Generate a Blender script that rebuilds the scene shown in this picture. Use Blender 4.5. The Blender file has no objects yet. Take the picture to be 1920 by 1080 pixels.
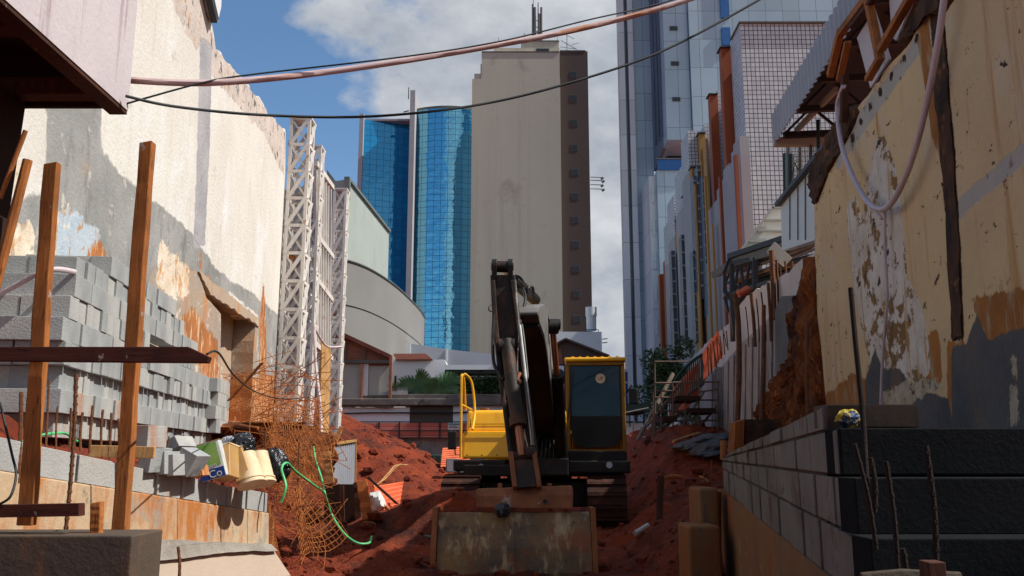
import bpy, bmesh, math, random
from mathutils import Vector, Matrix, noise, geometry
R = math.radians
C = bpy.context.scene.collection
EYE = 1.25
PITCH = R(11.0); FPX = 1650.0
# ---------------- camera
cd = bpy.data.cameras.new('camera'); cam = bpy.data.objects.new('camera', cd); C.objects.link(cam)
cam.location = (0, 0, EYE); cam.rotation_euler = (R(90) + PITCH, 0, 0)
cd.lens = 36 * FPX / 1920; cd.clip_end = 3000; cd.clip_start = 0.05
bpy.context.scene.camera = cam
# ---------------- sun, sky, exposure
SUN_AZ = R(97)      # compass angle from +Y (view direction) towards +X
SUN_EL = R(50)
sd = Vector((math.sin(SUN_AZ) * math.cos(SUN_EL), math.cos(SUN_AZ) * math.cos(SUN_EL), math.sin(SUN_EL)))
sl = bpy.data.lights.new('sun', 'SUN'); so = bpy.data.objects.new('sun', sl); C.objects.link(so)
sl.energy = 5.0; sl.angle = R(0.5); sl.color = (1.0, 0.96, 0.89)
so.rotation_euler = sd.to_track_quat('Z', 'Y').to_euler()
sc = bpy.context.scene
sc.view_settings.view_transform = 'Standard'; sc.view_settings.look = 'None'
sc.view_settings.gamma = 1; sc.view_settings.use_curve_mapping = False
sc.view_settings.exposure = 0.12
sc.cycles.max_bounces = 6; sc.cycles.diffuse_bounces = 3
w = bpy.data.worlds.new("World"); sc.world = w; w.use_nodes = True
nt = w.node_tree; nt.nodes.clear()
def N(nt, t, **k):
    n = nt.nodes.new(t)
    for a, b in k.items(): setattr(n, a, b)
    return n
def L(nt, a, b): nt.links.new(a, b)
def mathn(nt, op, a, b=None, clamp=False):
    n = N(nt, 'ShaderNodeMath', operation=op); n.use_clamp = clamp
    for i, v in enumerate((a, b)):
        if v is None: continue
        if isinstance(v, (int, float)): n.inputs[i].default_value = v
        else: L(nt, v, n.inputs[i])
    return n.outputs[0]
def ramp(nt, fac, a, b, c0=(0,0,0,1), c1=(1,1,1,1)):
    n = N(nt, 'ShaderNodeValToRGB'); e = n.color_ramp.elements
    e[0].position = a; e[1].position = b; e[0].color = c0; e[1].color = c1
    L(nt, fac, n.inputs[0]); return n.outputs[0]
def mixc(nt, fac, a, b, mode='MIX'):
    n = N(nt, 'ShaderNodeMix', data_type='RGBA', blend_type=mode)
    for s, v in ((0, fac), (6, a), (7, b)):
        if isinstance(v, (int, float)): n.inputs[s].default_value = v
        elif isinstance(v, (tuple, list)): n.inputs[s].default_value = (v[0], v[1], v[2], 1)
        else: L(nt, v, n.inputs[s])
    return n.outputs[2]
sky = N(nt, 'ShaderNodeTexSky', sky_type='NISHITA'); sky.sun_disc = False
sky.sun_elevation = SUN_EL; sky.sun_rotation = SUN_AZ; sky.air_density = 1.0; sky.dust_density = 0.6; sky.ozone_density = 2.0
tc = N(nt, 'ShaderNodeTexCoord'); sep = N(nt, 'ShaderNodeSeparateXYZ'); L(nt, tc.outputs['Generated'], sep.inputs[0])
mp = N(nt, 'ShaderNodeMapping'); mp.inputs['Scale'].default_value = (1, 1, 1.7); mp.inputs['Location'].default_value = (3.1, 0.4, 0.2)
L(nt, tc.outputs['Generated'], mp.inputs[0])
n1 = N(nt, 'ShaderNodeTexNoise'); n1.inputs['Scale'].default_value = 3.2; n1.inputs['Detail'].default_value = 9; n1.inputs['Roughness'].default_value = 0.58
L(nt, mp.outputs[0], n1.inputs['Vector'])
n2 = N(nt, 'ShaderNodeTexNoise'); n2.inputs['Scale'].default_value = 6.0; n2.inputs['Detail'].default_value = 8; n2.inputs['Roughness'].default_value = 0.6
L(nt, mp.outputs[0], n2.inputs['Vector'])
# a bank of cloud that fills the sky to the right of an open blue gap
e1 = mathn(nt, 'MULTIPLY', mathn(nt, 'ADD', sep.outputs[0], 0.165), 7.0)
e2 = mathn(nt, 'MULTIPLY', mathn(nt, 'SUBTRACT', n1.outputs[0], 0.5), 5.5)
low = mathn(nt, 'MULTIPLY', mathn(nt, 'SUBTRACT', 0.40, sep.outputs[2]), 2.6)   # more cloud near the horizon
front = mathn(nt, 'MULTIPLY', mathn(nt, 'SUBTRACT', 0.0, sep.outputs[1]), 1.2)
cover = mathn(nt, 'ADD', mathn(nt, 'ADD', e1, e2), low)
cover = mathn(nt, 'SUBTRACT', cover, mathn(nt, 'MAXIMUM', front, 0.0))
mask = ramp(nt, cover, 0.0, 0.45)
cl = ramp(nt, n2.outputs[0], 0.38, 0.66, (4.0, 4.5, 5.3, 1), (7.4, 7.6, 8.0, 1))
cl = mixc(nt, mathn(nt, 'MULTIPLY', ramp(nt, sep.outputs[2], 0.10, 0.34, (1, 1, 1, 1), (0, 0, 0, 1)), ramp(nt, n1.outputs[0], 0.38, 0.6)), cl, (10.5, 10.6, 10.7))
skyt = mixc(nt, 1.0, sky.outputs[0], (1.25, 1.50, 1.62), 'MULTIPLY')
colr = mixc(nt, mask, skyt, cl)
bg = N(nt, 'ShaderNodeBackground'); bg.inputs[1].default_value = 0.082
L(nt, colr, bg.inputs[0]); wo = N(nt, 'ShaderNodeOutputWorld'); L(nt, bg.outputs[0], wo.inputs[0])

# ---------------- measuring helpers (real planes met by lines of sight)
ct, st = math.cos(PITCH), math.sin(PITCH)
def ray(px, py):
    u = (px - 960) / FPX; v = (540 - py) / FPX
    return Vector((u, ct - v * st, st + v * ct))
def FY(px, py, Y):
    d = ray(px, py); t = Y / d.y
    return Vector((d.x * t, Y, EYE + d.z * t))
def PL(px, py, P):
    X0, s = P; d = ray(px, py); t = X0 / (d.x - s * d.y)
    return Vector((d.x * t, d.y * t, EYE + d.z * t))
def zoff(v, dz): return Vector((v.x, v.y, v.z + dz))
# ---------------- object helpers
def W(o):
    m = Matrix.LocRotScale(o.location, o.rotation_euler, o.scale)
    return W(o.parent) @ o.matrix_parent_inverse @ m if o.parent else m
def tag(o, label=None, cat=None, group=None, kind=None):
    if label: o['label'] = label
    if cat: o['category'] = cat
    if group: o['group'] = group
    if kind: o['kind'] = kind
    return o
def thing(name, label, cat, loc=(0, 0, 0), rz=0, group=None):
    o = bpy.data.objects.new(name, None); C.objects.link(o); o.empty_display_size = 0.2
    o.location = loc; o.rotation_euler = (0, 0, rz)
    return tag(o, label, cat, group)
def copy_tree(o, parent=None):
    c = o.copy(); C.objects.link(c); c.parent = parent
    for ch in [x for x in C.objects if x.parent is o]: copy_tree(ch, c)
    return c
rnd = random.Random(7)
class MB:
    def __init__(s): s.v = []; s.f = []
    def add(s, vs, fs):
        b = len(s.v); s.v += [tuple(x) for x in vs]; s.f += [tuple(b + i for i in f) for f in fs]
    def hexa(s, a):  # 8 points: bottom 4 ccw, top 4
        s.add(a, [(3, 2, 1, 0), (4, 5, 6, 7), (0, 1, 5, 4), (1, 2, 6, 5), (2, 3, 7, 6), (3, 0, 4, 7)])
    def box(s, c, d, rot=None):
        c = Vector(c); pts = []
        for z in (-1, 1):
            for x, y in ((-1, -1), (1, -1), (1, 1), (-1, 1)):
                p = Vector((x * d[0] / 2, y * d[1] / 2, z * d[2] / 2))
                if rot is not None: p = rot @ p
                pts.append(c + p)
        s.hexa(pts)
    def beam(s, p, q, w, h, up=(0, 0, 1)):
        p = Vector(p); q = Vector(q); d = (q - p).normalized(); up = Vector(up)
        sx = d.cross(up)
        if sx.length < 1e-3: sx = d.cross(Vector((0, 1, 0)))
        sx.normalize(); u = sx.cross(d)
        o = []
        for e in (p, q):
            for a, b in ((-1, -1), (1, -1), (1, 1), (-1, 1)):
                o.append(e + sx * (a * w / 2) + u * (b * h / 2))
        s.add(o, [(0, 1, 2, 3), (7, 6, 5, 4), (0, 4, 5, 1), (1, 5, 6, 2), (2, 6, 7, 3), (3, 7, 4, 0)])
    def tube(s, pts, r, n=8, caps=True):
        pts = [Vector(p) for p in pts]; rings = []
        nrm = None
        for i, p in enumerate(pts):
            d = (pts[min(i + 1, len(pts) - 1)] - pts[max(i - 1, 0)]).normalized()
            if nrm is None:
                nrm = d.cross(Vector((0, 0, 1)))
                if nrm.length < 1e-2: nrm = d.cross(Vector((0, 1, 0)))
            nrm = (nrm - d * nrm.dot(d)).normalized(); b = d.cross(nrm)
            rr = r[i] if isinstance(r, (list, tuple)) else r
            rings.append([p + (nrm * math.cos(2 * math.pi * k / n) + b * math.sin(2 * math.pi * k / n)) * rr for k in range(n)])
        base = len(s.v)
        for rg in rings: s.v += [tuple(x) for x in rg]
        for i in range(len(rings) - 1):
            for k in range(n):
                s.f.append((base + i * n + k, base + i * n + (k + 1) % n, base + (i + 1) * n + (k + 1) % n, base + (i + 1) * n + k))
        if caps:
            s.f.append(tuple(base + k for k in reversed(range(n)))); s.f.append(tuple(base + (len(rings) - 1) * n + k for k in range(n)))
    def prism(s, loops, vec):
        """loops: list of loops of 3-D points in a plane (outer, holes...); vec: thickness vector"""
        if not isinstance(loops[0][0], (list, tuple, Vector)): loops = [loops]
        loops = [[Vector(p) for p in l] for l in loops]; vec = Vector(vec)
        flat = [p for l in loops for p in l]; tri = geometry.tessellate_polygon(loops)
        n = len(flat); base = len(s.v)
        s.v += [tuple(p) for p in flat] + [tuple(p + vec) for p in flat]
        # orient
        sgn = 0
        for t in tri:
            sgn += (flat[t[1]] - flat[t[0]]).cross(flat[t[2]] - flat[t[0]]).dot(vec)
        for t in tri:
            t = t if sgn < 0 else (t[2], t[1], t[0])
            s.f.append(tuple(base + i for i in t)); s.f.append(tuple(base + n + i for i in reversed(t)))
        k = 0
        for l in loops:
            m = len(l)
            for i in range(m):
                a, b = k + i, k + (i + 1) % m
                s.f.append((base + a, base + b, base + n + b, base + n + a))
            k += m
    def disc(s, c, ax, r, h, n=20):
        c = Vector(c); ax = Vector(ax).normalized(); s.tube([c - ax * h / 2, c + ax * h / 2], r, n)
    def build(s, name, mt, parent=None, smooth=False, bevel=0, local=False, seg=2, fixn=True):
        me = bpy.data.meshes.new(name); me.from_pydata(s.v, [], s.f); me.update()
        if fixn:
            bm = bmesh.new(); bm.from_mesh(me); bmesh.ops.recalc_face_normals(bm, faces=bm.faces); bm.to_mesh(me); bm.free()
        me.materials.append(mt)
        o = bpy.data.objects.new(name, me); C.objects.link(o)
        if smooth:
            me.polygons.foreach_set('use_smooth', [True] * len(me.polygons))
            md = None
            try: me.set_sharp_from_angle(angle=R(45))
            except Exception: pass
        if bevel:
            md = o.modifiers.new('bevel', 'BEVEL'); md.width = bevel; md.segments = seg; md.limit_method = 'ANGLE'; md.angle_limit = R(40)
        if parent is not None:
            o.parent = parent
            if not local: o.matrix_parent_inverse = W(parent).inverted()
        elif not local and s.v:
            xs = [v[0] for v in s.v]; ys = [v[1] for v in s.v]; zs = [v[2] for v in s.v]
            c = Vector(((min(xs) + max(xs)) / 2, (min(ys) + max(ys)) / 2, min(zs)))
            me.transform(Matrix.Translation(-c)); o.location = c
        return o
def fbox(px0, px1, py0, py1, Y, dep, pym=None):
    """axis-aligned box whose front face stands at distance Y; returns (centre, size)"""
    pym = (py0 + py1) / 2 if pym is None else pym
    x0 = FY(px0, pym, Y).x; x1 = FY(px1, pym, Y).x
    z1 = FY((px0 + px1) / 2, py0, Y).z; z0 = FY((px0 + px1) / 2, py1, Y).z
    return Vector(((x0 + x1) / 2, Y + dep / 2, (z0 + z1) / 2)), (abs(x1 - x0), dep, z1 - z0)
def rough_loop(pts, step=0.12, amp=0.05, seed=0, frac=3.0):
    """break straight outline edges into an uneven line lying in the plane of the points"""
    pts = [Vector(p) for p in pts]; nrm = Vector((0, 0, 0))
    for i in range(1, len(pts) - 1): nrm += (pts[i] - pts[0]).cross(pts[i + 1] - pts[0])
    nrm.normalize(); out = []
    for i, a in enumerate(pts):
        b = pts[(i + 1) % len(pts)]; d = b - a; m = max(1, int(d.length / step)); pr = d.cross(nrm).normalized()
        for k in range(m):
            p = a + d * (k / m)
            q = p * frac + Vector((seed * 7.3, seed * 1.7, 0))
            out.append(p + pr * amp * (noise.noise(q) * 1.4 + noise.noise(q * 3.1) * 0.8) + d.normalized() * amp * 0.4 * noise.noise(q * 2.3 + Vector((9, 9, 9))))
    return out
def sag(p, q, drop, n=24):
    p = Vector(p); q = Vector(q)
    return [p.lerp(q, i / n) - Vector((0, 0, drop * 4 * (i / n) * (1 - i / n))) for i in range(n + 1)]
def smoothpath(pts, n=8):
    pts = [Vector(p) for p in pts]; out = []
    P = [pts[0]] + pts + [pts[-1]]
    for i in range(1, len(P) - 2):
        for k in range(n):
            t = k / n; a, b, c, d = P[i - 1], P[i], P[i + 1], P[i + 2]
            out.append(0.5 * ((2 * b) + (c - a) * t + (2 * a - 5 * b + 4 * c - d) * t * t + (3 * b - a - 3 * c + d) * t ** 3))
    out.append(pts[-1]); return out
# ---------------- materials
def seg_dist(p, a, b):
    d = (b[0] - a[0], b[1] - a[1]); l = d[0] ** 2 + d[1] ** 2
    t = 0 if l == 0 else max(0, min(1, ((p[0] - a[0]) * d[0] + (p[1] - a[1]) * d[1]) / l))
    return math.hypot(p[0] - a[0] - t * d[0], p[1] - a[1] - t * d[1])
def in_poly(p, poly_):
    c = False; j = len(poly_) - 1
    for i in range(len(poly_)):
        a, b = poly_[i], poly_[j]
        if (a[1] > p[1]) != (b[1] > p[1]) and p[0] < (b[0] - a[0]) * (p[1] - a[1]) / (b[1] - a[1]) + a[0]: c = not c
        j = i
    return c
def worn_wall(name, P, loops, thick_vec, regions, mt, parent, step=0.11, soft=0.35):
    """rendered wall of real thickness; each region of old paint, cement or soil stain is stored as a point attribute
    (how far inside the region a point lies) that the wall material breaks up with noise"""
    mb = MB(); mb.prism(loops, thick_vec); bm = bmesh.new(); vs = [bm.verts.new(v) for v in mb.v]
    for f in mb.f:
        try: bm.faces.new([vs[i] for i in f])
        except ValueError: pass
    ys_ = [v.co.y for v in bm.verts]; zs_ = [v.co.z for v in bm.verts]
    def cuts(lo, hi, n_):
        k = int((hi - lo) / step)
        for i in range(1, k):
            c = lo + (hi - lo) * i / k; co = (0, c, 0) if n_[1] else (0, 0, c)
            bmesh.ops.bisect_plane(bm, geom=bm.verts[:] + bm.edges[:] + bm.faces[:], plane_co=co, plane_no=n_)
    cuts(min(ys_), max(ys_), (0, 1, 0)); cuts(min(zs_), max(zs_), (0, 0, 1))
    bmesh.ops.recalc_face_normals(bm, faces=bm.faces); me = bpy.data.meshes.new(name); bm.to_mesh(me); bm.free(); me.materials.append(mt)
    nv = len(me.vertices)
    for an, polys in regions.items():
        at = me.attributes.new(an, 'FLOAT', 'POINT'); pp = [[(PL(a, b, P).y, PL(a, b, P).z) for a, b in pl] for pl in polys]; vals = []
        for v in me.vertices:
            p = (v.co.y, v.co.z); best = -9
            for pl in pp:
                d = min(seg_dist(p, pl[i], pl[(i + 1) % len(pl)]) for i in range(len(pl)))
                best = max(best, d if in_poly(p, pl) else -d)
            vals.append(max(0.0, min(1.0, 0.5 + best / (2 * soft))))
        at.data.foreach_set('value', vals)
    o = bpy.data.objects.new(name, me); C.objects.link(o)
    if parent is not None: o.parent = parent; o.matrix_parent_inverse = W(parent).inverted()
    return o
def newmat(name):
    m = bpy.data.materials.new(name); m.use_nodes = True; m.node_tree.nodes.clear()
    return m, m.node_tree
def noise_tex(nt, co, scale, detail=6, rough=0.6, dist=0.0, stretch=None, off=None):
    if stretch or off:
        mp = N(nt, 'ShaderNodeMapping'); mp.inputs['Scale'].default_value = stretch or (1, 1, 1)
        mp.inputs['Location'].default_value = off or (0, 0, 0)
        L(nt, co, mp.inputs[0]); co = mp.outputs[0]
    n = N(nt, 'ShaderNodeTexNoise'); n.inputs['Scale'].default_value = scale; n.inputs['Detail'].default_value = detail
    n.inputs['Roughness'].default_value = rough; n.inputs['Distortion'].default_value = dist
    L(nt, co, n.inputs['Vector']); return n.outputs[0]
def weather(name, c1, c2, scale=1.5, layers=(), rough=0.9, bump=0.3, bscale=25, metal=0, spec=0.3, grid=None, corr=None, mixr=(0.35, 0.65), bdist=0.02):
    """layers: (colour, noise scale, lo, hi, stretch xyz)   grid: (w,h,line,colour)   corr: wavelength of corrugation along x+y"""
    m, nt = newmat(name)
    tcn = N(nt, 'ShaderNodeTexCoord'); co = tcn.outputs['Object']
    base = mixc(nt, ramp(nt, noise_tex(nt, co, scale, 8, 0.65), *mixr), c1, c2)
    for i, (col, s, lo, hi, stv) in enumerate(layers):
        f = ramp(nt, noise_tex(nt, co, s, 9, 0.68, 0.25, stv, (i * 3.7 + 1.3, i * 1.9, i * 5.1)), lo, hi)
        base = mixc(nt, f, base, col)
    hgt = noise_tex(nt, co, bscale, 6, 0.7)
    if grid or corr:
        sp = N(nt, 'ShaderNodeSeparateXYZ'); L(nt, co, sp.inputs[0]); u = mathn(nt, 'ADD', sp.outputs[0], sp.outputs[1])
    if grid:
        gw, gh, gl, gc = grid[:4]; off = grid[4] if len(grid) > 4 else 0.0
        cb = N(nt, 'ShaderNodeCombineXYZ'); L(nt, u, cb.inputs[0]); L(nt, sp.outputs[2], cb.inputs[1])
        bt = N(nt, 'ShaderNodeTexBrick'); L(nt, cb.outputs[0], bt.inputs[0]); bt.offset = off; bt.offset_frequency = 2; bt.squash = 1
        bt.inputs['Scale'].default_value = 1; bt.inputs['Brick Width'].default_value = gw; bt.inputs['Row Height'].default_value = gh
        bt.inputs['Mortar Size'].default_value = gl; bt.inputs['Mortar Smooth'].default_value = 0.1
        bt.inputs['Color1'].default_value = (0.82, 0.82, 0.82, 1); bt.inputs['Color2'].default_value = (1.0, 1.0, 1.0, 1)
        bt.inputs['Mortar'].default_value = (1, 1, 1, 1)
        base = mixc(nt, 1.0, base, bt.outputs[0], 'MULTIPLY'); base = mixc(nt, bt.outputs[1], base, gc)
        hgt = mathn(nt, 'SUBTRACT', mathn(nt, 'MULTIPLY', hgt, 0.4), bt.outputs[1])
    b = N(nt, 'ShaderNodeBsdfPrincipled'); L(nt, base, b.inputs['Base Color'])
    b.inputs['Roughness'].default_value = rough; b.inputs['Metallic'].default_value = metal
    b.inputs['Specular IOR Level'].default_value = spec
    if bump:
        bn = N(nt, 'ShaderNodeBump'); bn.inputs['Strength'].default_value = bump; bn.inputs['Distance'].default_value = bdist
        L(nt, hgt, bn.inputs['Height']); L(nt, bn.outputs[0], b.inputs['Normal'])
    o = N(nt, 'ShaderNodeOutputMaterial'); L(nt, b.outputs[0], o.inputs[0]); return m
def spec_col(nt, co, sp, k=0):
    c1, c2, scale, layers = sp; base = mixc(nt, ramp(nt, noise_tex(nt, co, scale, 8, 0.65, 0, None, (k * 2.1, k, 0)), 0.35, 0.65), c1, c2)
    for i, (col, s, lo, hi, stv) in enumerate(layers):
        f = ramp(nt, noise_tex(nt, co, s, 9, 0.68, 0.25, stv, (i * 3.7 + 1.3 + k, i * 1.9, i * 5.1)), lo, hi); base = mixc(nt, f, base, col)
    return base
def layered(name, base, regs, rough=0.92, bump=0.32):
    """regs: (attribute, spec, edge noise scale, edge noise amount, stretch)"""
    m, nt = newmat(name); tcn = N(nt, 'ShaderNodeTexCoord'); co = tcn.outputs['Object']; col = spec_col(nt, co, base)
    h = noise_tex(nt, co, 18, 7, 0.7)
    for k, (an, sp, ns, na, stv) in enumerate(regs):
        a = N(nt, 'ShaderNodeAttribute'); a.attribute_name = an
        n = noise_tex(nt, co, ns, 10, 0.72, 0.4, stv, (k * 5.3, k * 2.2, 1)); v = mathn(nt, 'ADD', a.outputs['Fac'], mathn(nt, 'MULTIPLY', mathn(nt, 'SUBTRACT', n, 0.5), na))
        f = ramp(nt, v, 0.46, 0.56); col = mixc(nt, f, col, spec_col(nt, co, sp, k + 1)); h = mathn(nt, 'SUBTRACT', h, mathn(nt, 'MULTIPLY', f, 0.5))
    b = N(nt, 'ShaderNodeBsdfPrincipled'); L(nt, col, b.inputs['Base Color']); b.inputs['Roughness'].default_value = rough; b.inputs['Specular IOR Level'].default_value = 0.2
    bn = N(nt, 'ShaderNodeBump'); bn.inputs['Strength'].default_value = bump; bn.inputs['Distance'].default_value = 0.07
    L(nt, h, bn.inputs['Height']); L(nt, bn.outputs[0], b.inputs['Normal'])
    o = N(nt, 'ShaderNodeOutputMaterial'); L(nt, b.outputs[0], o.inputs[0]); return m
def plain(name, col, rough=0.6, metal=0, spec=0.4, var=0.25, scale=6, bump=0.05):
    c2 = tuple(x * (1 - var) for x in col)
    return weather(name, col, c2, scale, (), rough, bump, 40, metal, spec)
def timber(name, c1, c2, rough=0.8, stretch=(9, 9, 0.7)):
    m, nt = newmat(name); tcn = N(nt, 'ShaderNodeTexCoord'); co = tcn.outputs['Object']
    g = noise_tex(nt, co, 3.0, 8, 0.7, 0.6, stretch); base = mixc(nt, ramp(nt, g, 0.35, 0.65), c1, c2)
    k = noise_tex(nt, co, 2.2, 5, 0.6); base = mixc(nt, ramp(nt, k, 0.45, 0.70), base, tuple(x * 0.35 for x in c1)); k2 = noise_tex(nt, co, 16, 5, 0.65, 0, (1, 1, .5)); base = mixc(nt, ramp(nt, k2, 0.66, 0.70), base, (0.36, 0.33, 0.30)); k3 = noise_tex(nt, co, 14, 3, 0.5, 0.3, stretch); base = mixc(nt, ramp(nt, k3, 0.62, 0.66), base, tuple(x * 0.3 for x in c1))
    b = N(nt, 'ShaderNodeBsdfPrincipled'); L(nt, base, b.inputs['Base Color']); b.inputs['Roughness'].default_value = rough
    b.inputs['Specular IOR Level'].default_value = 0.25
    bn = N(nt, 'ShaderNodeBump'); bn.inputs['Strength'].default_value = 0.4; bn.inputs['Distance'].default_value = 0.01
    L(nt, g, bn.inputs['Height']); L(nt, bn.outputs[0], b.inputs['Normal'])
    o = N(nt, 'ShaderNodeOutputMaterial'); L(nt, b.outputs[0], o.inputs[0]); return m
def glassy(name, dark, tint, pw, ph, line, refl=0.5, wave=0.25, lc=(0.01, 0.03, 0.05)):
    """curtain-wall glass: dark coloured body, clear reflection, thin joints, slightly uneven panes"""
    m, nt = newmat(name); tcn = N(nt, 'ShaderNodeTexCoord')
    uv = tcn.outputs['UV']
    bt = N(nt, 'ShaderNodeTexBrick'); L(nt, uv, bt.inputs[0]); bt.offset = 0; bt.squash = 1
    bt.inputs['Scale'].default_value = 1; bt.inputs['Brick Width'].default_value = pw; bt.inputs['Row Height'].default_value = ph
    bt.inputs['Mortar Size'].default_value = line; bt.inputs['Mortar Smooth'].default_value = 0.0
    bt.inputs['Color1'].default_value = (0, 0, 0, 1); bt.inputs['Color2'].default_value = (1, 1, 1, 1); bt.inputs['Mortar'].default_value = (.5, .5, .5, 1)
    body = mixc(nt, bt.outputs[0], dark, tuple(x * 1.35 for x in dark))
    body = mixc(nt, bt.outputs[1], body, lc)
    d = N(nt, 'ShaderNodeBsdfDiffuse'); L(nt, body, d.inputs[0])
    g = N(nt, 'ShaderNodeBsdfGlossy'); g.inputs['Color'].default_value = (*tint, 1); g.inputs['Roughness'].default_value = 0.02
    wn = noise_tex(nt, uv, 0.9, 3, 0.5); hh = mathn(nt, 'ADD', mathn(nt, 'MULTIPLY', wn, 1.0), mathn(nt, 'MULTIPLY', bt.outputs[0], 0.05))
    bn = N(nt, 'ShaderNodeBump'); bn.inputs['Strength'].default_value = wave; bn.inputs['Distance'].default_value = 0.3
    L(nt, hh, bn.inputs['Height']); L(nt, bn.outputs[0], g.inputs['Normal'])
    mx = N(nt, 'ShaderNodeMixShader'); f = mathn(nt, 'MULTIPLY', mathn(nt, 'SUBTRACT', 1.0, bt.outputs[1]), refl)
    L(nt, f, mx.inputs[0]); L(nt, d.outputs[0], mx.inputs[1]); L(nt, g.outputs[0], mx.inputs[2])
    o = N(nt, 'ShaderNodeOutputMaterial'); L(nt, mx.outputs[0], o.inputs[0]); return m
M = {}
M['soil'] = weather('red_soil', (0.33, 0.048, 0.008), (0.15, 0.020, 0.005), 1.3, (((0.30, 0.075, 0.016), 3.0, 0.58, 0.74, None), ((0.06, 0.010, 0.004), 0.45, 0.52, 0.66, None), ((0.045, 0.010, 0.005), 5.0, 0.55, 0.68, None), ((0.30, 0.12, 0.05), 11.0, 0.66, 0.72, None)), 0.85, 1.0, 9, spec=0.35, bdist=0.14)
M['street'] = weather('street_ground', (0.16, 0.15, 0.14), (0.10, 0.095, 0.09), 0.5, (), 0.9, 0.2)
M['bank'] = weather('cut_earth', (0.34, 0.09, 0.016), (0.10, 0.026, 0.008), 1.6, (((0.50, 0.20, 0.05), 3.5, 0.55, 0.66, (3, 3, 0.5)), ((0.035, 0.013, 0.007), 1.1, 0.50, 0.62, (1, 1, 0.8))), 0.95, 1.0, 8, bdist=0.12)
M['cream'] = weather('cream_render', (0.86, 0.79, 0.68), (0.78, 0.69, 0.60), 0.5, (((0.90, 0.88, 0.84), 1.0, 0.55, 0.7, (1, 1, 0.6)), ((0.55, 0.44, 0.34), 2.2, 0.66, 0.80, (3, 3, 0.25)), ((0.60, 0.28, 0.10), 1.6, 0.74, 0.82, (2, 2, 0.4)), ((0.22, 0.19, 0.17), 6.0, 0.72, 0.78, (1, 1, 0.5))), 0.92, 0.35, 16)
M['render_grey'] = weather('grey_cement_render', (0.36, 0.35, 0.33), (0.52, 0.50, 0.46), 1.0, (((0.26, 0.24, 0.22), 2.4, 0.55, 0.72, (1, 1, 0.5)), ((0.62, 0.56, 0.47), 3.0, 0.62, 0.72, None)), 0.95, 0.6, 18)
M['render_brown'] = weather('brown_stained_render', (0.50, 0.36, 0.24), (0.40, 0.33, 0.27), 1.1, (((0.55, 0.24, 0.09), 1.8, 0.54, 0.70, (2, 2, 0.35)), ((0.72, 0.64, 0.54), 3.0, 0.58, 0.68, None), ((0.16, 0.11, 0.08), 4.5, 0.64, 0.74, None)), 0.95, 0.7, 18)
M['stone_rim'] = weather('broken_wall_edge', (0.48, 0.42, 0.38), (0.66, 0.56, 0.50), 2.0, (((0.10, 0.08, 0.07), 7.0, 0.56, 0.64, None), ((0.50, 0.28, 0.12), 3.0, 0.60, 0.70, None)), 0.95, 1.0, 14)
M['pilaster'] = weather('lilac_grey_mortar', (0.34, 0.33, 0.34), (0.47, 0.45, 0.45), 1.5, (((0.22, 0.20, 0.19), 5, 0.6, 0.7, None),), 0.95, 0.6, 20)
M['pale_patch'] = weather('flaked_limewash', (0.80, 0.72, 0.60), (0.66, 0.52, 0.36), 3.0, (((0.62, 0.30, 0.10), 4.0, 0.55, 0.64, None), ((0.40, 0.36, 0.32), 5.0, 0.60, 0.66, None)), 0.95, 0.6, 25)
M['blue_patch'] = weather('old_blue_paint', (0.42, 0.50, 0.58), (0.55, 0.58, 0.60), 2.5, (((0.52, 0.28, 0.12), 5.0, 0.58, 0.62, None), ((0.75, 0.68, 0.58), 3.0, 0.60, 0.66, None)), 0.9, 0.4, 25)
M['orange_stain'] = weather('rust_streaked_render', (0.60, 0.22, 0.06), (0.36, 0.14, 0.05), 2.0, (((0.75, 0.55, 0.34), 5.0, 0.55, 0.65, (2, 2, .5)),), 0.95, 0.7, 20)
M['tan'] = weather('tan_render', (0.56, 0.40, 0.24), (0.46, 0.33, 0.21), 0.7, (((0.55, 0.46, 0.36), 1.2, 0.50, 0.68, None), ((0.50, 0.23, 0.06), 1.5, 0.60, 0.76, (2.5, 2.5, 0.3)), ((0.26, 0.12, 0.05), 3.0, 0.68, 0.76, (2, 2, 0.6)), ((0.04, 0.03, 0.02), 9.0, 0.71, 0.75, (1, 1, 0.5))), 0.92, 0.4, 16)
M['peel'] = weather('peeling_white_render', (0.62, 0.56, 0.48), (0.44, 0.34, 0.24), 2.0, (((0.26, 0.15, 0.06), 2.6, 0.50, 0.58, (2.5, 2.5, 0.35)), ((0.60, 0.36, 0.14), 3.0, 0.60, 0.68, (3, 3, 0.4)), ((0.06, 0.04, 0.03), 6.0, 0.64, 0.68, (2, 2, .5))), 0.95, 0.8, 16)
M['dark_render'] = weather('dark_grey_render', (0.10, 0.105, 0.11), (0.17, 0.16, 0.15), 1.4, (((0.24, 0.13, 0.06), 2.2, 0.60, 0.74, (2, 2, 0.4)), ((0.30, 0.24, 0.14), 4.0, 0.68, 0.76, None)), 0.9, 0.5, 16)
M['crack'] = weather('exposed_dark_brick_edge', (0.10, 0.045, 0.02), (0.03, 0.02, 0.015), 5, (((0.32, 0.13, 0.05), 4, 0.58, 0.68, None),), 0.95, 1.0, 14)
M['white_band'] = weather('pale_band', (0.50, 0.47, 0.42), (0.58, 0.54, 0.46), 3, (((0.12, 0.08, 0.05), 6, 0.66, 0.72, None),), 0.95, 0.4)
M['block'] = weather('concrete_block', (0.29, 0.30, 0.30), (0.39, 0.40, 0.395), 1.8, (((0.18, 0.18, 0.18), 4.0, 0.58, 0.72, None), ((0.55, 0.50, 0.44), 2.0, 0.68, 0.8, None)), 0.95, 0.5, 60)
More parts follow.
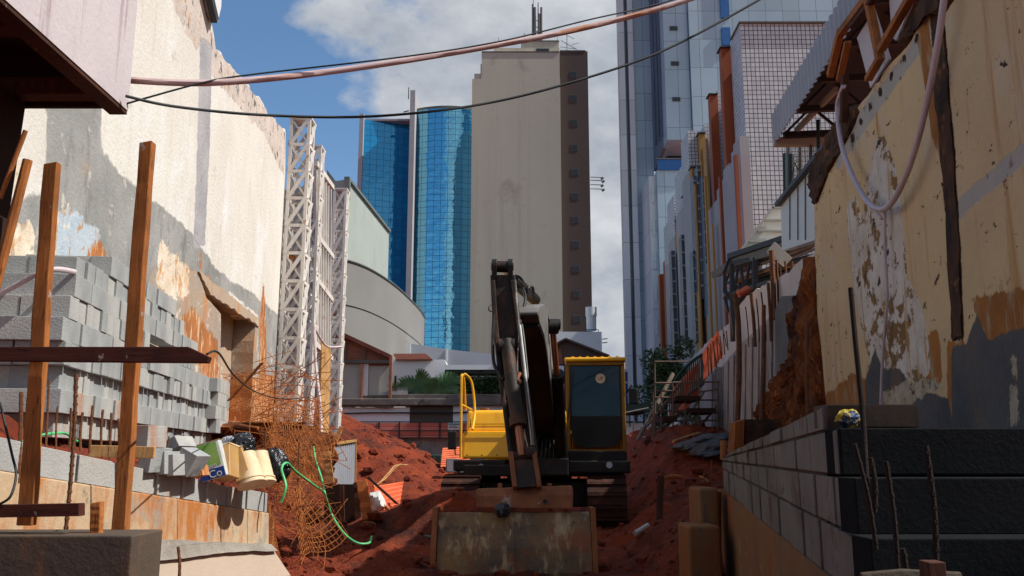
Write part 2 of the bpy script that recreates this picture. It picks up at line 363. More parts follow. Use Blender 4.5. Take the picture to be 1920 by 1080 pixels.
M['block2'] = weather('concrete_block_pale', (0.47, 0.465, 0.44), (0.36, 0.36, 0.35), 1.8, (((0.34, 0.33, 0.31), 4.0, 0.58, 0.72, None),), 0.95, 0.5, 60)
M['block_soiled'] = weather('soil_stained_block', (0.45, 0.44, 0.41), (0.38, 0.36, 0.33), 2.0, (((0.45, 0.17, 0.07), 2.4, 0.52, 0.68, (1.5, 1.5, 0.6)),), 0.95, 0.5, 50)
M['block_dark'] = weather('shaded_block', (0.15, 0.135, 0.105), (0.22, 0.20, 0.165), 2.0, (((0.10, 0.055, 0.035), 3.0, 0.54, 0.7, None), ((0.09, 0.09, 0.08), 5.0, 0.6, 0.7, None)), 0.95, 0.5, 50)  # darker copy of the block colour, with the right wall's shade painted in
M['mortar'] = weather('mortar', (0.05, 0.035, 0.025), (0.09, 0.07, 0.05), 5, (), 0.95, 0.6)
M['block_shade'] = weather('shade_black_block', (0.006, 0.007, 0.008), (0.011, 0.012, 0.013), 2, (((0.02, 0.02, 0.02), 4, 0.6, 0.75, None),), 0.95, 0.4, 40, spec=0.1)  # near-black base colour carries the shade on the block wall's front faces
M['rust_conc'] = weather('rust_stained_concrete', (0.50, 0.35, 0.21), (0.58, 0.45, 0.31), 1.2, (((0.46, 0.165, 0.04), 1.8, 0.45, 0.58, (1.6, 1.6, 0.45)), ((0.26, 0.20, 0.15), 5.0, 0.60, 0.66, (1, 1, .6)), ((0.34, 0.30, 0.25), 2.6, 0.54, 0.66, None), ((0.30, 0.12, 0.05), 4.0, 0.66, 0.74, (2, 2, .6))), 0.92, 0.4, 20)
M['rust_conc_dark'] = weather('ochre_footing_concrete', (0.24, 0.125, 0.045), (0.18, 0.10, 0.05), 1.4, (((0.28, 0.08, 0.015), 1.8, 0.48, 0.62, (2.5, 2.5, 0.4)), ((0.12, 0.10, 0.08), 2.5, 0.55, 0.68, (3, 3, 0.5)), ((0.42, 0.34, 0.22), 3.0, 0.62, 0.72, None)), 0.9, 0.5, 20)
M['form_dark'] = weather('stained_form_panel', (0.10, 0.07, 0.05), (0.065, 0.05, 0.04), 1.4, (((0.15, 0.08, 0.04), 2.0, 0.54, 0.68, (2, 2, .5)),), 0.9, 0.4)
M['ledge'] = weather('rough_mortar_ledge', (0.36, 0.33, 0.29), (0.26, 0.23, 0.2), 4, (((0.5, 0.38, 0.25), 3, 0.6, 0.7, None),), 0.95, 1.0, 30)
M['pale_conc'] = weather('pale_pink_concrete', (0.50, 0.39, 0.30), (0.43, 0.35, 0.28), 1.0, (((0.50, 0.28, 0.14), 2.0, 0.62, 0.76, (2, 2, 0.5)), ((0.36, 0.33, 0.30), 5.0, 0.68, 0.76, None)), 0.9, 0.35, 24)
M['timber'] = timber('orange_timber', (0.46, 0.165, 0.042), (0.25, 0.08, 0.022))
M['timber_dark'] = timber('dark_timber', (0.10, 0.035, 0.018), (0.05, 0.02, 0.012))
M['timber_pale'] = timber('pale_timber', (0.62, 0.36, 0.15), (0.48, 0.25, 0.09))
M['timber_h'] = timber('dark_board', (0.09, 0.022, 0.012), (0.05, 0.014, 0.009), stretch=(0.7, 9, 9))
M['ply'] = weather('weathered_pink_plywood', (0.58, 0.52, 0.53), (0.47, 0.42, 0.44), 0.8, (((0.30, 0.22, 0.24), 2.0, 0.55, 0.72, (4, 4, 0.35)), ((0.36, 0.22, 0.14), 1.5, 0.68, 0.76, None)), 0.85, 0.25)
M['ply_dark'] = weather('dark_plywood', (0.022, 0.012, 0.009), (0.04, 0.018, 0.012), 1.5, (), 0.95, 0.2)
M['rebar'] = weather('rusty_steel', (0.24, 0.09, 0.035), (0.11, 0.045, 0.022), 9, (), 0.8, 0.6, 120)
M['rebar_dark'] = weather('dark_rusty_steel', (0.025, 0.012, 0.007), (0.014, 0.008, 0.006), 9, (), 0.9, 0.6, 120)
M['rust_tube'] = weather('rusty_scaffold_tube', (0.16, 0.10, 0.07), (0.09, 0.055, 0.04), 3, (), 0.7, 0.2)
M['old_timber'] = timber('old_pale_timber', (0.28, 0.21, 0.15), (0.18, 0.13, 0.09))
M['orange_board'] = timber('wet_orange_board', (0.62, 0.20, 0.06), (0.46, 0.13, 0.04))
M['wire'] = weather('orange_rusty_wire', (0.46, 0.15, 0.03), (0.22, 0.065, 0.018), 7, (), 0.8, 0.3)
M['white_steel'] = weather('white_painted_steel', (0.72, 0.68, 0.63), (0.60, 0.56, 0.52), 2.0, (((0.42, 0.17, 0.05), 2.2, 0.60, 0.66, None), ((0.50, 0.36, 0.28), 2.5, 0.60, 0.70, (1, 1, .5))), 0.6, 0.2)
M['white_panel'] = weather('white_sheet_panel', (0.70, 0.71, 0.72), (0.62, 0.63, 0.65), 1.2, (((0.45, 0.40, 0.36), 2, 0.70, 0.8, (2, 2, .4)),), 0.7, 0.1)
M['zinc'] = weather('galvanised_sheet', (0.42, 0.45, 0.50), (0.34, 0.37, 0.42), 1.5, (((0.30, 0.26, 0.22), 3, 0.62, 0.74, None),), 0.5, 0.1, metal=0.3)
M['beige'] = weather('beige_tower_render', (0.54, 0.51, 0.405), (0.48, 0.455, 0.37), 0.06, (((0.30, 0.26, 0.21), 0.18, 0.60, 0.74, (1, 1, 0.7)), ((0.40, 0.36, 0.30), 0.5, 0.60, 0.74, None), ((0.43, 0.39, 0.32), 0.35, 0.50, 0.70, (3, 3, .06)), ((0.16, 0.13, 0.11), 0.9, 0.68, 0.76, (1, 1, .5))), 0.95, 0.1)
M['brown_bld'] = weather('mauve_brown_render', (0.105, 0.080, 0.070), (0.095, 0.07, 0.062), 0.1, (), 0.95, 0.1)
M['win_dark'] = plain('dark_window', (0.03, 0.04, 0.045), 0.3)
M['win_frame'] = plain('grey_frame', (0.12, 0.12, 0.12), 0.5)
M['glass_blue'] = glassy('blue_curtain_wall', (0.0, 0.19, 0.44), (0.16, 0.52, 0.82), 0.86, 0.80, 0.016, 0.36, 0.06)
M['glass_teal'] = glassy('blue_curved_glass', (0.0, 0.12, 0.28), (0.32, 0.74, 0.90), 0.88, 0.80, 0.020, 0.58, 0.22)
M['fin'] = weather('pale_concrete_fin', (0.42, 0.42, 0.44), (0.36, 0.36, 0.38), 0.3, (), 0.9, 0.1)
M['grey_curve'] = weather('grey_curved_render', (0.245, 0.24, 0.23), (0.20, 0.197, 0.19), 0.12, (((0.16, 0.15, 0.14), 0.4, 0.66, 0.78, None),), 0.95, 0.1)
M['green_grey'] = weather('pale_green_render', (0.38, 0.42, 0.39), (0.33, 0.37, 0.34), 0.3, (((0.24, 0.27, 0.25), 0.9, 0.60, 0.78, (1, 1, .4)),), 0.95, 0.1)
M['green_dark'] = plain('green_grey_trim', (0.16, 0.18, 0.17), 0.9)
M['white_house'] = weather('white_house_render', (0.80, 0.81, 0.82), (0.70, 0.72, 0.75), 0.5, (((0.30, 0.29, 0.28), 1.5, 0.68, 0.8, None),), 0.95, 0.1)
M['blue_wall'] = weather('blue_grey_render', (0.50, 0.53, 0.60), (0.44, 0.47, 0.54), 0.4, (((0.24, 0.25, 0.28), 1.0, 0.64, 0.8, (1, 1, .5)),), 0.95, 0.1)
M['beige_panel'] = weather('beige_wall_panel', (0.48, 0.45, 0.37), (0.36, 0.35, 0.31), 0.5, (((0.2, 0.16, 0.13), 2, 0.64, 0.74, None),), 0.95, 0.2)
M['old_conc'] = weather('mossy_old_concrete', (0.17, 0.14, 0.12), (0.10, 0.085, 0.08), 1.0, (((0.30, 0.26, 0.23), 1.5, 0.56, 0.7, None), ((0.03, 0.03, 0.03), 2.5, 0.56, 0.68, (1, 1, .6))), 0.95, 0.6)
M['stain_conc'] = weather('stained_retaining_concrete', (0.34, 0.33, 0.30), (0.13, 0.12, 0.115), 0.5, (((0.36, 0.34, 0.31), 0.8, 0.54, 0.62, (1, 1, .6)), ((0.09, 0.05, 0.035), 1.2, 0.60, 0.70, None)), 0.95, 0.4)
M['brick'] = weather('red_brick', (0.42, 0.12, 0.05), (0.30, 0.08, 0.035), 1.5, (((0.06, 0.04, 0.03), 2, 0.62, 0.74, None),), 0.95, 0.3, grid=(0.3, 0.14, 0.02, (0.2, 0.14, 0.11), 0.5))
M['roof_tile'] = weather('clay_roof_tiles', (0.20, 0.06, 0.035), (0.12, 0.04, 0.03), 2, (), 0.9, 0.5)
M['coral'] = weather('coral_fence_sheet', (0.78, 0.26, 0.20), (0.62, 0.19, 0.15), 0.7, (((0.62, 0.30, 0.27), 1.5, 0.52, 0.7, None),), 0.9, 0.1, grid=(9, 0.16, 0.012, (0.3, 0.10, 0.08)))
M['green_steel'] = plain('dark_green_steel', (0.02, 0.045, 0.035), 0.5)
M['mesh_orange'] = weather('orange_safety_netting', (0.78, 0.17, 0.07), (0.62, 0.12, 0.05), 3, (), 0.8, 0.3)
M['tile'] = weather('white_ceramic_tile', (0.70, 0.71, 0.71), (0.64, 0.65, 0.66), 0.4, (), 0.5, 0.2, grid=(0.16, 0.18, 0.014, (0.05, 0.06, 0.075)))
M['tile_side'] = weather('white_ceramic_tile_side', (0.66, 0.66, 0.67), (0.6, 0.6, 0.61), 0.4, (), 0.5, 0.2, grid=(0.30, 0.18, 0.012, (0.16, 0.17, 0.18)))
M['lilac'] = weather('lilac_grey_cladding', (0.40, 0.385, 0.39), (0.34, 0.33, 0.34), 0.4, (), 0.8, 0.1)
M['slate_glass'] = plain('slate_window_band', (0.10, 0.13, 0.17), 0.25, 0, 0.6, 0.3, 1.0)
M['fin_orange'] = plain('burnt_orange_panel', (0.36, 0.085, 0.025), 0.6, 0, 0.3, 0.2, 0.5)
M['fin_yellow'] = plain('ochre_yellow_panel', (0.52, 0.27, 0.07), 0.6, 0, 0.3, 0.2, 0.5)
M['clad'] = weather('blue_grey_cladding', (0.42, 0.55, 0.62), (0.33, 0.45, 0.53), 0.08, (), 0.35, 0.1, grid=(1.45, 2.6, 0.025, (0.16, 0.21, 0.25), 0.0), spec=0.5)
M['clad_pale'] = weather('pale_cladding', (0.70, 0.74, 0.74), (0.60, 0.65, 0.66), 0.1, (), 0.4, 0.1, grid=(2.6, 3.3, 0.03, (0.3, 0.33, 0.35)), spec=0.5)
M['clad_dark'] = weather('dark_slanted_cladding', (0.13, 0.16, 0.21), (0.10, 0.125, 0.165), 0.1, (), 0.3, 0.1, spec=0.6)
M['blue_strip'] = plain('blue_enamel', (0.02, 0.13, 0.38), 0.4)
M['corr'] = weather('grey_corrugated_fascia', (0.36, 0.37, 0.40), (0.30, 0.31, 0.34), 0.7, (((0.22, 0.2, 0.2), 2, 0.64, 0.78, None),), 0.7, 0.1)
M['dark_steel'] = plain('dark_steel', (0.045, 0.05, 0.055), 0.5, 0.2)
M['steel'] = plain('grey_steel_tube', (0.20, 0.19, 0.18), 0.5, 0.3)
M['awning'] = weather('translucent_awning', (0.70, 0.70, 0.62), (0.62, 0.62, 0.55), 1, (), 0.6, 0.1)
M['cast'] = weather('board_marked_concrete', (0.36, 0.32, 0.31), (0.26, 0.23, 0.22), 1.2, (((0.16, 0.11, 0.10), 2.2, 0.52, 0.68, (3.5, 3.5, 0.25)), ((0.36, 0.16, 0.07), 1.8, 0.62, 0.74, (3, 3, .3)), ((0.44, 0.41, 0.40), 2.0, 0.60, 0.72, (3, 3, .3))), 0.9, 0.8, 10)
M['white_old'] = weather('stained_white_wall', (0.60, 0.55, 0.51), (0.50, 0.45, 0.41), 1.3, (((0.40, 0.22, 0.13), 2.0, 0.58, 0.72, (2.5, 2.5, .3)),), 0.92, 0.3)
M['white_hose'] = plain('pinkish_white_hose', (0.60, 0.50, 0.52), 0.55, 0, 0.4, 0.15, 3)
M['hose_dirty'] = weather('muddy_pink_pipe', (0.58, 0.44, 0.44), (0.50, 0.36, 0.36), 0.8, (((0.42, 0.17, 0.08), 0.9, 0.52, 0.66, None),), 0.6, 0.05)
M['green_hose'] = plain('green_hose', (0.10, 0.55, 0.20), 0.45, 0, 0.5, 0.2, 4)
M['cable'] = plain('black_cable', (0.012, 0.018, 0.018), 0.6)
M['rubber'] = plain('black_rubber', (0.012, 0.012, 0.014), 0.5)
M['plastic'] = weather('black_plastic_bag', (0.012, 0.013, 0.016), (0.02, 0.02, 0.025), 4, (), 0.22, 1.0, 8, spec=0.6)
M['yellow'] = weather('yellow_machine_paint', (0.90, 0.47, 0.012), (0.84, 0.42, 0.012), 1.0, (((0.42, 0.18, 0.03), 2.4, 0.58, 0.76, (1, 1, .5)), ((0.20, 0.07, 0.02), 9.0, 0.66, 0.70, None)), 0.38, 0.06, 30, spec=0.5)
M['yellow_shade'] = weather('shade_toned_yellow_paint', (0.30, 0.14, 0.008), (0.20, 0.09, 0.008), 2.5, (((0.18, 0.08, 0.02), 4.0, 0.58, 0.7, (1, 1, .5)),), 0.5, 0.1, 30)  # darker copy of the machine yellow, the cab's shade put into the paint
M['machine_black'] = weather('black_machine_paint', (0.008, 0.007, 0.007), (0.014, 0.011, 0.009), 2, (((0.06, 0.028, 0.014), 3.0, 0.60, 0.72, None),), 0.5, 0.25, 20)
M['arm'] = weather('muddy_dark_arm', (0.030, 0.016, 0.010), (0.012, 0.009, 0.008), 1.6, (((0.10, 0.036, 0.013), 2.2, 0.52, 0.66, (1, 1, .5)), ((0.12, 0.10, 0.09), 5.0, 0.66, 0.74, None)), 0.6, 0.5, 14)
M['boom'] = weather('grey_worn_boom_paint', (0.20, 0.19, 0.18), (0.12, 0.11, 0.10), 2.0, (((0.38, 0.37, 0.36), 3.0, 0.54, 0.66, None), ((0.06, 0.04, 0.03), 4.0, 0.62, 0.72, None)), 0.4, 0.2, 20)
M['chrome'] = plain('cylinder_rod', (0.42, 0.34, 0.30), 0.2, 0.8, 0.5, 0.4, 3)
M['rod_mud'] = plain('mud_tinted_rod', (0.42, 0.15, 0.07), 0.3, 0.4, 0.5, 0.4, 3)
M['track'] = weather('muddy_track', (0.055, 0.016, 0.009), (0.025, 0.010, 0.007), 3, (((0.12, 0.035, 0.016), 4, 0.56, 0.68, None),), 0.85, 0.8, 12)
M['bucket'] = weather('scraped_bucket_steel', (0.28, 0.15, 0.05), (0.07, 0.05, 0.032), 1.6, (((0.24, 0.07, 0.015), 2.0, 0.50, 0.62, None), ((0.42, 0.30, 0.16), 3.0, 0.54, 0.66, (2.2, 1, 0.8)), ((0.40, 0.31, 0.20), 5.0, 0.62, 0.66, (2.4, 1, .35)), ((0.02, 0.018, 0.016), 2.5, 0.58, 0.68, None)), 0.6, 0.5, 16, spec=0.4)
M['bucket_edge'] = weather('rusty_bucket_edge', (0.32, 0.10, 0.03), (0.18, 0.06, 0.02), 3, (), 0.7, 0.5)
M['coupler'] = weather('muddy_coupler', (0.32, 0.12, 0.05), (0.18, 0.06, 0.03), 3, (((0.42, 0.38, 0.34), 4.2, 0.61, 0.66, None),), 0.8, 0.6)

m, nt_ = newmat('cab_glass'); b = N(nt_, 'ShaderNodeBsdfPrincipled'); b.inputs['Base Color'].default_value = (0.006, 0.022, 0.04, 1); b.inputs['Roughness'].default_value = 0.04
b.inputs['Transmission Weight'].default_value = 0.0; b.inputs['Alpha'].default_value = 0.86; b.inputs['Specular IOR Level'].default_value = 0.3
o_ = N(nt_, 'ShaderNodeOutputMaterial'); L(nt_, b.outputs[0], o_.inputs[0]); M['cab_glass'] = m
M['seat'] = plain('dark_blue_cab_trim', (0.012, 0.025, 0.06), 0.8)
M['skin'] = plain('brown_skin', (0.25, 0.12, 0.07), 0.6)
M['shirt'] = plain('navy_work_shirt', (0.02, 0.04, 0.10), 0.9)
M['leaf'] = None
def leafmat(name, c1, c2):
    m, nt = newmat(name); g = N(nt, 'ShaderNodeObjectInfo'); tcn = N(nt, 'ShaderNodeTexCoord')
    base = mixc(nt, ramp(nt, noise_tex(nt, tcn.outputs['Object'], 2.5, 4), 0.35, 0.65), c1, c2)
    b = N(nt, 'ShaderNodeBsdfPrincipled'); L(nt, base, b.inputs['Base Color']); b.inputs['Roughness'].default_value = 0.6
    o = N(nt, 'ShaderNodeOutputMaterial'); L(nt, b.outputs[0], o.inputs[0]); return m
M['leaf'] = leafmat('dark_leaves', (0.025, 0.06, 0.02), (0.06, 0.11, 0.035))
M['palm'] = leafmat('palm_leaves', (0.04, 0.11, 0.04), (0.09, 0.19, 0.07))
M['bark'] = plain('bark', (0.10, 0.07, 0.05), 0.9)
M['paper'] = plain('white_sign_face', (0.62, 0.68, 0.70), 0.6)
M['teal_print'] = plain('teal_print', (0.03, 0.22, 0.20), 0.6)
M['print'] = plain('grey_print', (0.10, 0.16, 0.18), 0.6)
M['red_print'] = plain('red_print', (0.5, 0.05, 0.03), 0.5)
M['can_green'] = weather('green_label', (0.12, 0.30, 0.04), (0.28, 0.42, 0.12), 5, (), 0.5, 0.1)
M['can_blue'] = plain('blue_label', (0.01, 0.04, 0.22), 0.5)
M['can_white'] = plain('white_tin', (0.70, 0.72, 0.70), 0.4)
M['bucket_cream'] = weather('dirty_cream_plastic', (0.75, 0.62, 0.42), (0.66, 0.50, 0.30), 4, (((0.40, 0.18, 0.06), 6, 0.6, 0.7, None),), 0.6, 0.1)
M['can_tan'] = weather('rusty_yellow_tin', (0.60, 0.36, 0.12), (0.48, 0.28, 0.12), 4, (((0.5, 0.46, 0.40), 3, 0.55, 0.65, None),), 0.45, 0.1, metal=0.3)
M['bagyellow'] = weather('yellow_blue_bag_film', (0.42, 0.30, 0.02), (0.02, 0.05, 0.12), 9, (((0.4, 0.4, 0.36), 8, 0.6, 0.64, None),), 0.5, 0.4, mixr=(0.52, 0.56))
M['debris'] = weather('grey_shredded_debris', (0.10, 0.09, 0.09), (0.05, 0.05, 0.055), 4, (), 0.8, 0.6)
# =====================================================================  GROUND
def S(a, b, x):
    t = max(0.0, min(1.0, (x - a) / (b - a))); return t * t * (3 - 2 * t)
WLp = (-4.0, -0.067); WRp = (2.6, 0.115); PAR = (-4.027, 0.1697); STK = (-2.73, -0.121); BRp = (0.91, 0.1306)
def pitz(x, y):
    z = 1.0 * S(19, 30, y)
    z += -0.25 * (1 - S(3, 9, y))
    # heap on the left
    m = max(0.0, 2.35 - 0.47 * (x + 5.0)) * S(18.0, 26.5, y + 0.2 * x)
    z = max(z, m)
    m2 = 1.85 * S(2.0, 3.9, x) * S(13, 23, y); z = max(z, m2 + 0.15 * S(1.5, 2.6, x))
    m3 = 0.16 * math.exp(-((x + 1.5) / 0.6) ** 2 - ((y - 9.9) / 1.0) ** 2); z += m3
    m3 = 0.78 * math.exp(-((x + 0.5) / 1.6) ** 2 - ((y - 13.8) / 0.8) ** 2) + 0.42 * math.exp(-((x - 2.2) / 0.5) ** 2 - ((y - 13.6) / 0.7) ** 2) + 0.35 * math.exp(-((x - 2.9) / 0.6) ** 2 - ((y - 15.5) / 1.2) ** 2); z += m3
    m4 = 0.60 * math.exp(-((x - 2.1) / 0.7) ** 2 - ((y - 10.5) / 1.2) ** 2); z += m4
    m5 = 0.35 * math.exp(-((x + 1.6) / 1.0) ** 2 - ((y - 15.5) / 1.0) ** 2); z += m5
    # terrace behind the left block parapet, then a cut bank
    xp = PAR[0] + PAR[1] * y
    if y < 9.2:
        t = 1 - S(xp - 0.35, xp - 0.12, x); zt = 1.30 - 0.10 * (y - 5.5)
        zt = max(zt, 0.9) + 0.30 * (1 - S(xp - 1.3, xp - 0.5, x))
    else:
        t = 1 - S(-3.9, -2.75, x); zt = 0.95 + 0.4 * (1 - S(-4.6, -3.6, x))
        b = S(9.2, 10.0, y)
        t0 = 1 - S(xp - 0.35, xp - 0.12, x); t = t0 * (1 - b) + t * b
    t *= 1 - S(17, 19.5, y)
    z = z + (max(zt, z) - z) * t
    # right side, behind the block wall
    xr = BRp[0] + BRp[1] * y
    t = S(xr + 0.25, xr + 0.6, x) * (1 - S(8.6, 9.6, y)); z = z + (0.9 - z) * t
    return z
def pit_noise(x, y):
    v = Vector((x, y, 0))
    a = 0.11 * noise.fractal(v * 0.9, 1.0, 2.0, 5) + 0.055 * noise.fractal(v * 3.1 + Vector((5, 5, 5)), 0.9, 2.1, 4)
    a += 0.17 * (0.5 - abs(noise.noise(v * 1.7 + Vector((7, 3, 2))))) * 1.5 - 0.05 + 0.10 * (0.5 - abs(noise.noise(v * 3.9 + Vector((2, 3, 2))))) - 0.035 + 0.02 * noise.noise(v * 9)
    return a
def frange(a, b, st_):
    n = int(round((b - a) / st_)); return [a + (b - a) * i / n for i in range(n)]
xs = [-900, -300, -100, -40, -16] + frange(-7, -4.6, 0.3) + frange(-4.6, 5.2, 0.075) + frange(5.2, 9.2, 0.3) + [16, 40, 100, 300, 900]
ys = [-900, -200, -60, -20, -8, -3] + frange(0, 8.4, 0.25) + frange(8.4, 17, 0.075) + frange(17, 24, 0.11) + frange(24, 32, 0.22) + [32.0, 32.3, 34, 40, 60, 120, 300, 900, 2000]
mb = MB(); nx = len(xs)
for j, y in enumerate(ys):
    for i, x in enumerate(xs):
        inside = -7 <= x <= 9.3 and -8 <= y <= 32.05
        z = (pitz(x, y) + pit_noise(x, y) * (1 if y < 31 else 0.2)) if inside else 2.0
        mb.v.append((x, y, z))
for j in range(len(ys) - 1):
    for i in range(nx - 1):
        mb.f.append((j * nx + i, j * nx + i + 1, (j + 1) * nx + i + 1, (j + 1) * nx + i))
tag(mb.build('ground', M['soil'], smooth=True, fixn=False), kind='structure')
# loose clods
mb = MB(); rr = random.Random(11)
def clod(mb, c, r):
    vs = []; 
    ico = [(0, 0, 1), (.9, 0, .45), (.28, .85, .45), (-.72, .53, .45), (-.72, -.53, .45), (.28, -.85, .45), (.72, .53, -.45), (-.28, .85, -.45), (-.9, 0, -.45), (-.28, -.85, -.45), (.72, -.53, -.45), (0, 0, -1)]
    fs = [(0,1,2),(0,2,3),(0,3,4),(0,4,5),(0,5,1),(1,6,2),(2,7,3),(3,8,4),(4,9,5),(5,10,1),(6,7,2),(7,8,3),(8,9,4),(9,10,5),(10,6,1),(11,7,6),(11,8,7),(11,9,8),(11,10,9),(11,6,10)]
    sx, sy, sz = rr.uniform(.7, 1.3), rr.uniform(.7, 1.3), rr.uniform(.5, 1.0)
    for v in ico:
        k = rr.uniform(.7, 1.2); vs.append((c[0] + v[0] * r * sx * k, c[1] + v[1] * r * sy * k, c[2] + v[2] * r * sz * k))
    mb.add(vs, fs)
for i in range(3000):
    y = 8.6 + 22 * rr.random() ** 1.6; x = rr.uniform(-4.8, 5.0)
    r = min(0.12, 0.008 + 0.014 * rr.random() + (0.08 * rr.random() ** 9)) * (1 + y / 30)
    clod(mb, (x, y, pitz(x, y) + pit_noise(x, y) + r * 0.2), r)
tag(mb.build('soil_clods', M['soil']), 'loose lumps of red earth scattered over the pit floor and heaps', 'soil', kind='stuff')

mb = MB()
for i in range(16):
    y = rr.uniform(9.6, 23); x = rr.uniform(-2.8, 3.2); a = rr.uniform(0, 3.14); l = rr.uniform(.15, .5)
    z = pitz(x, y) + pit_noise(x, y) + .03; d = Vector((math.cos(a) * l, math.sin(a) * l, rr.uniform(-.05, .12)))
    mb.beam(Vector((x, y, z)) - d / 2, Vector((x, y, z)) + d / 2, rr.uniform(.03, .08), rr.uniform(.015, .03))
tag(mb.build('wood_litter', M['old_timber']), 'splinters of broken wood littering the red pit floor', 'litter', kind='stuff')
# =====================================================================  LEFT TALL WALL
def P_(P, pts, off=0.0):
    """pixel outline -> points on plane P, lifted off (towards the trench) by off metres"""
    X0, s = P; n = Vector((1, -s, 0)).normalized() * (1 if X0 < 0 else -1)
    return [PL(a, b, P) + n * off for a, b in pts]
def nrm_(P):
    return Vector((1, -P[1], 0)).normalized() * (1 if P[0] < 0 else -1)
lw = thing('party_wall', 'tall cream rendered wall with grey cement patches rising behind the stacked blocks', 'wall', PL(300, 850, WLp))
outer = [(-160, 930), (-160, -90), (385, -90), (393, 30), (405, 88), (440, 130), (470, 168), (505, 212), (536, 248), (533, 420), (524, 600), (519, 700), (514, 800), (300, 840)]
hole = [(372, 512), (430, 556), (480, 600), (476, 640), (470, 790), (414, 790), (414, 590), (388, 556)]
o3 = P_(WLp, outer); o3r = rough_loop(o3[2:9], 0.25, 0.07, 3)
o3 = o3[:2] + rough_loop(o3[2:9] , 0.22, 0.06, 5)[:int(1e9)] + o3[9:] if False else o3
# uneven top line
top = []
for i in range(2, 8):
    a, b = o3[i], o3[i + 1]; m = max(2, int((b - a).length / 0.15))
    for k in range(m):
        p = a.lerp(b, k / m); top.append(p + Vector((0, 0, 0.10 * noise.noise(p * 2.3) + 0.05 * noise.noise(p * 7))))
o3 = o3[:2] + top + o3[8:]
h3 = rough_loop(P_(WLp, hole), 0.2, 0.035, 8)
M['left_wall'] = layered('cream_wall_worn', ((0.73, 0.70, 0.64), (0.65, 0.605, 0.55), 0.5, (((0.76, 0.75, 0.73), 1.0, 0.52, 0.66, (1, 1, 0.6)), ((0.58, 0.51, 0.43), 2.0, 0.56, 0.74, (3, 3, 0.22)), ((0.46, 0.42, 0.38), 1.1, 0.62, 0.72, (1, 1, 0.8)), ((0.62, 0.32, 0.13), 1.7, 0.70, 0.78, (2.5, 2.5, 0.3)), ((0.25, 0.22, 0.2), 7.0, 0.68, 0.72, (1, 1, 0.45)))), (
 ('grey', ((0.26, 0.26, 0.25), (0.38, 0.37, 0.36), 1.0, (((0.18, 0.175, 0.165), 2.4, 0.54, 0.70, (1, 1, 0.5)), ((0.60, 0.55, 0.47), 3.0, 0.60, 0.68, None), ((0.42, 0.30, 0.2), 1.2, 0.60, 0.75, (1, 1, .5)))), 2.5, 1.0, (1, 1, .8)),
 ('brown', ((0.46, 0.34, 0.24), (0.37, 0.31, 0.26), 1.1, (((0.52, 0.23, 0.09), 1.6, 0.50, 0.68, (2, 2, 0.35)), ((0.70, 0.62, 0.52), 3.0, 0.56, 0.64, None), ((0.14, 0.10, 0.07), 4.5, 0.62, 0.72, None))), 2.0, 1.5, (1, 1, .6)),
 ('pale', ((0.82, 0.74, 0.62), (0.68, 0.55, 0.40), 3.0, (((0.60, 0.29, 0.10), 4.0, 0.54, 0.62, (1, 1, .5)), ((0.38, 0.34, 0.30), 5.0, 0.58, 0.63, None))), 4.0, 1.7, None),
 ('blue', ((0.40, 0.50, 0.60), (0.52, 0.57, 0.61), 2.5, (((0.50, 0.27, 0.12), 6.0, 0.56, 0.60, (1, 1, .5)), ((0.75, 0.68, 0.58), 3.0, 0.58, 0.63, None))), 4.0, 1.5, None),
 ('soil', ((0.52, 0.19, 0.06), (0.33, 0.13, 0.05), 2.0, (((0.72, 0.52, 0.33), 5.0, 0.54, 0.62, (2, 2, .5)),)), 3.0, 1.7, (1.5, 1.5, .5)),
 ('rim', ((0.50, 0.44, 0.40), (0.66, 0.56, 0.50), 2.0, (((0.10, 0.08, 0.07), 6.0, 0.56, 0.62, (1, 1, .6)), ((0.50, 0.28, 0.12), 3.0, 0.58, 0.68, None))), 3.5, 1.4, None),
 ('strip', ((0.33, 0.32, 0.34), (0.45, 0.43, 0.44), 1.5, (((0.2, 0.18, 0.17), 5, 0.6, 0.68, None),)), 6.0, 0.7, None)))
REG = {'grey': [[(88, 150), (192, 150), (190, 285), (225, 322), (262, 352), (300, 385), (340, 420), (366, 446), (400, 498), (440, 530), (480, 555), (528, 596), (522, 760), (484, 780), (484, 592), (430, 548), (300, 620), (262, 800), (-200, 800), (-200, 384), (86, 366)]],
 'brown': [[(286, 500), (330, 490), (366, 506), (430, 552), (484, 596), (484, 800), (250, 800), (240, 640)]],
 'pale': [[(302, 456), (334, 480), (356, 508), (352, 560), (326, 562), (294, 536), (296, 480)], [(10, 430), (64, 414), (72, 520), (20, 545)], [(30, 300), (48, 300), (46, 370), (26, 372)], [(104, 400), (128, 392), (112, 540), (96, 540)]],
 'blue': [[(112, 398), (142, 394), (184, 430), (192, 470), (172, 505), (100, 515), (104, 450)]],
 'soil': [[(160, 466), (184, 450), (204, 500), (198, 535), (156, 540)], [(440, 716), (516, 700), (512, 810), (414, 810), (424, 764)], [(487, 600), (494, 520), (499, 600), (500, 800), (484, 800)], [(372, 465), (380, 470), (379, 512), (374, 512)], [(340, 590), (362, 580), (408, 640), (412, 740), (380, 700), (350, 640)]],
 'rim': [[(300, -90), (385, -90), (392, 30), (404, 88), (440, 130), (470, 168), (505, 212), (538, 250), (532, 330), (516, 300), (498, 256), (468, 224), (434, 184), (402, 152), (368, 92), (330, 30)]],
 'strip': [[(376, 66), (398, 84), (394, 250), (387, 400), (384, 466), (362, 462), (368, 330), (372, 180)]]}
worn_wall('rendered_face', WLp, [o3, h3], -nrm_(WLp) * 0.42, REG, M['left_wall'], lw, 0.12, 0.16)
